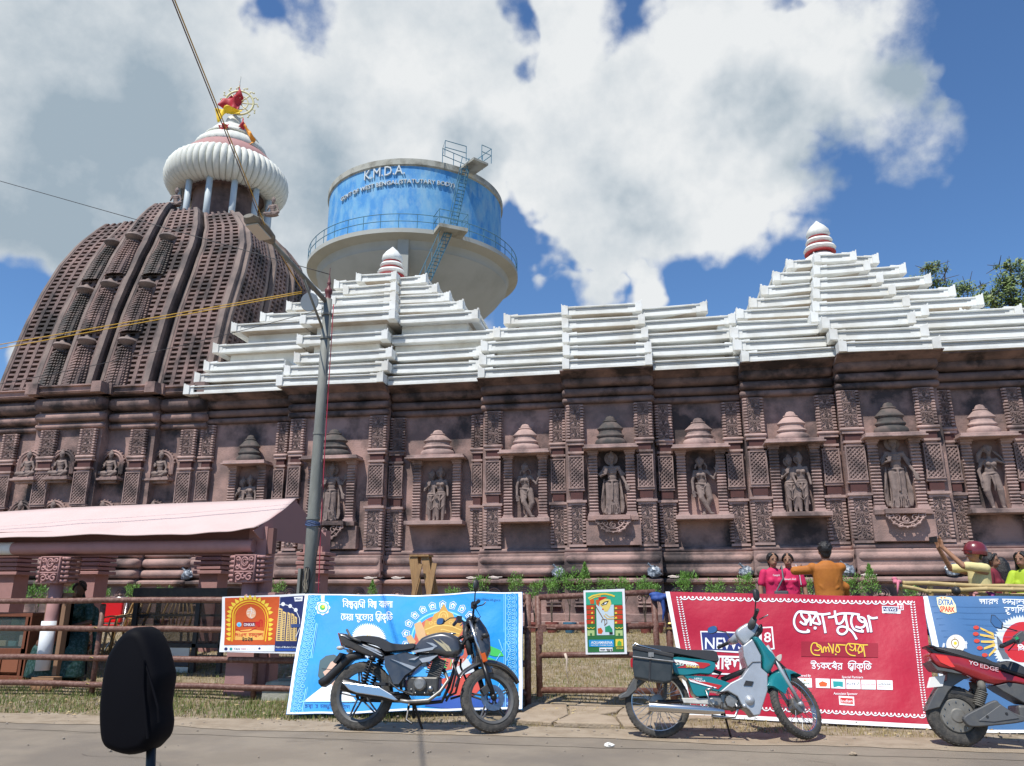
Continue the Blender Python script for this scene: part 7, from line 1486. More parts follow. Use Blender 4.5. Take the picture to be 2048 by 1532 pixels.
for (x, y), (dx, dy) in [((461, 1278 - 9.4 * k), (-1, -.15)) for k in range(5)] + [((500 + 37 * math.cos(math.radians(a)), 1232 + 33 * math.sin(math.radians(a))), (math.cos(math.radians(a)), math.sin(math.radians(a)) * 1.0)) for a in range(180, 361, 13)] + [((538, 1278 - 9.4 * k), (1, -.15)) for k in range(5)]:
    lv.append([(x - dy * 3.6, y + dx * 3.6), (x + dx * 4 - dy * 3.4, y + dy * 4 + dx * 3.4), (x + dx * 9.5, y + dy * 9.5), (x + dx * 4 + dy * 3.4, y + dy * 4 - dx * 3.4), (x + dy * 3.6, y - dx * 3.6)])
B.shape(lv, P('print_leaf_yellow', (.80, .58, .06), .6, spec=.25), 1, 'leaf_pattern')
B.shape([[(470, 1280), (471, 1262), (500, 1258), (528, 1262), (527, 1280)]], P('print_light_orange', (.78, .42, .10), .6, spec=.25), 1, 'glow_field'); B.shape([rect(486, 1244, 509, 1253)], DR, 2, 'logo_box'); B.text('ONKAR', 487, 1252, 6, WH, 3, w=21); B.shape([circ(478, 1249, 4.6, 14)], LB, 2, 'logo_dot'); B.text('e', 476, 1252, 6, SKY_, 3)
B.shape([circ(501, 1226, 9.5, 16, 11)], P('print_glow', (.75, .45, .28), .6, spec=.25), 2, 'glow_spot'); B.strokes([([(494, 1222), (500, 1220), (506, 1223)], 1), ([(501, 1214), (502, 1222), (499, 1234)], 1), ([(494, 1227), (497, 1226)], 1), ([(504, 1226), (508, 1226)], 1), ([(500, 1236), (503, 1235)], 1)], 1, WH, 3, 'drawing_line')
bengali(B, 'Sr I', 510, 1244, 9, RE, w=14, pen=.2, lay=2); B.strokes([([(472, 1258), (482, 1263), (498, 1262), (512, 1255)], 1.5)], 1, RE, 2, 'swash'); bengali(B, 'Sard', 469, 1267, 6, RE, w=24, pen=.17, lay=2); bengali(B, 'sm^man', 497, 1267, 6, RE, w=29, pen=.17, lay=2); bengali(B, '2025', 484, 1275, 6.8, BK, w=22, pen=.2, lay=3)
B.shape([[(449, 1292), (550, 1291), (550, 1303), (449, 1303)]], WH, 0, 'logo_strip'); B.shape([circ(452, 1298, 3.4, 12), circ(520, 1297, 2.4, 10)], NA, 1, 'logo_dot'); B.shape([circ(462, 1298, 3, 12)], pr('teal', .02, .3, .28), 1, 'logo_dot'); B.text('TAN', 468, 1300, 4, NA, 1, w=12); B.text('wow', 483, 1299, 3.4, RE, 1, w=10); B.text('- - - - - - -', 496, 1299, 3, NA, 1, w=22)
tw = []; wn_ = []
for x0, top, nn, ww in ((556, 1215, 16, 8), (565, 1222, 15, 7), (575, 1224, 15, 6), (583, 1226, 15, 6), (590, 1232, 13, 5)):
    tw.append([(x0, top), (x0 + ww, top + 3), (x0 + ww - 1, 1282), (x0 - 2, 1282)])
    for k in range(nn): yy = top + 5 + (1276 - top) * k / nn; wn_.append([(x0 + 1, yy), (x0 + ww - 2, yy + .8), (x0 + ww - 2, yy + 2.6), (x0 + 1, yy + 1.8)])
B.shape(tw, P('print_tower_yellow', (.72, .50, .18), .6, spec=.25), 1, 'tower_picture'); B.shape(wn_, NA, 2, 'tower_windows', 40)
B.shape([circ(565, 1208, 4, 12), circ(580, 1212, 4, 12), circ(592, 1220, 4, 12), [(588, 1194), (606, 1193), (605, 1202), (590, 1203)]], WH, 1, 'white_badges'); B.strokes([([(558, 1209), (565, 1208), (580, 1212), (592, 1220), (600, 1236), (601, 1256), (592, 1276)], 1.2)], 1, WH, 1, 'arc_line'); B.text('URBAN', 590, 1200, 4, NA, 2, w=13)
B.text('Heart of Modern Living', 554, 1296, 3.8, WH, 1, w=40); B.shape([[(553, 1297.5), (594, 1297.5), (593, 1302), (553, 1302)]], P('print_royal', (.03, .10, .42), .6, spec=.25), 1, 'phone_strip'); B.shape([[(583, 1248), (605, 1248), (605, 1255), (583, 1255)]], P('print_mid_navy', (.04, .07, .2), .6, spec=.25), 3, 'caption_box')
# crimson banner
W3 = ((.014, 6, 3, .1), (.007, 14, -7, 1.0), (.006, -4, 12, .2), (.004, 26, 6, 1.0))
rtl, rtr = topb(1331, 1184, 9.2), topb(1846, 1193, 9.1)
B = Banner('crimson_banner', 'long crimson banner with white Bengali lettering and chain border', 'banner', rtl, rtr, uz(1378, 1432, .05), uz(1876, 1459, .03), VINYLR, W3, nu=80)
def RB(u, v): # photo point at u, v
    t = lerp2((1331, 1184), (1846, 1193), u); q = lerp2((1378, 1432), (1876, 1459), u); return lerp2(t, q, v)
B.shape([[RB(.0, 0), RB(.016, 0), RB(.016, 1), RB(0, 1)], [RB(0, .968), RB(1, .968), RB(1, 1), RB(0, 1)], ], WH, 0, 'white_margin')
ch = []; tri = []
for k in range(29):
    u = .055 + .90 * (k + .5) / 29
    for v in (.045, .905):
        x, y = RB(u, v); ch.append((A(x, y - 2, 7.4, 0, 180, 10, 6.2), 2.0)); tri.append(circ(x, y - .5, 2.3, 10))
for k in range(46):
    for u0 in (.047, .955):
        x, y = RB(u0, .04 + .87 * (k + .5) / 46)
        for s_ in (-1, 1): tri.append([(x + s_ * .6, y), (x + s_ * 4.6, y - 3.2), (x + s_ * 4.6, y + .4)])
B.strokes(ch, 1, WH, 1, 'chain_border'); B.shape(tri, WH, 1, 'chain_border', 50)
f6 = lambda pts: [(1560 + x / 4.197, 1170 + y / 4.197) for x, y in pts]
fz = lambda pts: [(1570 + x / 6.345, 1210 + y / 6.345) for x, y in pts]
T1 = [[(400, 95), (300, 90), (230, 85), (180, 85), (140, 120), (115, 190), (122, 260), (165, 320), (235, 342), (310, 335), (285, 318)], [(180, 88), (300, 100), (430, 114), (500, 117), (570, 105)], [(205, 95), (212, 140), (250, 185), (272, 192)], [(300, 105), (325, 180), (326, 255)], [(195, 215), (240, 245), (270, 232), (310, 165)], [(258, 190), (266, 250)],
      [(402, 102), (420, 165), (446, 240), (400, 235), (350, 210), (402, 110)], [(470, 117), (490, 220), (512, 350)], [(635, 75), (640, 140), (660, 240)], [(555, 155), (610, 148), (660, 120), (720, 105), (850, 105), (945, 118)], [(765, 108), (742, 190), (700, 236), (665, 235)], [(770, 108), (778, 200), (795, 290), (775, 345), (735, 372), (690, 366), (664, 330), (680, 288), (735, 275), (800, 300), (860, 352), (905, 432)],
      [(872, 105), (846, 160), (842, 230), (870, 300), (920, 327), (995, 337), (972, 318)], [(935, 118), (936, 170), (980, 212), (1010, 204)], [(945, 150), (1002, 162), (1036, 225), (1056, 337)], [(902, 275), (958, 287), (1008, 266), (1022, 215)], [(1060, 130), (1080, 230), (1096, 337)], [(1060, 137), (1110, 162), (1172, 155)]]
T2 = [[(405, 485), (360, 480), (335, 520), (335, 580), (370, 625), (442, 636)], [(405, 485), (410, 520), (442, 536)], [(410, 500), (455, 522), (470, 602)], [(378, 570), (425, 575), (450, 550)], [(485, 602), (490, 545), (508, 532), (522, 592)], [(520, 560), (545, 532), (562, 596)], [(550, 490), (590, 560), (606, 618), (612, 500)], [(660, 505), (640, 580), (682, 602), (690, 560), (660, 508)], [(650, 505), (762, 512)],
      [(830, 495), (790, 500), (770, 545), (785, 600), (830, 636), (890, 646)], [(800, 492), (920, 500), (960, 508), (1045, 509)], [(815, 500), (830, 530), (852, 540)], [(820, 565), (860, 582), (885, 545)], [(885, 505), (896, 588)], [(950, 510), (922, 585), (972, 597), (975, 550), (950, 510)], [(990, 515), (1000, 580), (1012, 656)]]
PLUM = P('print_plum', (.16, .01, .08), .45)
for TT, w1, w2, m_, dots_, r_ in ((T1, 6.2, 4.2, WH, [(382, 292)], 4.0), (T2, 3.6, 2.2, YE, [(645, 628), (935, 612)], 2.6)):
    lay_ = 1 if TT is T1 else 3; g_ = [smooth_line(fz(p)) for p in TT]
    B.strokes([(p, w1) for p in g_], 1, PLUM, lay_, 'outline_lettering'); B.strokes([(p, w2) for p in g_], 1, m_, lay_ + 2, 'main_lettering')
    for d_ in dots_: x_, y_ = fz([d_])[0]; B.shape([circ(x_, y_, r_, 12)], PLUM, lay_, 'letter_dot'); B.shape([circ(x_, y_, r_ - .9, 12)], m_, lay_ + 2, 'letter_dot')
B.shape([f6([(180, 470), (820, 490), (820, 610), (180, 595)])], P('print_dim_red', (.30, .01, .03), .6, spec=.25), 1, 'dark_strip'); 
bengali(B, 'uTkexFr', 1622, 1325, 11.5, WH, w=63, pen=.15, lay=1, ang=.03); bengali(B, 's^bIkRit', 1696, 1327, 11.5, WH, w=47, pen=.15, lay=1, ang=.03)
B.text('Powered By', 1592, 1352.5, 5, WH, 1, w=30, ang=.02); B.text('Special Partners', 1684, 1356, 5, WH, 1, w=42, ang=.02); B.text('Associate Sponsor', 1667, 1389, 5, WH, 1, w=48, ang=.02)
for k, x0 in enumerate((1595.5, 1631.5, 1662.5, 1692.5, 1722.5, 1753)):
    y0 = 1355 + (x0 - 1595) * .036; wd = 28 if k < 5 else 31; B.shape([[(x0, y0), (x0 + wd, y0 + 1), (x0 + wd + .5, y0 + 20), (x0 + .5, y0 + 19)]], WH, 1, 'sponsor_box')
B.text('Reliance', 1600, 1368, 4, DG, 2, w=19); B.shape([circ(1610, 1360, 2, 8)], GO, 2, 'sponsor_logo'); B.shape([[(1637, 1366), (1645, 1362), (1655, 1366), (1653, 1373), (1640, 1373)]], OR, 2, 'sponsor_logo'); B.shape([[(1666, 1362), (1686, 1363), (1686, 1374), (1677, 1372), (1667, 1375)]], pr('sponsor_teal', .01, .30, .30), 2, 'sponsor_logo')
B.text('FLITE', 1694, 1370, 4.8, NA, 2, w=17); B.strokes([([(1713, 1367), (1715, 1370), (1718, 1364)], 1.1)], 1, DG, 2, 'sponsor_logo'); B.text('Neel rathan tiwadi', 1724, 1371, 3, RE, 2, w=25); B.text('INTROLINK', 1756, 1371, 3.6, BK, 2, w=25); B.strokes([([(1756, 1374), (1781, 1375)], 1)], 1, RE, 2, 'sponsor_logo')
B.shape([f6([(492, 930), (620, 938), (624, 1014), (498, 1006)])], WH, 1, 'sponsor_box'); B.shape([f6([(505, 945), (610, 952), (613, 1000), (508, 992)])], RE, 2, 'sponsor_box'); B.text('Indian', 1682.5, 1405, 6, WH, 3, w=22)
B.shape([f6([(858, 172), (985, 180), (985, 160), (1035, 162), (1038, 210), (1012, 210), (1012, 240), (862, 232)])], WH, 1, 'news_logo'); B.shape([f6([(864, 178), (986, 186), (988, 222), (868, 216)])], NA, 2, 'news_logo'); B.shape([f6([(988, 168), (1030, 169), (1032, 204), (990, 204)])], VINYLR, 2, 'news_logo'); B.text('NEWS', 1767.5, 1220.5, 6.2, WH, 3, w=25, ang=.04); B.text('18', 1796.5, 1217, 6, WH, 3, w=8); B.text('NETWORK', 1770, 1226, 2, BK, 3, w=24)
f5 = lambda pts: [(1230 + x / 4.507, 1160 + y / 4.507) for x, y in pts]
B.shape([f5([(768, 462), (1300, 478), (1300, 425), (1420, 420), (1440, 622), (1300, 640), (1150, 660), (785, 640)])], WH, 1, 'news_logo'); B.shape([f5([(778, 474), (1310, 490), (1310, 650), (795, 630)])], P('print_news_navy', (.02, .035, .17), .6, spec=.25), 2, 'news_logo'); B.shape([f5([(1320, 436), (1408, 432), (1426, 610), (1325, 625)])], VINYLR, 2, 'news_logo')
B.text('NEWS', 1410, 1298, 23, WH, 3, w=78, ang=.01); B.text('18', 1518, 1284, 20, WH, 3, w=24); bengali(B, 'baMla', 1420, 1313, 24, WH, w=74, pen=.16, lay=1, ang=.02); B.strokes([([f5([(870, 845)])[0], f5([(1110, 850)])[0]], 3)], 1, WH, 1, 'rule_line')
# navy banner at the right edge
B = Banner('navy_banner', 'slate blue banner with white Bengali words and yellow arms, at the right edge', 'banner', topb(1842, 1193, 9.14), topb(2330, 1192, 9.0), uz(1900, 1462, .03), uz(2420, 1472, .03), VN, ((.010, 7, 3, .4), (.006, 19, -6, 1.0)), nu=50)
B.shape([[(1843, 1194), (1855, 1194), (1915, 1461), (1902, 1461)], [(1903, 1457), (2300, 1464), (2300, 1470), (1903, 1463)]], WH, 0, 'white_margin')
B.strokes([([(1862 + 5 * k, 1215 + 12 * k), (2060 + 4 * k, 1214 + 12 * k)], .5) for k in range(8)], 1, P('print_grid_blue', (.035, .11, .26), .6, spec=.25), 0, 'grid_lines')
f7 = lambda pts: [(1840 + x / 9.577, 1180 + y / 9.577) for x, y in pts]
B.shape([f7([(310, 160), (390, 140), (480, 140), (600, 160), (680, 300), (695, 440), (540, 480), (400, 440), (330, 300)])], P('print_cream', (.80, .72, .42), .6, spec=.25), 1, 'badge'); B.text('EXTRA', 1876, 1211, 11, P('print_badge_blue', (.03, .14, .42), .6, spec=.25), 2, w=30, ang=.03, bold=.03); B.text('SPARK', 1879, 1225, 11, RE, 2, w=30, ang=.03, bold=.03); B.shape([circ(1882, 1197, 1.6, 8), circ(1889, 1197, 1.6, 8)], OR, 2, 'badge')
bengali(B, 'Sard', 1958, 1199.5, 9, WH, w=38, pen=.16, lay=1); bengali(B, 'sm^man', 2004, 1199.5, 9, WH, w=44, pen=.16, lay=1); bengali(B, 'hUgil', 2008, 1216, 10, WH, w=46, pen=.16, lay=1)
B.shape([circ(1911, 1290, 19, 24)], P('print_cream_disc', (.72, .68, .58), .6, spec=.25), 1, 'cream_disc'); B.strokes([(A(1909, 1287, 7, 180, 360, 8), 1.4), ([(1902, 1287), (1904, 1293), (1911, 1298), (1916, 1292), (1916, 1287)], 1.4), ([(1909, 1276), (1909, 1281)], 1)], 1, P('print_brown', (.18, .09, .03), .6, spec=.25), 2, 'emblem'); B.shape([circ(1910, 1288, 3.4, 10)], YE, 2, 'emblem')
bengali(B, 'mata', 1884, 1296, 4, WH, w=9, pen=.2, lay=1, ang=-1.3); bengali(B, 'puejar', 1932, 1284, 4, WH, w=14, pen=.2, lay=1, ang=1.5)
cxr, cyr = 2042, 1290; B.shape([[(cxr + (58 if i % 2 else 52) * math.cos(2 * PI * i / 120), cyr + (60 if i % 2 else 54) * math.sin(2 * PI * i / 120)) for i in range(120)]], LG, 1, 'sunburst'); B.shape([circ(cxr + 3, 1284, 40, 36)], P('print_disc_red', (.50, .02, .03), .6, spec=.25), 2, 'red_disc'); B.shape([[(1993, 1270), (2003, 1282), (2014, 1305), (2020, 1318), (2006, 1318), (1996, 1298)]], P('print_slate2', (.12, .14, .17), .6, spec=.25), 2, 'grey_fan')
for k, (x, y, a, d) in enumerate(((1952, 1256, 1987, 1270), (1951, 1269, 1988, 1276), (1953, 1283, 1988, 1285), (1959, 1297, 1990, 1290), (1969, 1311, 1992, 1298))):
    B.shape([[(x + 8, y - 1), (a, d - 4), (a + 1, d + 2), (x + 9, y + 3)]], P('print_arm_yellow', (.72, .47, .10), .6, spec=.25), 2, 'arm_picture'); B.shape([circ(x, y, 6, 12, 4)], P('print_hand_red', (.55, .06, .04), .6, spec=.25), 3, 'hand_picture')
bengali(B, 'iseGr'.replace('G', 'r'), 2036, 1292, 8, WH, w=30, pen=.2, lay=3)
# poster on the gate
B = Banner('poster', 'small green and white festival poster tied to the pipe gate', 'poster', topb(1167, 1181, 9.22), topb(1249, 1177.5, 9.22), topb(1171.5, 1309, 9.2), topb(1254, 1308, 9.2), VW, ((.004, 4, 3, .4), (.003, 9, -4, 1.0)), nu=20, nv=26)
fp = lambda pts: [(1160 + x / 10.21, 1170 + y / 10.21) for x, y in pts]
B.shape([fp([(115, 150), (858, 135), (905, 1365), (160, 1375)])], DG, 0, 'green_field'); B.shape([fp([(120, 155), (855, 140), (860, 400), (125, 405)])], P('print_sea_green', (.04, .38, .24), .6, spec=.25), 1, 'sea_green_band'); B.shape([fp([(330, 400), (690, 400), (700, 1020), (345, 1025)])], P('print_pale_blue', (.55, .66, .72), .6, spec=.25), 2, 'pale_panel')
for s_, xa in ((0, 130), (1, 705)):
    for k in range(4): y0 = 420 + 98 * k; B.shape([fp([(xa, y0), (xa + 165, y0 - 4), (xa + 170, y0 + 76), (xa + 5, y0 + 80)])], P('print_tile_red', (.52, .05, .02), .6, spec=.25), 2, 'red_tile'); B.shape([fp([(xa + (100 if not s_ else 5), y0 + 40), (xa + (135 if not s_ else 45), y0 + 30), (xa + (140 if not s_ else 55), y0 + 70), (xa + (100 if not s_ else 5), y0 + 72)])], P('print_leaf_yellow', (.80, .58, .06), .6, spec=.25), 3, 'yellow_motif')
    B.shape([fp([(xa + 20, 925), (xa + 165, 922), (xa + 168, 1035), (xa + 24, 1038)])], P('print_lime', (.42, .55, .22), .6, spec=.25), 2, 'temple_motif'); B.shape([fp([(xa + 75, 985), (xa + 115, 985), (xa + 116, 1030), (xa + 76, 1030)])], DG, 3, 'temple_motif'); B.strokes([(fp([(xa + 20, 870), (xa + 60, 890), (xa + 90, 865), (xa + 130, 890), (xa + 165, 865)]), 1.6)], 1, P('print_leaf_yellow', (.80, .58, .06), .6, spec=.25), 3, 'yellow_motif')
B.strokes([(fp([(180, 270), (260, 220), (400, 190), (520, 180), (640, 205), (700, 230)]), 3.2), (fp([(200, 300), (300, 250), (420, 225)]), 2)], 1, P('print_leaf_yellow', (.80, .58, .06), .6, spec=.25), 3, 'garland')
B.shape([fp([(200, 300), (290, 290), (290, 385), (215, 390)]), fp([(320, 300), (420, 300), (380, 380), (400, 440), (340, 400)])], OR, 3, 'orange_motif')
B.shape([fp([(400, 300), (500, 270), (620, 300), (640, 380), (600, 480), (560, 540), (500, 545), (480, 500), (450, 500), (455, 450), (420, 440), (405, 380)])], P('print_face_yellow', (.78, .60, .16), .6, spec=.25), 3, 'painted_face'); B.shape([fp([(430, 400), (500, 340), (590, 320), (540, 400), (450, 420)])], BK, 4, 'painted_eye'); B.shape([fp([(455, 400), (505, 360), (560, 350), (530, 390), (470, 410)])], WH, 5, 'painted_eye'); B.shape([[(x, y) for x, y in circ(1207.5, 1207.6, 1.7, 8)]], BK, 6, 'painted_eye'); B.shape([fp([(450, 485), (480, 480), (482, 510), (456, 505)])], RE, 4, 'painted_mouth'); B.shape([fp([(370, 260), (480, 240), (560, 250), (430, 310), (400, 330)])], RE, 4, 'red_hairline')
B.strokes([(fp([(310, 410), (480, 700)]), 1.6), (fp([(440, 760), (450, 710), (480, 700), (545, 710), (550, 780), (500, 820)]), 1.4), (fp([(500, 700), (510, 830)]), 1.2)], 1, P('print_brown', (.18, .09, .03), .6, spec=.25), 4, 'trident_drawing'); B.strokes([(fp([(490, 620), (560, 690), (700, 690)]), 2), (fp([(520, 590), (600, 650), (700, 640)]), 1.4)], 1, P('print_pale_gold', (.68, .46, .12), .6, spec=.25), 4, 'necklace_drawing')
B.shape([fp([(360, 890), (430, 870), (470, 940), (440, 1000), (370, 990)])], OR, 3, 'lion_drawing'); B.shape([fp([(510, 860), (600, 820), (660, 900), (670, 1000), (580, 960), (515, 960)])], P('print_beast_green', (.03, .28, .14), .6, spec=.25), 3, 'beast_drawing'); B.shape([fp([(600, 960), (670, 965), (665, 1010), (600, 1010)])], BK, 4, 'beast_drawing')
B.shape([fp([(180, 1120), (690, 1115), (695, 1265), (185, 1260)])], P('print_aqua', (.02, .28, .60), .6, spec=.25), 2, 'blue_box'); B.text('AQUAMARINA', 1182, 1287.5, 5.4, WH, 3, w=43, bold=.02); B.text('WATER THEME PARK', 1181.5, 1291.5, 2.3, WH, 3, w=44)
B.shape([fp([(725, 1105), (880, 1100), (885, 1250), (728, 1252)])], P('print_leaf_yellow', (.80, .58, .06), .6, spec=.25), 2, 'tree_logo'); B.shape([fp([(760, 1240), (765, 1170), (800, 1130), (845, 1165), (850, 1240)])], P('print_grass', (.10, .38, .06), .6, spec=.25), 3, 'tree_logo'); B.text('VEDAM', 1232, 1298, 3.6, P('print_leaf_yellow', (.80, .58, .06), .6, spec=.25), 3, w=14)
B.shape([fp([(395, 1278), (665, 1275), (668, 1352), (398, 1355)])], WH, 2, 'number_box'); bengali(B, 'Sard', 1200.5, 1298.5, 2.6, BK, w=10, pen=.2, lay=3); bengali(B, '186', 1212, 1297.4, 5, BK, w=13, pen=.24, lay=3)
# ------------------------------------------------------------------ awning stall at the left
SY = 9.78
stall = thing('awning_stall', 'pink stall with sloping pale cloth roof and carved column capitals', 'stall', (0, 0, 0))
def pl3(pts, Y): return [uy(x, y, Y) for x, y in pts]
def il3(p, u): f = u * (len(p) - 1); i = min(int(f), len(p) - 2); return p[i].lerp(p[i + 1], f - i)
low = pl3([(-420, 1092), (-200, 1086), (0, 1077), (180, 1070), (330, 1071), (430, 1066), (508, 1057)], 9.55); top = pl3([(-420, 1036), (-200, 1032), (0, 1025), (140, 1016), (300, 1010), (450, 1004), (592, 998)], 10.95)
b = MB(); b.grid(lambda u, v: il3(low, u).lerp(il3(top, u), v) + Vector((0, 0, -.05 * math.sin(PI * v) + .008 * math.sin(u * 40) * (1 - v))), 60, 10)
o = b.build('cloth_roof', CLOTH_PINK, stall, smooth=True); md = o.modifiers.new('s', 'SOLIDIFY'); md.thickness = .012
bk = [p + Vector((0, 1.25, -.45)) for p in top]
for q_ in (0, 2, 4, 6): b = MB(); b.bar(top[q_] + Vector((-.1, 0, -.04)), bk[q_] + Vector((-.1, 0, -.02)), .06, .08); b.build('rafter', PINK, stall)
b = MB(); b.bar(bk[0], bk[-1], .07, .10); b.build('rear_beam', PINK, stall)
A1, A2, A3 = low[-1], top[-1], bk[-1]; b = MB(); dn = Vector((0, 0, -.03)); b.prism([A1 + dn, A2 + dn, A3 + dn, (A3.x, A3.y, A3.z - .18), (A1.x, A1.y + .2, A1.z - .12)], (-.015, 0, 0)); b.build('gable_cloth', mat('shaded_pink_cloth', (.36, .20, .19), .85), stall)  # shade on the gable side is put into a darker pink
bz = uy(300, 1094, SY).z; xr = uy(508, 1085, SY).x
b = MB(); b.tube([(-11.4, SY, bz), (xr - .3, SY, bz), (xr, SY, bz)], .085, 18); b.build('round_beam', PINK, stall, auto=50)
b = MB(); xw = uy(28, 1100, SY).x; b.tube([(-11.3, SY - .003, bz), (xw, SY - .003, bz)], .087, 18); b.build('white_beam_patch', WHITE, stall, auto=50)
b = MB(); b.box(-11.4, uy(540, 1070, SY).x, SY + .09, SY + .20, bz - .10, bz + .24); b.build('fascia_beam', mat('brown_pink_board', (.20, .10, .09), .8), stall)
b = MB(); b.box(xr - .12, xr + .14, SY + .08, SY + .34, .05, bz + .26); b.build('side_post', PINK, stall)
for x, y in ((uy(630, 1150, 12.8).x, 12.8), (-9.6, 12.6), (-7.3, 12.6), (-11.2, 12.6)):
    b = MB(); z0 = gz(x, y); b.box(x - .17, x + .17, y - .17, y + .17, z0 - .05, 2.35); c_ = b.build('rear_post', PINK, stall)
    b = MB()
    for k in range(5): b.box(x - .26 + .02 * (k % 2), x + .26 - .02 * (k % 2), y - .24, y + .24, 1.62 + .075 * k, 1.675 + .075 * k)
    b.build('ribbed_capital', PINK, c_, bevel=.008)
def column(xc, ztop, shaft_r, white):
    b = MB(); y = SY + .02; b.tube([(xc, y, .3), (xc, y, bz - .35)], shaft_r, 20); col = b.build('column', PINK, stall, smooth=True)
    b = MB(); cw, ch = .205, .36; zc = bz - .30
    b.box(xc - cw * .72, xc + cw * .72, y - .17, y + .15, zc - ch / 2, zc + ch / 2); b.build('capital', PINK, col, bevel=.01)
    b = MB()
    for k in range(6):
        zz = zc - ch / 2 + .03 + k * .06
        for s_ in (-1, 1): b.tube([(xc + s_ * (cw * .66), y - .13, zz), (xc + s_ * (cw * 1.12 + .012 * (5 - k if False else k % 2)), y - .10, zz)], .024, 8)
        b.tube([(xc + cw * .8, y - .16, zz), (xc + cw * 1.1, y + .12, zz)], .022, 6)
    b.build('capital_ribs', PINK, col, smooth=True)['kind'] = 'stuff'
    b = MB(); yy = y - .185; T = lambda p, r=.014: b.tube([(xc + q[0], yy, zc + q[2]) for q in p], r, 5)
    T([(-.14, 0, -.17), (-.14, 0, .17), (.14, 0, .17), (.14, 0, -.17)], .012); T([(-.14, 0, -.04), (.14, 0, -.04)], .012)
    T([(.045 * math.cos(t), 0, .09 + .055 * math.sin(t)) for t in [2 * PI * i / 14 for i in range(15)]]); T(arc(0, .06, .075, 200, 340, 8)); T([(.025 * math.cos(t), 0, .09 + .03 * math.sin(t)) for t in [2 * PI * i / 8 for i in range(9)]], .010)
    for s_ in (-1, 1): T([(s_ * p[0], 0, p[2]) for p in spiral(.095, .12, .035, .010, 240, -430, 12)]); T([(s_ * p[0], 0, p[2]) for p in spiral(.095, .02, .035, .010, 120, 430, 12)]); T([(s_ * p[0], 0, p[2]) for p in spiral(.075, -.11, .055, .012, 40, 460, 14)])
    T(spiral(0, -.10, .04, .01, 90, 360, 10)); b.build('capital_scrollwork', PINK, col, smooth=True); return col
c1 = column(uy(110, 1180, SY).x, bz, .085, True); x1 = uy(110, 1180, SY).x
b = MB(); b.tube([(x1 + .02, SY - .03, .30), (x1 + .01, SY - .03, .93)], .092, 20); b.build('white_tube', P('white_paint_tube', (.72, .76, .80), .6, bump=.1), c1, smooth=True)
b = MB(); b.box(x1 - .17, x1 + .22, SY + .08, SY + .14, .02, 1.3); b.box(x1 + .16, x1 + .22, SY - .02, SY + .14, .02, 1.25); b.build('backing_plank', mat('plywood_brown', (.26, .15, .085), .8, col2=(.18, .10, .06), scale=6, stretch=(4, 4, .6)), c1)
x2 = uy(497, 1180, SY).x; c2 = column(x2, bz, .10, False)
b = MB(); bx0, bx1 = uy(457, 1390, SY - .1).x, uy(530, 1390, SY - .1).x; b.box(bx0, bx1 - .06, SY - .24, SY + .22, .0, .62); b.box(bx0 + .02, bx1 - .02, SY + .0, SY + .26, .0, 1.30); b.build('column_base', PINK, c2, bevel=.008)
# cardboard carton
CB = mat('cardboard', (.36, .20, .105), .85, col2=(.30, .16, .085), scale=9)
q0, q1 = uz(58, 1402, .03), uz(104, 1406, .03); xx0, xx1 = uy(60, 1390, 9.58).x, uy(104, 1390, 9.58).x
b = MB(); b.box(0, xx1 - xx0, 0, .16, 0, .185); ct = b.build('cardboard_carton', CB); ct.location = (xx0, 9.56, .045); tag(ct, 'brown cardboard carton with upside-down letters under the striped column', 'carton')
v, f = text_mesh('V K A  L', .075, 0, .002); b = MB(); b.add([(xx1 - xx0 - .02 - p[0] * .9, -.0015, .105 - p[1]) for p in v], f); b.build('printed_letters', P('carton_ink', (.10, .05, .03), .8), ct)
# black glass display fridge
F0, F1 = uy(268, 1200, 10.7).x, uy(452, 1200, 10.7).x; fz0, fz1 = gz(-6, 10.7) - .02, uy(360, 1176, 10.7).z
fr = thing('display_fridge', 'black framed glass display counter with empty shelves under the awning', 'display counter', (F0, 10.7, fz0)); w, h = F1 - F0, fz1 - fz0
b = MB()
for x in (0, w * .68, w - .06):
    b.box(x, x + .07, 0, .06, 0, h)
for x in (0, w - .06): b.box(x, x + .06, .55, .61, 0, h)
b.box(-.02, w + .02, -.02, .65, h - .12, h); b.box(0, w, 0, .6, .36, .42); b.build('frame', BLACK, fr, bevel=.004)
for k, z in enumerate((.58, .80, .98)): b = MB(); b.box(.07, w - .07, .05, .55, z, z + .012); b.build('shelf', P('shelf_glass', (.45, .5, .5), .15), fr); b = MB(); b.box(.07, w - .07, .03, .05, z - .01, z + .02); b.build('shelf_rail', STEEL, fr)
b = MB(); b.box(.05, w * .66, .01, .03, .22, .36); b.box(.05, w * .66, .02, .03, .02, .10); b.build('steel_panel', P('steel_panel', (.55, .56, .55), .4, .5), fr)
b = MB(); b.box(.05, w * .66, .015, .03, .11, .21); b.build('vent_grille', P('vent', (.06, .06, .065), .6, bump=.8), fr)
for x0_, x1_ in ((.07, w * .68), (w * .68 + .07, w - .06)): b = MB(); b.box(x0_, x1_, .012, .018, .42, h - .12); b.build('glass_pane', GLASSD, fr)
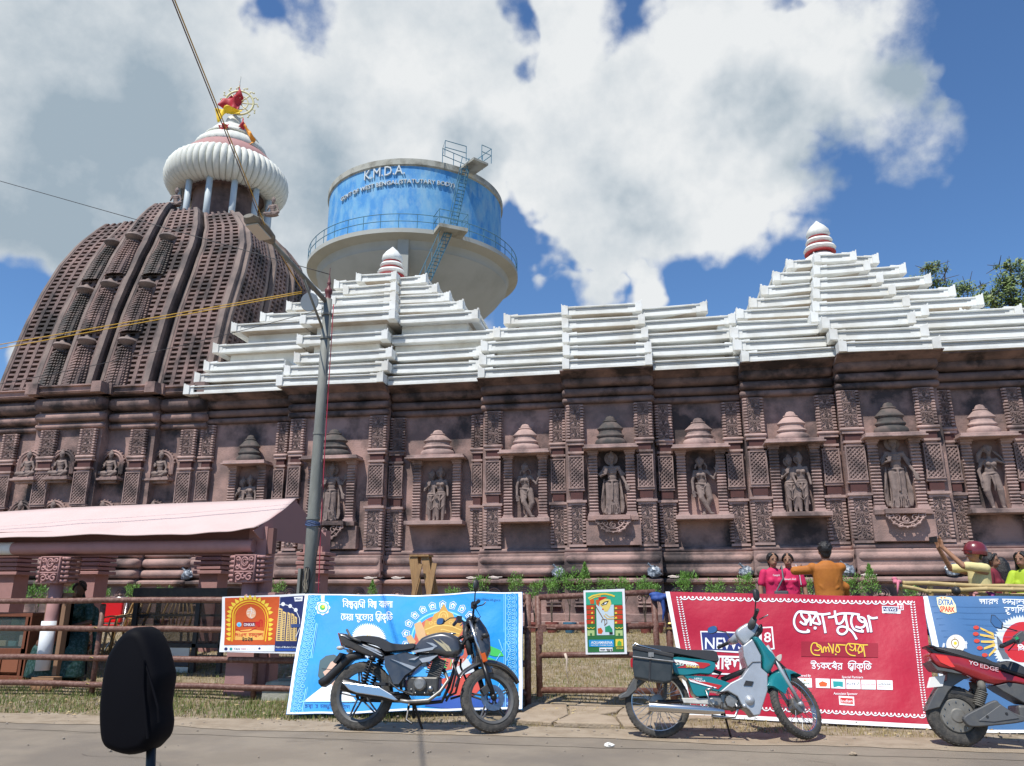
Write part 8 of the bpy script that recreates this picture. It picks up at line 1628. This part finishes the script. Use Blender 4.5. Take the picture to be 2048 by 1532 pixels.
# wooden sweet cabinet at the left edge
WD = mat('reddish_cabinet_wood', (.20, .065, .03), .5, col2=(.13, .04, .02), scale=5, stretch=(6, 6, 1)); Y = 10.05
C1 = uy(62, 1250, Y).x; cz1 = uy(20, 1226, Y).z; cz0 = gz(C1, Y)
cb = thing('wooden_cabinet', 'reddish wooden cabinet with glass front showing boxes, at the left edge', 'cabinet', (C1 - 1.5, Y, cz0)); h = cz1 - cz0
b = MB(); b.box(0, 1.5, 0, .5, h - .05, h); b.box(0, 1.5, 0, .5, 0, .06)
for x in (0, .72, 1.40): b.box(x, x + .08, 0, .06, .06, h - .05)
b.box(0, 1.48, .0, .05, .34, .42); b.box(1.44, 1.5, 0, .5, .06, h - .05); b.box(0, .04, 0, .5, .06, h - .05); b.box(0, 1.5, .47, .5, .06, h); b.build('carcass', WD, cb, bevel=.004)
for x in (.10, .44, .84, 1.12): b = MB(); b.box(x, x + .26, .012, .03, .10, .32); b.build('door_panel', mat('cabinet_panel', (.28, .10, .05), .5), cb, bevel=.008)
for x in (.08, .80): b = MB(); b.box(x, x + .6, .02, .026, .42, h - .06); b.build('glass_pane', P('clear_glass', (.10, .14, .14), .05, alpha=.35), cb)
rr = random.Random(3); cols = [(.5, .45, .25), (.15, .35, .35), (.55, .5, .42), (.35, .12, .06), (.2, .3, .12)]
b = MB(); b.box(.06, 1.44, .05, .46, .66, .675); b.build('shelf', P('shelf_glass', (.45, .5, .5), .15), cb)
for k in range(16):
    b = MB(); x = .12 + (k % 8) * .165; z = .44 if k < 8 else .68; hh = rr.uniform(.07, .17); b.box(x, x + .13, .08, .30, z, z + hh); b.build('packet', P('packet_%d' % (k % 5), cols[k % 5], .6), cb, bevel=.006)
# chairs
def chair_mesh(color_m, name, label, loc, rz, group):
    t = thing(name, label, 'chair', loc, group, (0, 0, rz))
    b = MB(); b.box(-.22, .22, -.21, .21, .42, .45); b.build('seat', color_m, t, bevel=.02)
    b = MB()
    for s_ in (-1, 1): b.tube([(s_ * .21, .20, .44), (s_ * .23, .25, .66), (s_ * .17, .29, .84), (s_ * .06, .30, .885), (0, .30, .89)], .020, 7)
    for k in (-2, -1, 0, 1, 2): b.tube([(k * .05, .21, .44), (k * .075, .27, .66), (k * .045, .30, .88)], .011, 5)
    b.tube([(-.2, .24, .62), (0, .26, .60), (.2, .24, .62)], .012, 5); b.build('backrest', color_m, t, smooth=True)
    for s_ in (-1, 1):
        b = MB(); b.tube([(s_ * .22, .22, .64), (s_ * .25, .0, .65), (s_ * .24, -.18, .62), (s_ * .22, -.2, .44)], .015, 6); b.build('armrest', color_m, t, smooth=True)
        for y0_, y1_ in ((-.2, -.24), (.2, .25)): b = MB(); b.tube([(s_ * .20, y0_, .43), (s_ * .23, y1_, 0)], [.022, .016], 6); b.build('leg', color_m, t, smooth=True)
    return t
TAN = mat('golden_brown_plastic', (.42, .20, .05), .4, col2=(.30, .13, .03), scale=6); TAN2 = mat('tan_plastic', (.40, .25, .10), .4); G_ = 'plastic chairs under the awning'
def seat_at(px, py, Y): p = uy(px, py, Y); return (p.x, Y, gz(p.x, Y))
chair_mesh(TAN, 'plastic_chair', 'orange-brown plastic chair left of the seated woman, nearer the column', seat_at(138, 1250, 11.8), 2.6, G_); chair_mesh(TAN, 'plastic_chair', 'orange-brown plastic chair just behind the seated woman shoulder', seat_at(158, 1250, 12.1), 2.4, G_)
chair_mesh(TAN2, 'plastic_chair', 'tan plastic chair facing left, right of the seated woman, with slatted back', seat_at(232, 1250, 11.6), -.6, G_); chair_mesh(TAN2, 'plastic_chair', 'tan plastic chair behind the foreground mirror tip', seat_at(258, 1250, 11.9), -1.0, G_); chair_mesh(TAN2, 'plastic_chair', 'tan plastic chair seen through the black display counter', seat_at(345, 1250, 12.0), .3, G_)
p = seat_at(205, 1250, 12.0); t = thing('folding_chair', 'bright red padded chair on thin chrome frame behind the seated woman', 'chair', p)
b = MB(); b.box(-.20, .20, .16, .22, .50, .86); b.build('backrest', P('bright_red_vinyl', (.62, .01, .015), .4), t, bevel=.02); b = MB(); b.box(-.2, .2, -.2, .18, .42, .47); b.build('seat', P('bright_red_vinyl', (.62, .01, .015), .4), t, bevel=.02)
b = MB()
for s_ in (-1, 1): b.tube([(s_ * .23, -.25, 0), (s_ * .23, .2, .5), (s_ * .22, .25, .9)], .012, 6); b.tube([(s_ * .21, .25, 0), (s_ * .21, -.2, .44)], .012, 6)
b.tube([(-.22, .25, .9), (.22, .25, .9)], .012, 6); b.build('frame', CHROME, t, smooth=True)
# ------------------------------------------------------------------ people
def person(name, label, loc, H, rz, arms, shirt, pants, hairf, skin=SKIN, slv=.55, lean=0, look=0, female=False, group=None, tilt=0, longs=0):
    """arms = ((shoulder->elbow->wrist) for left and right in body space, 1 = 1.7 m figure facing -y)"""
    k = H / 1.70; t = thing(name, label, 'person', loc, group, (0, 0, rz)); w = .92 if female else 1.04
    SH = [Vector((-.175 * w, 0, 1.39)), Vector((.175 * w, 0, 1.39))]; sc = Matrix.Scale(k, 4)
    b = MB(); torso(b, (0, 0, .95), (0, 0, 1.20), (0, .0, 1.43), [(-.11, 0, 1.33), (.11, 0, 1.33)], w * .86); Mh = head(b, (0, -.02, 1.575), 1.03 if female else .99, look, tilt)
    for s_, (e, wr, hd) in zip(SH, arms):
        limb(b, [tuple(s_ * .95 - Vector((0, 0, 0))), e, wr], [.042, .040, .028]); hand(b, wr, hd, 1.0, (0, -1, .2))
    for s_ in (-1, 1): limb(b, [(s_ * .09, 0, .92), (s_ * .10, -.01, .49), (s_ * .11, .01, .09)], [.085, .06, .042]); b.ball((s_ * .11, -.06, .045), .05, 8, (.9, 2.2, .8))
    b.xf(sc); body = fuse(b, 'body', skin, t, .011, 3, .4)
    b = MB(); zb = .86 - longs; q_ = .93 if female else 1.04
    b.loft([[(x * rx * w, y * ry * q_ + (.010 if z > 1.3 else 0), z) for x, y in [(math.cos(2 * PI * i / 18), math.sin(2 * PI * i / 18)) for i in range(18)]] for z, rx, ry in ((1.455, .058, .060), (1.435, .085, .072), (1.40, .150, .092), (1.35, .182, .105), (1.24, .178, .118), (1.08, .158 if female else .170, .112), (.95, .172, .122), (zb, .182, .128))])
    if female:
        for s_ in (-1, 1): b.ball((s_ * .068, -.068, 1.235), .060, 12)
    for s_, (e, wr, hd) in zip(SH, arms):
        a, e_, wv = Vector(s_), Vector(e), Vector(wr); m_ = a.lerp(e_, min(1, slv / .55)) if slv <= .55 else None
        if slv <= .55: limb(b, [tuple(a * .985), tuple(a.lerp(e_, slv / .55 * .9))], [.064, .062])
        else: limb(b, [tuple(a * .985), tuple(e_), tuple(e_.lerp(wv, slv - .55))], [.066, .058, .046])
    rr = random.Random(int(H * 1000))
    for _ in range(16): a_ = rr.uniform(0, 6.28); z = rr.uniform(.88, 1.25); b.tube([(.163 * w * math.cos(a_ + q), .112 * w * math.sin(a_ + q), z + q * d_) for d_ in [rr.uniform(-.35, .35)] for q in (0, .15, .3, .45)], [.006, .014, .014, .005], 5)
    b.xf(sc); fuse(b, 'shirt', shirt, t, .012, 2, .35)
    b = MB()
    for s_ in (-1, 1): limb(b, [(s_ * .085, 0, .93), (s_ * .10, -.01, .49), (s_ * .11, .01, .10)], [.105, .082, .066])
    b.ball((0, 0, .95), .15, 12, (1.05, .75, .7)); b.xf(sc); fuse(b, 'trousers', pants, t, .014, 2, .4)
    b = MB(); hairf(b); b.xf(Mh); b.xf(sc); h_ = fuse(b, 'hair', HAIR, t, .009, 1, .3)
    e = MB()
    for s_ in (-1, 1): e.ball((s_ * .030, -.086, .018), .008, 8, (1.4, .5, .7)); e.tube([(s_ * .014, -.092, .040), (s_ * .032, -.094, .046), (s_ * .052, -.084, .038)], .0028, 4)
    e.xf(Mh); e.xf(sc); e.build('eyes_and_brows', HAIR, t, smooth=True); m = MB(); m.tube([(-.020, -.094, -.055), (0, -.102, -.054), (.020, -.094, -.055)], .0065, 6); m.xf(Mh); m.xf(sc); m.build('lips', P('lips', (.26, .07, .06), .5), t, smooth=True)
    return t, Mh, sc
def hair_short(b):
    b.ball((0, .022, .035), 1, 14, (.088, .098, .098), 10); rr = random.Random(3)
    for _ in range(40): a = rr.uniform(0, 6.28); q = rr.uniform(.1, 1.25); b.tube([(.075 * math.sin(q) * math.cos(a), .02 + .085 * math.sin(q) * math.sin(a), .035 + .085 * math.cos(q)), (.10 * math.sin(q + .25) * math.cos(a + .3), .022 + .11 * math.sin(q + .2) * math.sin(a + .3), .03 + .105 * math.cos(q + .25))], .014, 5)
    b.ball((0, .05, -.03), .07, 8, (1, .7, 1))
def hair_tied(b):
    b.ball((0, .028, .030), 1, 14, (.087, .092, .092), 10); b.ball((0, .09, -.03), .05, 8, (1.2, .9, 1.6)); b.tube([(0, .10, -.05), (.03, .11, -.18), (.02, .10, -.32)], [.04, .035, .015], 8)
    for s_ in (-1, 1): b.tube([(s_ * .02, -.055, .095), (s_ * .07, -.04, .05), (s_ * .083, .0, -.01)], .020, 6)
def hair_long(b):
    hair_tied(b); rr = random.Random(8)
    for k in range(26): a = PI * (k / 25) ; x, y = .085 * math.cos(a), .03 + .07 * math.sin(a); b.tube([(x, y, .03), (x * 1.25, y * 1.2 + .01, -.12), (x * 1.4 + rr.uniform(-.02, .02), y + .04, -.28 - rr.uniform(0, .08))], [.026, .024, .012], 5)
PKS = mat('hot_pink_tshirt', (.56, .012, .09), .75, bump=.15, bscale=20); ORS = mat('rust_orange_shirt', (.42, .14, .015), .75, col2=(.33, .10, .012), scale=8, bump=.2, bscale=14); YES_ = mat('pale_yellow_shirt', (.66, .56, .26), .75, bump=.2, bscale=16); DKP = P('dark_trousers', (.03, .03, .04), .8); MAR = P('maroon_cloth', (.18, .015, .03), .8); LIM = P('lime_green_top', (.38, .52, .03), .75)
def spot(px, Y): p = uy(px, 1150, Y); return (p.x, Y, gz(p.x, Y))
G_ = 'two women posing in pink shirts'
dn_ = lambda s_: ((s_ * .23, -.0, 1.12), (s_ * .25, -.07, .86), (s_ * .0, -.1, -1))
g1_, M1, s1_ = person('person', 'woman in hot pink t-shirt with grey waist bag, left of the pair', spot(1547, 12.3), 1.53, .15, (dn_(-1), ((.20, .04, 1.13), (.15, .10, .95), (.2, .1, -.8))), PKS, DKP, hair_tied, female=True, slv=.42, look=.1, group=G_)
b = MB(); b.loft([[(x * .10 + .05, -.135 + y * .035, z) for x, y in ((-1, -.5), (-.7, -1), (.7, -1), (1, -.5), (1, .6), (-1, .6))] for z in (.84, .86, .955, .97)]); b.build('waist_bag', P('grey_bag', (.09, .10, .11), .6), g1_, bevel=.01); b = MB(); b.tube([(-.02, -.13, .96), (.10, -.12, 1.15), (.12, -.03, 1.33), (.10, .08, 1.2)], .012, 6); b.build('bag_strap', P('grey_bag', (.09, .10, .11), .6), g1_)
g2_, M2, s2_ = person('person', 'woman in hot pink t-shirt with white print, right of the pair', spot(1578, 12.35), 1.52, -.1, (((-.20, .05, 1.13), (-.22, .12, .92), (-.2, .1, -.9)), dn_(1)), PKS, DKP, hair_tied, female=True, slv=.45, look=-.1, group=G_)
for t_, x0_, z0_, ww, s_ in ((g1_, -.06, 1.18, .10, 'Cetaphil'), (g2_, -.09, 1.12, .17, 'Smart Ind')):
    v, f = text_mesh(s_, .05, 0, .001); c_ = max(p[0] for p in v); b = MB(); b.add([(x0_ + p[0] / c_ * ww, -.145 - .02 * math.cos((x0_ + p[0] / c_ * ww) * 14), z0_ + p[1] * .75) for p in v], f); b.build('shirt_print', WHITEPL, t_)
b = MB(); b.tube([(.10, -.1, 1.34), (.14, -.12, 1.2), (.15, -.1, 1.05)], .006, 5); b.build('white_strap', WHITEPL, g2_)
person('person', 'man in rust orange long shirt, back turned, holding a phone up', spot(1655, 11.0), 1.72, PI, (((.40, -.02, 1.33), (.30, -.30, 1.36), (-.5, -.6, .3)), ((-.21, -.02, 1.12), (-.24, -.12, .92), (.2, -.6, -.2))), ORS, DKP, hair_short, slv=.95, longs=.1)
yt, My, sy_ = person('person', 'man in pale yellow shirt and maroon helmet photographing with raised phone', spot(1958, 11.3), 1.66, -PI / 2 + .15, (((-.20, -.26, 1.38), (-.10, -.44, 1.66), (.1, -.05, 1)), ((.16, -.28, 1.40), (.04, -.46, 1.66), (-.1, -.05, 1))), YES_, DKP, hair_short, slv=.5, tilt=-.12, skin=mat('tan_skin', (.34, .17, .095), .55))
b = MB(); b.lathe([(.128, -.03), (.134, .0), (.132, .05), (.115, .10), (.075, .145), (.0, .16)], (0, .02, .01), 24, sy=1.12); b.loft([[(x * 1.05, -.10 - .035 * (1 - abs(x) * 7), z) for x in (-.11, -.06, 0, .06, .11)] + [(x, -.09, z) for x in (.11, 0, -.11)] for z in (.02, .032)]); b.xf(My); b.xf(sy_); b.build('helmet', P('maroon_helmet', (.16, .02, .025), .3, coat=.5), yt, auto=50)
b = MB(); b.box(-.14, .06, -.53, -.515, 1.72, 1.80); b.xf(sy_); b.build('phone', BLACK, yt, bevel=.004)
b = MB()
for s_ in (-1, 1): b.tube([(s_ * .085, .0, .02), (s_ * .06, -.09, .018), (s_ * .03, -.098, .016)], .0035, 4); b.lathe([(.024, -.002), (.026, 0), (.024, .002)], (s_ * .032, -.10, .016), 12, ax=(0, 1, 0))
b.xf(My); b.xf(sy_); b.build('glasses', BLACK, yt)
person('person', 'woman in maroon top with long hair, behind the yellow shirted man', spot(1986, 12.0), 1.52, .9, (dn_(-1), dn_(1)), MAR, DKP, hair_long, female=True)
person('person', 'dark-haired woman in maroon facing away, near the bamboo rails', spot(2006, 12.3), 1.44, 2.7, (dn_(-1), dn_(1)), MAR, DKP, hair_long, female=True)
person('person', 'woman in lime green top at the very right edge', spot(2050, 11.4), 1.56, -.9, (((-.22, -.10, 1.15), (-.20, -.30, 1.06), (0, -1, .1)), dn_(1)), LIM, DKP, hair_long, female=True, slv=.9)
# seated woman in green sari
wp_ = spot(164, 10.3); sw_ = thing('person', 'seated woman in dark green patterned sari under the awning', 'person', wp_)
b = MB(); torso(b, (0, .05, .55), (0, .02, .84), (0, 0, 1.04), [(-.18, 0, .98), (.18, 0, .98)], .98, .07); Mw = head(b, (.02, -.03, 1.19), 1.0, .4, .25)
limb(b, [(-.18, 0, .98), (-.26, -.06, .74), (-.06, -.20, .66)], [.05, .042, .03]); limb(b, [(.18, 0, .98), (.27, -.06, .74), (.08, -.22, .68)], [.05, .042, .03]); hand(b, (-.06, -.20, .66), (1, -.2, 0)); hand(b, (.08, -.22, .68), (-1, -.1, 0))
for s_ in (-1, 1): limb(b, [(s_ * .1, 0, .50), (s_ * .15, -.40, .47), (s_ * .13, -.38, .08)], [.10, .075, .045]); b.ball((s_ * .13, -.44, .04), .05, 8, (.9, 2, .7))
fuse(b, 'body', mat('dark_brown_skin', (.13, .065, .04), .6), sw_, .013)
SARI = mat('green_sari', (.005, .04, .03), .7, col2=(.01, .07, .07), scale=22, amt=.8, lo=.5, hi=.6, detail=2, col3=(.06, .12, .12), scale3=34)
b = MB(); n = 22
b.loft([[(rx * math.cos(t) * (1 + .05 * math.cos(5 * t)), -.20 * dy + ry * math.sin(t) * (1 + .06 * math.sin(7 * t)), z) for t in [2 * PI * i / n for i in range(n)]] for z, rx, ry, dy in ((.03, .40, .28, 1.25), (.2, .38, .30, 1.2), (.42, .33, .34, 1.0), (.52, .28, .33, .6), (.62, .19, .17, -.1))])
torso(b, (0, .05, .58), (0, .02, .84), (0, 0, .96), [(-.18, 0, .97), (.18, 0, .97)], 1.08, .08); limb(b, [(-.18, 0, .98), (-.25, -.05, .80)], [.065, .058]); limb(b, [(.18, 0, .98), (.26, -.05, .80)], [.065, .058]); b.tube([(-.12, -.12, .66), (.02, -.16, .84), (.16, -.06, 1.03), (.22, .08, .9), (.30, .10, .55), (.33, .08, .2)], [.06, .06, .05, .06, .06, .04], 8)
fuse(b, 'sari', SARI, sw_, .014, 2, .4); b = MB(); hair_tied(b); b.xf(Mw); fuse(b, 'hair', HAIR, sw_, .01, 1, .3)
t = thing('stool', 'dark stool under the seated woman', 'stool', wp_); b = MB(); b.lathe([(0, .40), (.17, .40), (.18, .42), (.17, .44), (0, .44)], (0, .1, 0), 20); b.build('seat', BLACK, t)
for k in range(4): b = MB(); a = PI / 4 + PI / 2 * k; b.tube([(.13 * math.cos(a), .1 + .13 * math.sin(a), .41), (.17 * math.cos(a), .1 + .17 * math.sin(a), 0)], .015, 6); b.build('leg', BLACK, t)
# ------------------------------------------------------------------ potted plants along the wall
POTC = [P('terracotta_pot', (.22, .06, .045), .7), P('blue_pot', (.04, .14, .22), .6), P('grey_pot', (.25, .2, .17), .8)]
def plant_mesh(seed, cone=False):
    rr = random.Random(seed); vs = []; fs = []; n = 620; H_ = .52 if cone else .42
    tips = [Vector((rr.uniform(-.2, .2), rr.uniform(-.2, .2), rr.uniform(-.16, .2))) for _ in range(16)]
    for _ in range(n):
        if cone: z = rr.random(); r = .24 * (1 - z) ** .8 * rr.random() ** .5; a = rr.uniform(0, 6.28); p = Vector((r * math.cos(a), r * math.sin(a), -.2 + z * .55))
        else: p = rr.choice(tips) + Vector((rr.gauss(0, 1), rr.gauss(0, 1), rr.gauss(0, .8))) * .055
        d = (p + Vector((0, 0, .25)) + Vector((rr.gauss(0, 1), rr.gauss(0, 1), rr.gauss(0, 1))) * .2).normalized(); w = d.orthogonal().normalized(); w = Matrix.Rotation(rr.uniform(0, 6.28), 3, d) @ w; l = rr.uniform(.02, .045); b0 = len(vs)
        vs += [p, p + d * l + w * l * .28, p + d * l * 2, p + d * l - w * l * .28]; fs.append((b0, b0 + 1, b0 + 2, b0 + 3))
    me = bpy.data.meshes.new('foliage'); me.from_pydata([tuple(v) for v in vs], [], fs); me.materials.append(LEAF); return me
PM = [plant_mesh(1), plant_mesh(2), plant_mesh(3), plant_mesh(4, True)]
def stem_mesh(seed, h):
    rr = random.Random(seed); b = MB()
    for k in range(3): b.tube([(rr.uniform(-.02, .02), rr.uniform(-.02, .02), .1), (rr.uniform(-.04, .04), rr.uniform(-.03, .03), h * .5), (rr.uniform(-.12, .12), rr.uniform(-.1, .1), h)], [.010, .008, .005], 5)
    me = b.mesh('stem'); me.materials.append(BARK); return me
SMS = [stem_mesh(k, .55) for k in range(3)]
b = MB(); b.lathe([(.0, 0), (.085, 0), (.115, .15), (.13, .15), (.13, .19), (.11, .19), (.10, .17), (0, .17)], n=18); POT = []
for m_ in POTC: me = b.mesh('pot'); me.materials.append(m_); POT.append(me)
PL = [(40, 1198, .9, 0, 2), (78, 1190, 1.1, 1, 2), (148, 1190, 1, 2, 0), (182, 1192, .9, 0, 0), (205, 1195, .8, 1, 2), (265, 1188, .9, 2, 0), (330, 1190, .8, 0, 0), (440, 1190, .8, 1, 0), (550, 1180, .9, 0, 0), (744, 1190, .9, 3, 0), (905, 1192, .8, 1, 0), (960, 1176, 1.0, 2, 0), (1030, 1168, .9, 0, 0), (1069, 1182, .9, 1, 0), (1103, 1178, .95, 2, 0),
      (1138, 1163, 1.15, 0, 1), (1170, 1163, 1.1, 3, 0), (1211, 1175, .85, 1, 0), (1245, 1178, .9, 2, 0), (1288, 1176, .9, 0, 0), (1312, 1182, .7, 1, 0), (1372, 1170, 1.1, 2, 0), (1428, 1182, .9, 0, 0), (1487, 1170, 1.0, 1, 0), (1610, 1180, .9, 2, 0), (1705, 1172, .95, 0, 0), (1742, 1168, 1.1, 3, 0), (1820, 1190, .8, 1, 0)]
PD = ['bushy', 'feathery', 'round', 'cone-shaped']; PC = ['red clay', 'blue', 'grey']
def ordn(px): return ['far left of', 'left of'][px < 300]
LM = [(300, 'seen through the stall at its left'), (600, 'between the black counter and the lamp post'), (1050, 'behind the blue banner'), (1320, 'seen over the pipe gate'), (1620, 'behind the crimson banner, left of the orange man'), (2100, 'right of the orange shirted man')]
cnt = {}
OR_ = ['first', 'second', 'third', 'fourth', 'fifth', 'sixth', 'seventh', 'eighth']
for k, (px, py, s_, v, pc) in enumerate(PL):
    Y = 15.25; p = uy(px, py, Y); zb = gz(p.x, Y); reg = next(r for lim, r in LM if px < lim); cnt[reg] = cnt.get(reg, -1) + 1
    t = thing('potted_plant', '%s potted plant, %s from left %s' % (PD[v], OR_[cnt[reg]], reg), 'potted plant', (p.x, Y, zb), 'potted plants along the temple wall')
    zc = p.z - zb; link('pot', POT[pc], t, (0, 0, 0)); link('stem', SMS[k % 3], t, (0, 0, .06), (0, 0, k), (1, 1, max(.5, zc / .62))); link('foliage', PM[v], t, (0, 0, zc + .02), (0, 0, k * 1.3), (s_ * .68, s_ * .68, s_ * .78))
# ------------------------------------------------------------------ odds and ends on the plinth ledge
BAG = mat('clear_plastic_bag', (.38, .42, .46), .35, col2=(.07, .09, .12), scale=16, amt=.9, lo=.42, hi=.56)
for k, (px, py, bay, lab) in enumerate(((1118, 1148, 3, 'left of the centre niche'), (1309, 1147, 4, 'above the right gate post'), (1493, 1150, 5, 'left of the two pink shirted women'), (1697, 1150, 7, 'right of the orange shirted man'), (372, 1158, 0, 'seen inside the stall'), (1908, 1150, 7, 'behind the man in the helmet'))):
    Y = BY[bay] - .30; p = uy(px, py, Y); b = MB(); rr = random.Random(k); b.ball((0, 0, .11), .15, 12, (1.0, .6, .78), 8); b.v = [(x * rr.uniform(.75, 1.15), y * rr.uniform(.7, 1.2), max(0, z * rr.uniform(.8, 1.1))) for x, y, z in b.v]
    b.tube([(-.05, 0, .2), (-.12, .0, .28), (-.14, 0, .24)], [.03, .02, .01], 6); o = b.build('wrapped_lamp', BAG); o.location = (p.x, Y, 1.615); tag(o, 'floodlight wrapped in clear plastic bag on the ledge, ' + lab, 'wrapped lamp', 'plastic wrapped lamps on the ledge')
for k, (px, bay, lab) in enumerate(((740, 1, 'left of the trestle'), (795, 1, 'just left of the trestle top'), (945, 2, 'right of the trestle'), (990, 3, 'above the blue banner right end'), (1350, 5, 'right of the gate'), (1738, 7, 'right of the orange man'))):
    Y = BY[bay] - .30; p = uy(px, 1156, Y); b = MB(); rr = random.Random(k + 9); b.tube([(-.14, 0, .02), (-.05, .03, .035), (.05, -.02, .02), (.15, .02, .03)], [.012, .02, .016, .010], 6); b.box(-.10, .08, -.03, .03, 0, .018); o = b.build('scrap', P('pale_scrap', (.6, .52, .46), .8)); o.location = (p.x, Y, 1.618); tag(o, 'small pale scrap lying on the stone ledge, ' + lab, 'scrap', 'scraps left on the ledge')
# wooden trestle
WT = mat('rough_yellow_timber', (.36, .22, .10), .85, col2=(.22, .12, .06), scale=7, stretch=(5, 5, .7), bump=.3); Y = 13.2; tp_ = uy(842, 1110, Y); z0 = gz(tp_.x, Y); hh = tp_.z - z0
t = thing('wooden_trestle', 'rough timber trestle stand rising behind the blue banner', 'trestle', (tp_.x, Y, z0))
b = MB(); b.box(-.16, .18, -.16, .16, hh - .03, hh); b.build('top_board', WT, t); 
for (a, c_, w_) in (((-.10, -.12, hh - .03), (.16, -.22, 0), .15), ((.10, -.1, hh - .03), (.42, -.26, 0), .13), ((-.06, .1, hh - .03), (-.30, .3, 0), .08), ((.12, .1, hh - .03), (.40, .3, 0), .08), ((.07, -.24, hh - .16), (-.20, -.32, 0), .06), ((.30, -.2, hh - .15), (.20, -.30, hh - .9), .08)):
    b = MB(); b.bar(a, c_, w_, .035, (0, 1, 0)); b.build('leg', WT, t)
for z in (hh * .30,): b = MB(); b.bar((-.2, -.22, z), (.32, -.22, z + .03), .04, .10); b.build('brace', WT, t)
# bamboo barrier at the right
BAM = mat('bamboo', (.48, .36, .16), .55, col2=(.36, .25, .10), scale=5, stretch=(1.5, 8, 8)); bam = thing('bamboo_barrier', 'barrier of pale bamboo poles lashed with pink cloth, above the navy banner', 'barrier', (0, 0, 0)); Y = 10.4
def bpole(a, c_, r):
    a, c_ = Vector(a), Vector(c_); n = max(2, int((c_ - a).length / .28)); pts = []; rs = []
    for i in range(n + 1):
        q = a.lerp(c_, i / n) + Vector((0, 0, .008 * math.sin(i * 1.7)))
        for du, rr_ in ((-.012, 1), (0, 1.16), (.012, 1)): pts.append(q + (c_ - a).normalized() * du); rs.append(r * rr_)
    b = MB(); b.tube(pts, rs, 10); b.build('bamboo_pole', BAM, bam, smooth=True)
bpole(uy(1808, 1166, Y), uy(2120, 1176, Y), .026); bpole(uy(1792, 1171, Y - .06), uy(1860, 1184, Y - .06), .024); bpole(uy(1855, 1182, Y - .06), uy(2130, 1196, Y - .06), .024); bpole(uy(1922, 1180, Y - .12), uy(2130, 1178, Y - .12), .028); bpole(uy(1990, 1192, Y + .2), uy(2130, 1190, Y + .2), .025)
for x in (1798, 1860, 1935, 2010, 2090): p = uy(x, 1160, Y); bpole((p.x, Y + .03, gz(p.x, Y)), (p.x, Y + .03, 1.36), .03)
for k, (x, y) in enumerate(((1796, 1163), (1948, 1186), (1985, 1190))):
    p = uy(x, y, Y - .12); b = MB(); rr = random.Random(k)
    for _ in range(6): b.ball(p + Vector((rr.uniform(-.03, .03), rr.uniform(0, .08), rr.uniform(-.035, .035))), .03, 7, (1.2, 1, .8), 5)
    b.tube([p, p + Vector((-.02, -.02, -.09)), p + Vector((-.03, -.02, -.15))], [.018, .012, .006], 5); b.build('cloth_lashing', P(('pink_lashing', 'dusty_pink_lashing', 'purple_lashing')[k], ((.55, .16, .22), (.45, .20, .19), (.22, .03, .14))[k], .8), bam, smooth=True)
p = uy(1912, 1182, Y - .12); b = MB(); b.ball(p, .05, 10, (1, 1.4, 1.1)); b.build('black_lashing', BLACK, bam, smooth=True)
# ------------------------------------------------------------------ mirror of the vehicle the photo was taken from
z1 = lambda pts: [((565 + (x - 565) * .83) / 2.776, 980 + y / 2.776) for x, y in pts]; Y = 1.05
vm = thing('vehicle_mirror', 'large black vehicle mirror housing seen from behind, in the near foreground', 'vehicle mirror', (0, 0, 0))
class _R:
    def L(s, px, py, yl=0): return uy(px, py, yl)
b = MB(); puff(_R(), b, z1([(562, 1180), (598, 965), (650, 865), (720, 790), (790, 762), (850, 775), (895, 825), (930, 900), (958, 990), (968, 1050), (942, 1200), (952, 1300), (935, 1380), (895, 1425), (850, 1455), (740, 1472), (640, 1450), (592, 1420), (566, 1350)]), .030, yc=Y, k=(.72, .90, 1)); hsg = b.build('housing', mat('matte_black_plastic', (.004, .004, .006), .65, spec=.08), vm, auto=60)
b = MB(); pr_ = [uy(x, y, Y - .034) for x, y in z1([(845, 945), (842, 1100), (858, 1250), (872, 1380)])]; b.tube(pr_, .0016, 6); pr_ = [uy(x, y, Y - .030) for x, y in z1([(850, 945), (905, 1100), (940, 1210), (945, 1290)])]; b.tube(pr_, .0016, 6); b.build('housing_ridge', MATS['matte_black_plastic'], hsg)
s0, s1 = uy(300, 1490, Y), uy(299, 1600, Y); b = MB(); b.tube([s0 + Vector((0, 0, .02)), s1, s1 + Vector((0, .02, -.12))], .0063, 12); b.build('stem', BLACKM, vm, smooth=True)
b = MB(); b.tube([s1 + Vector((-.03, .02, -.12)), s1 + Vector((.25, .03, -.12))], .011, 10); b.build('handlebar_end', BLACKM, vm)
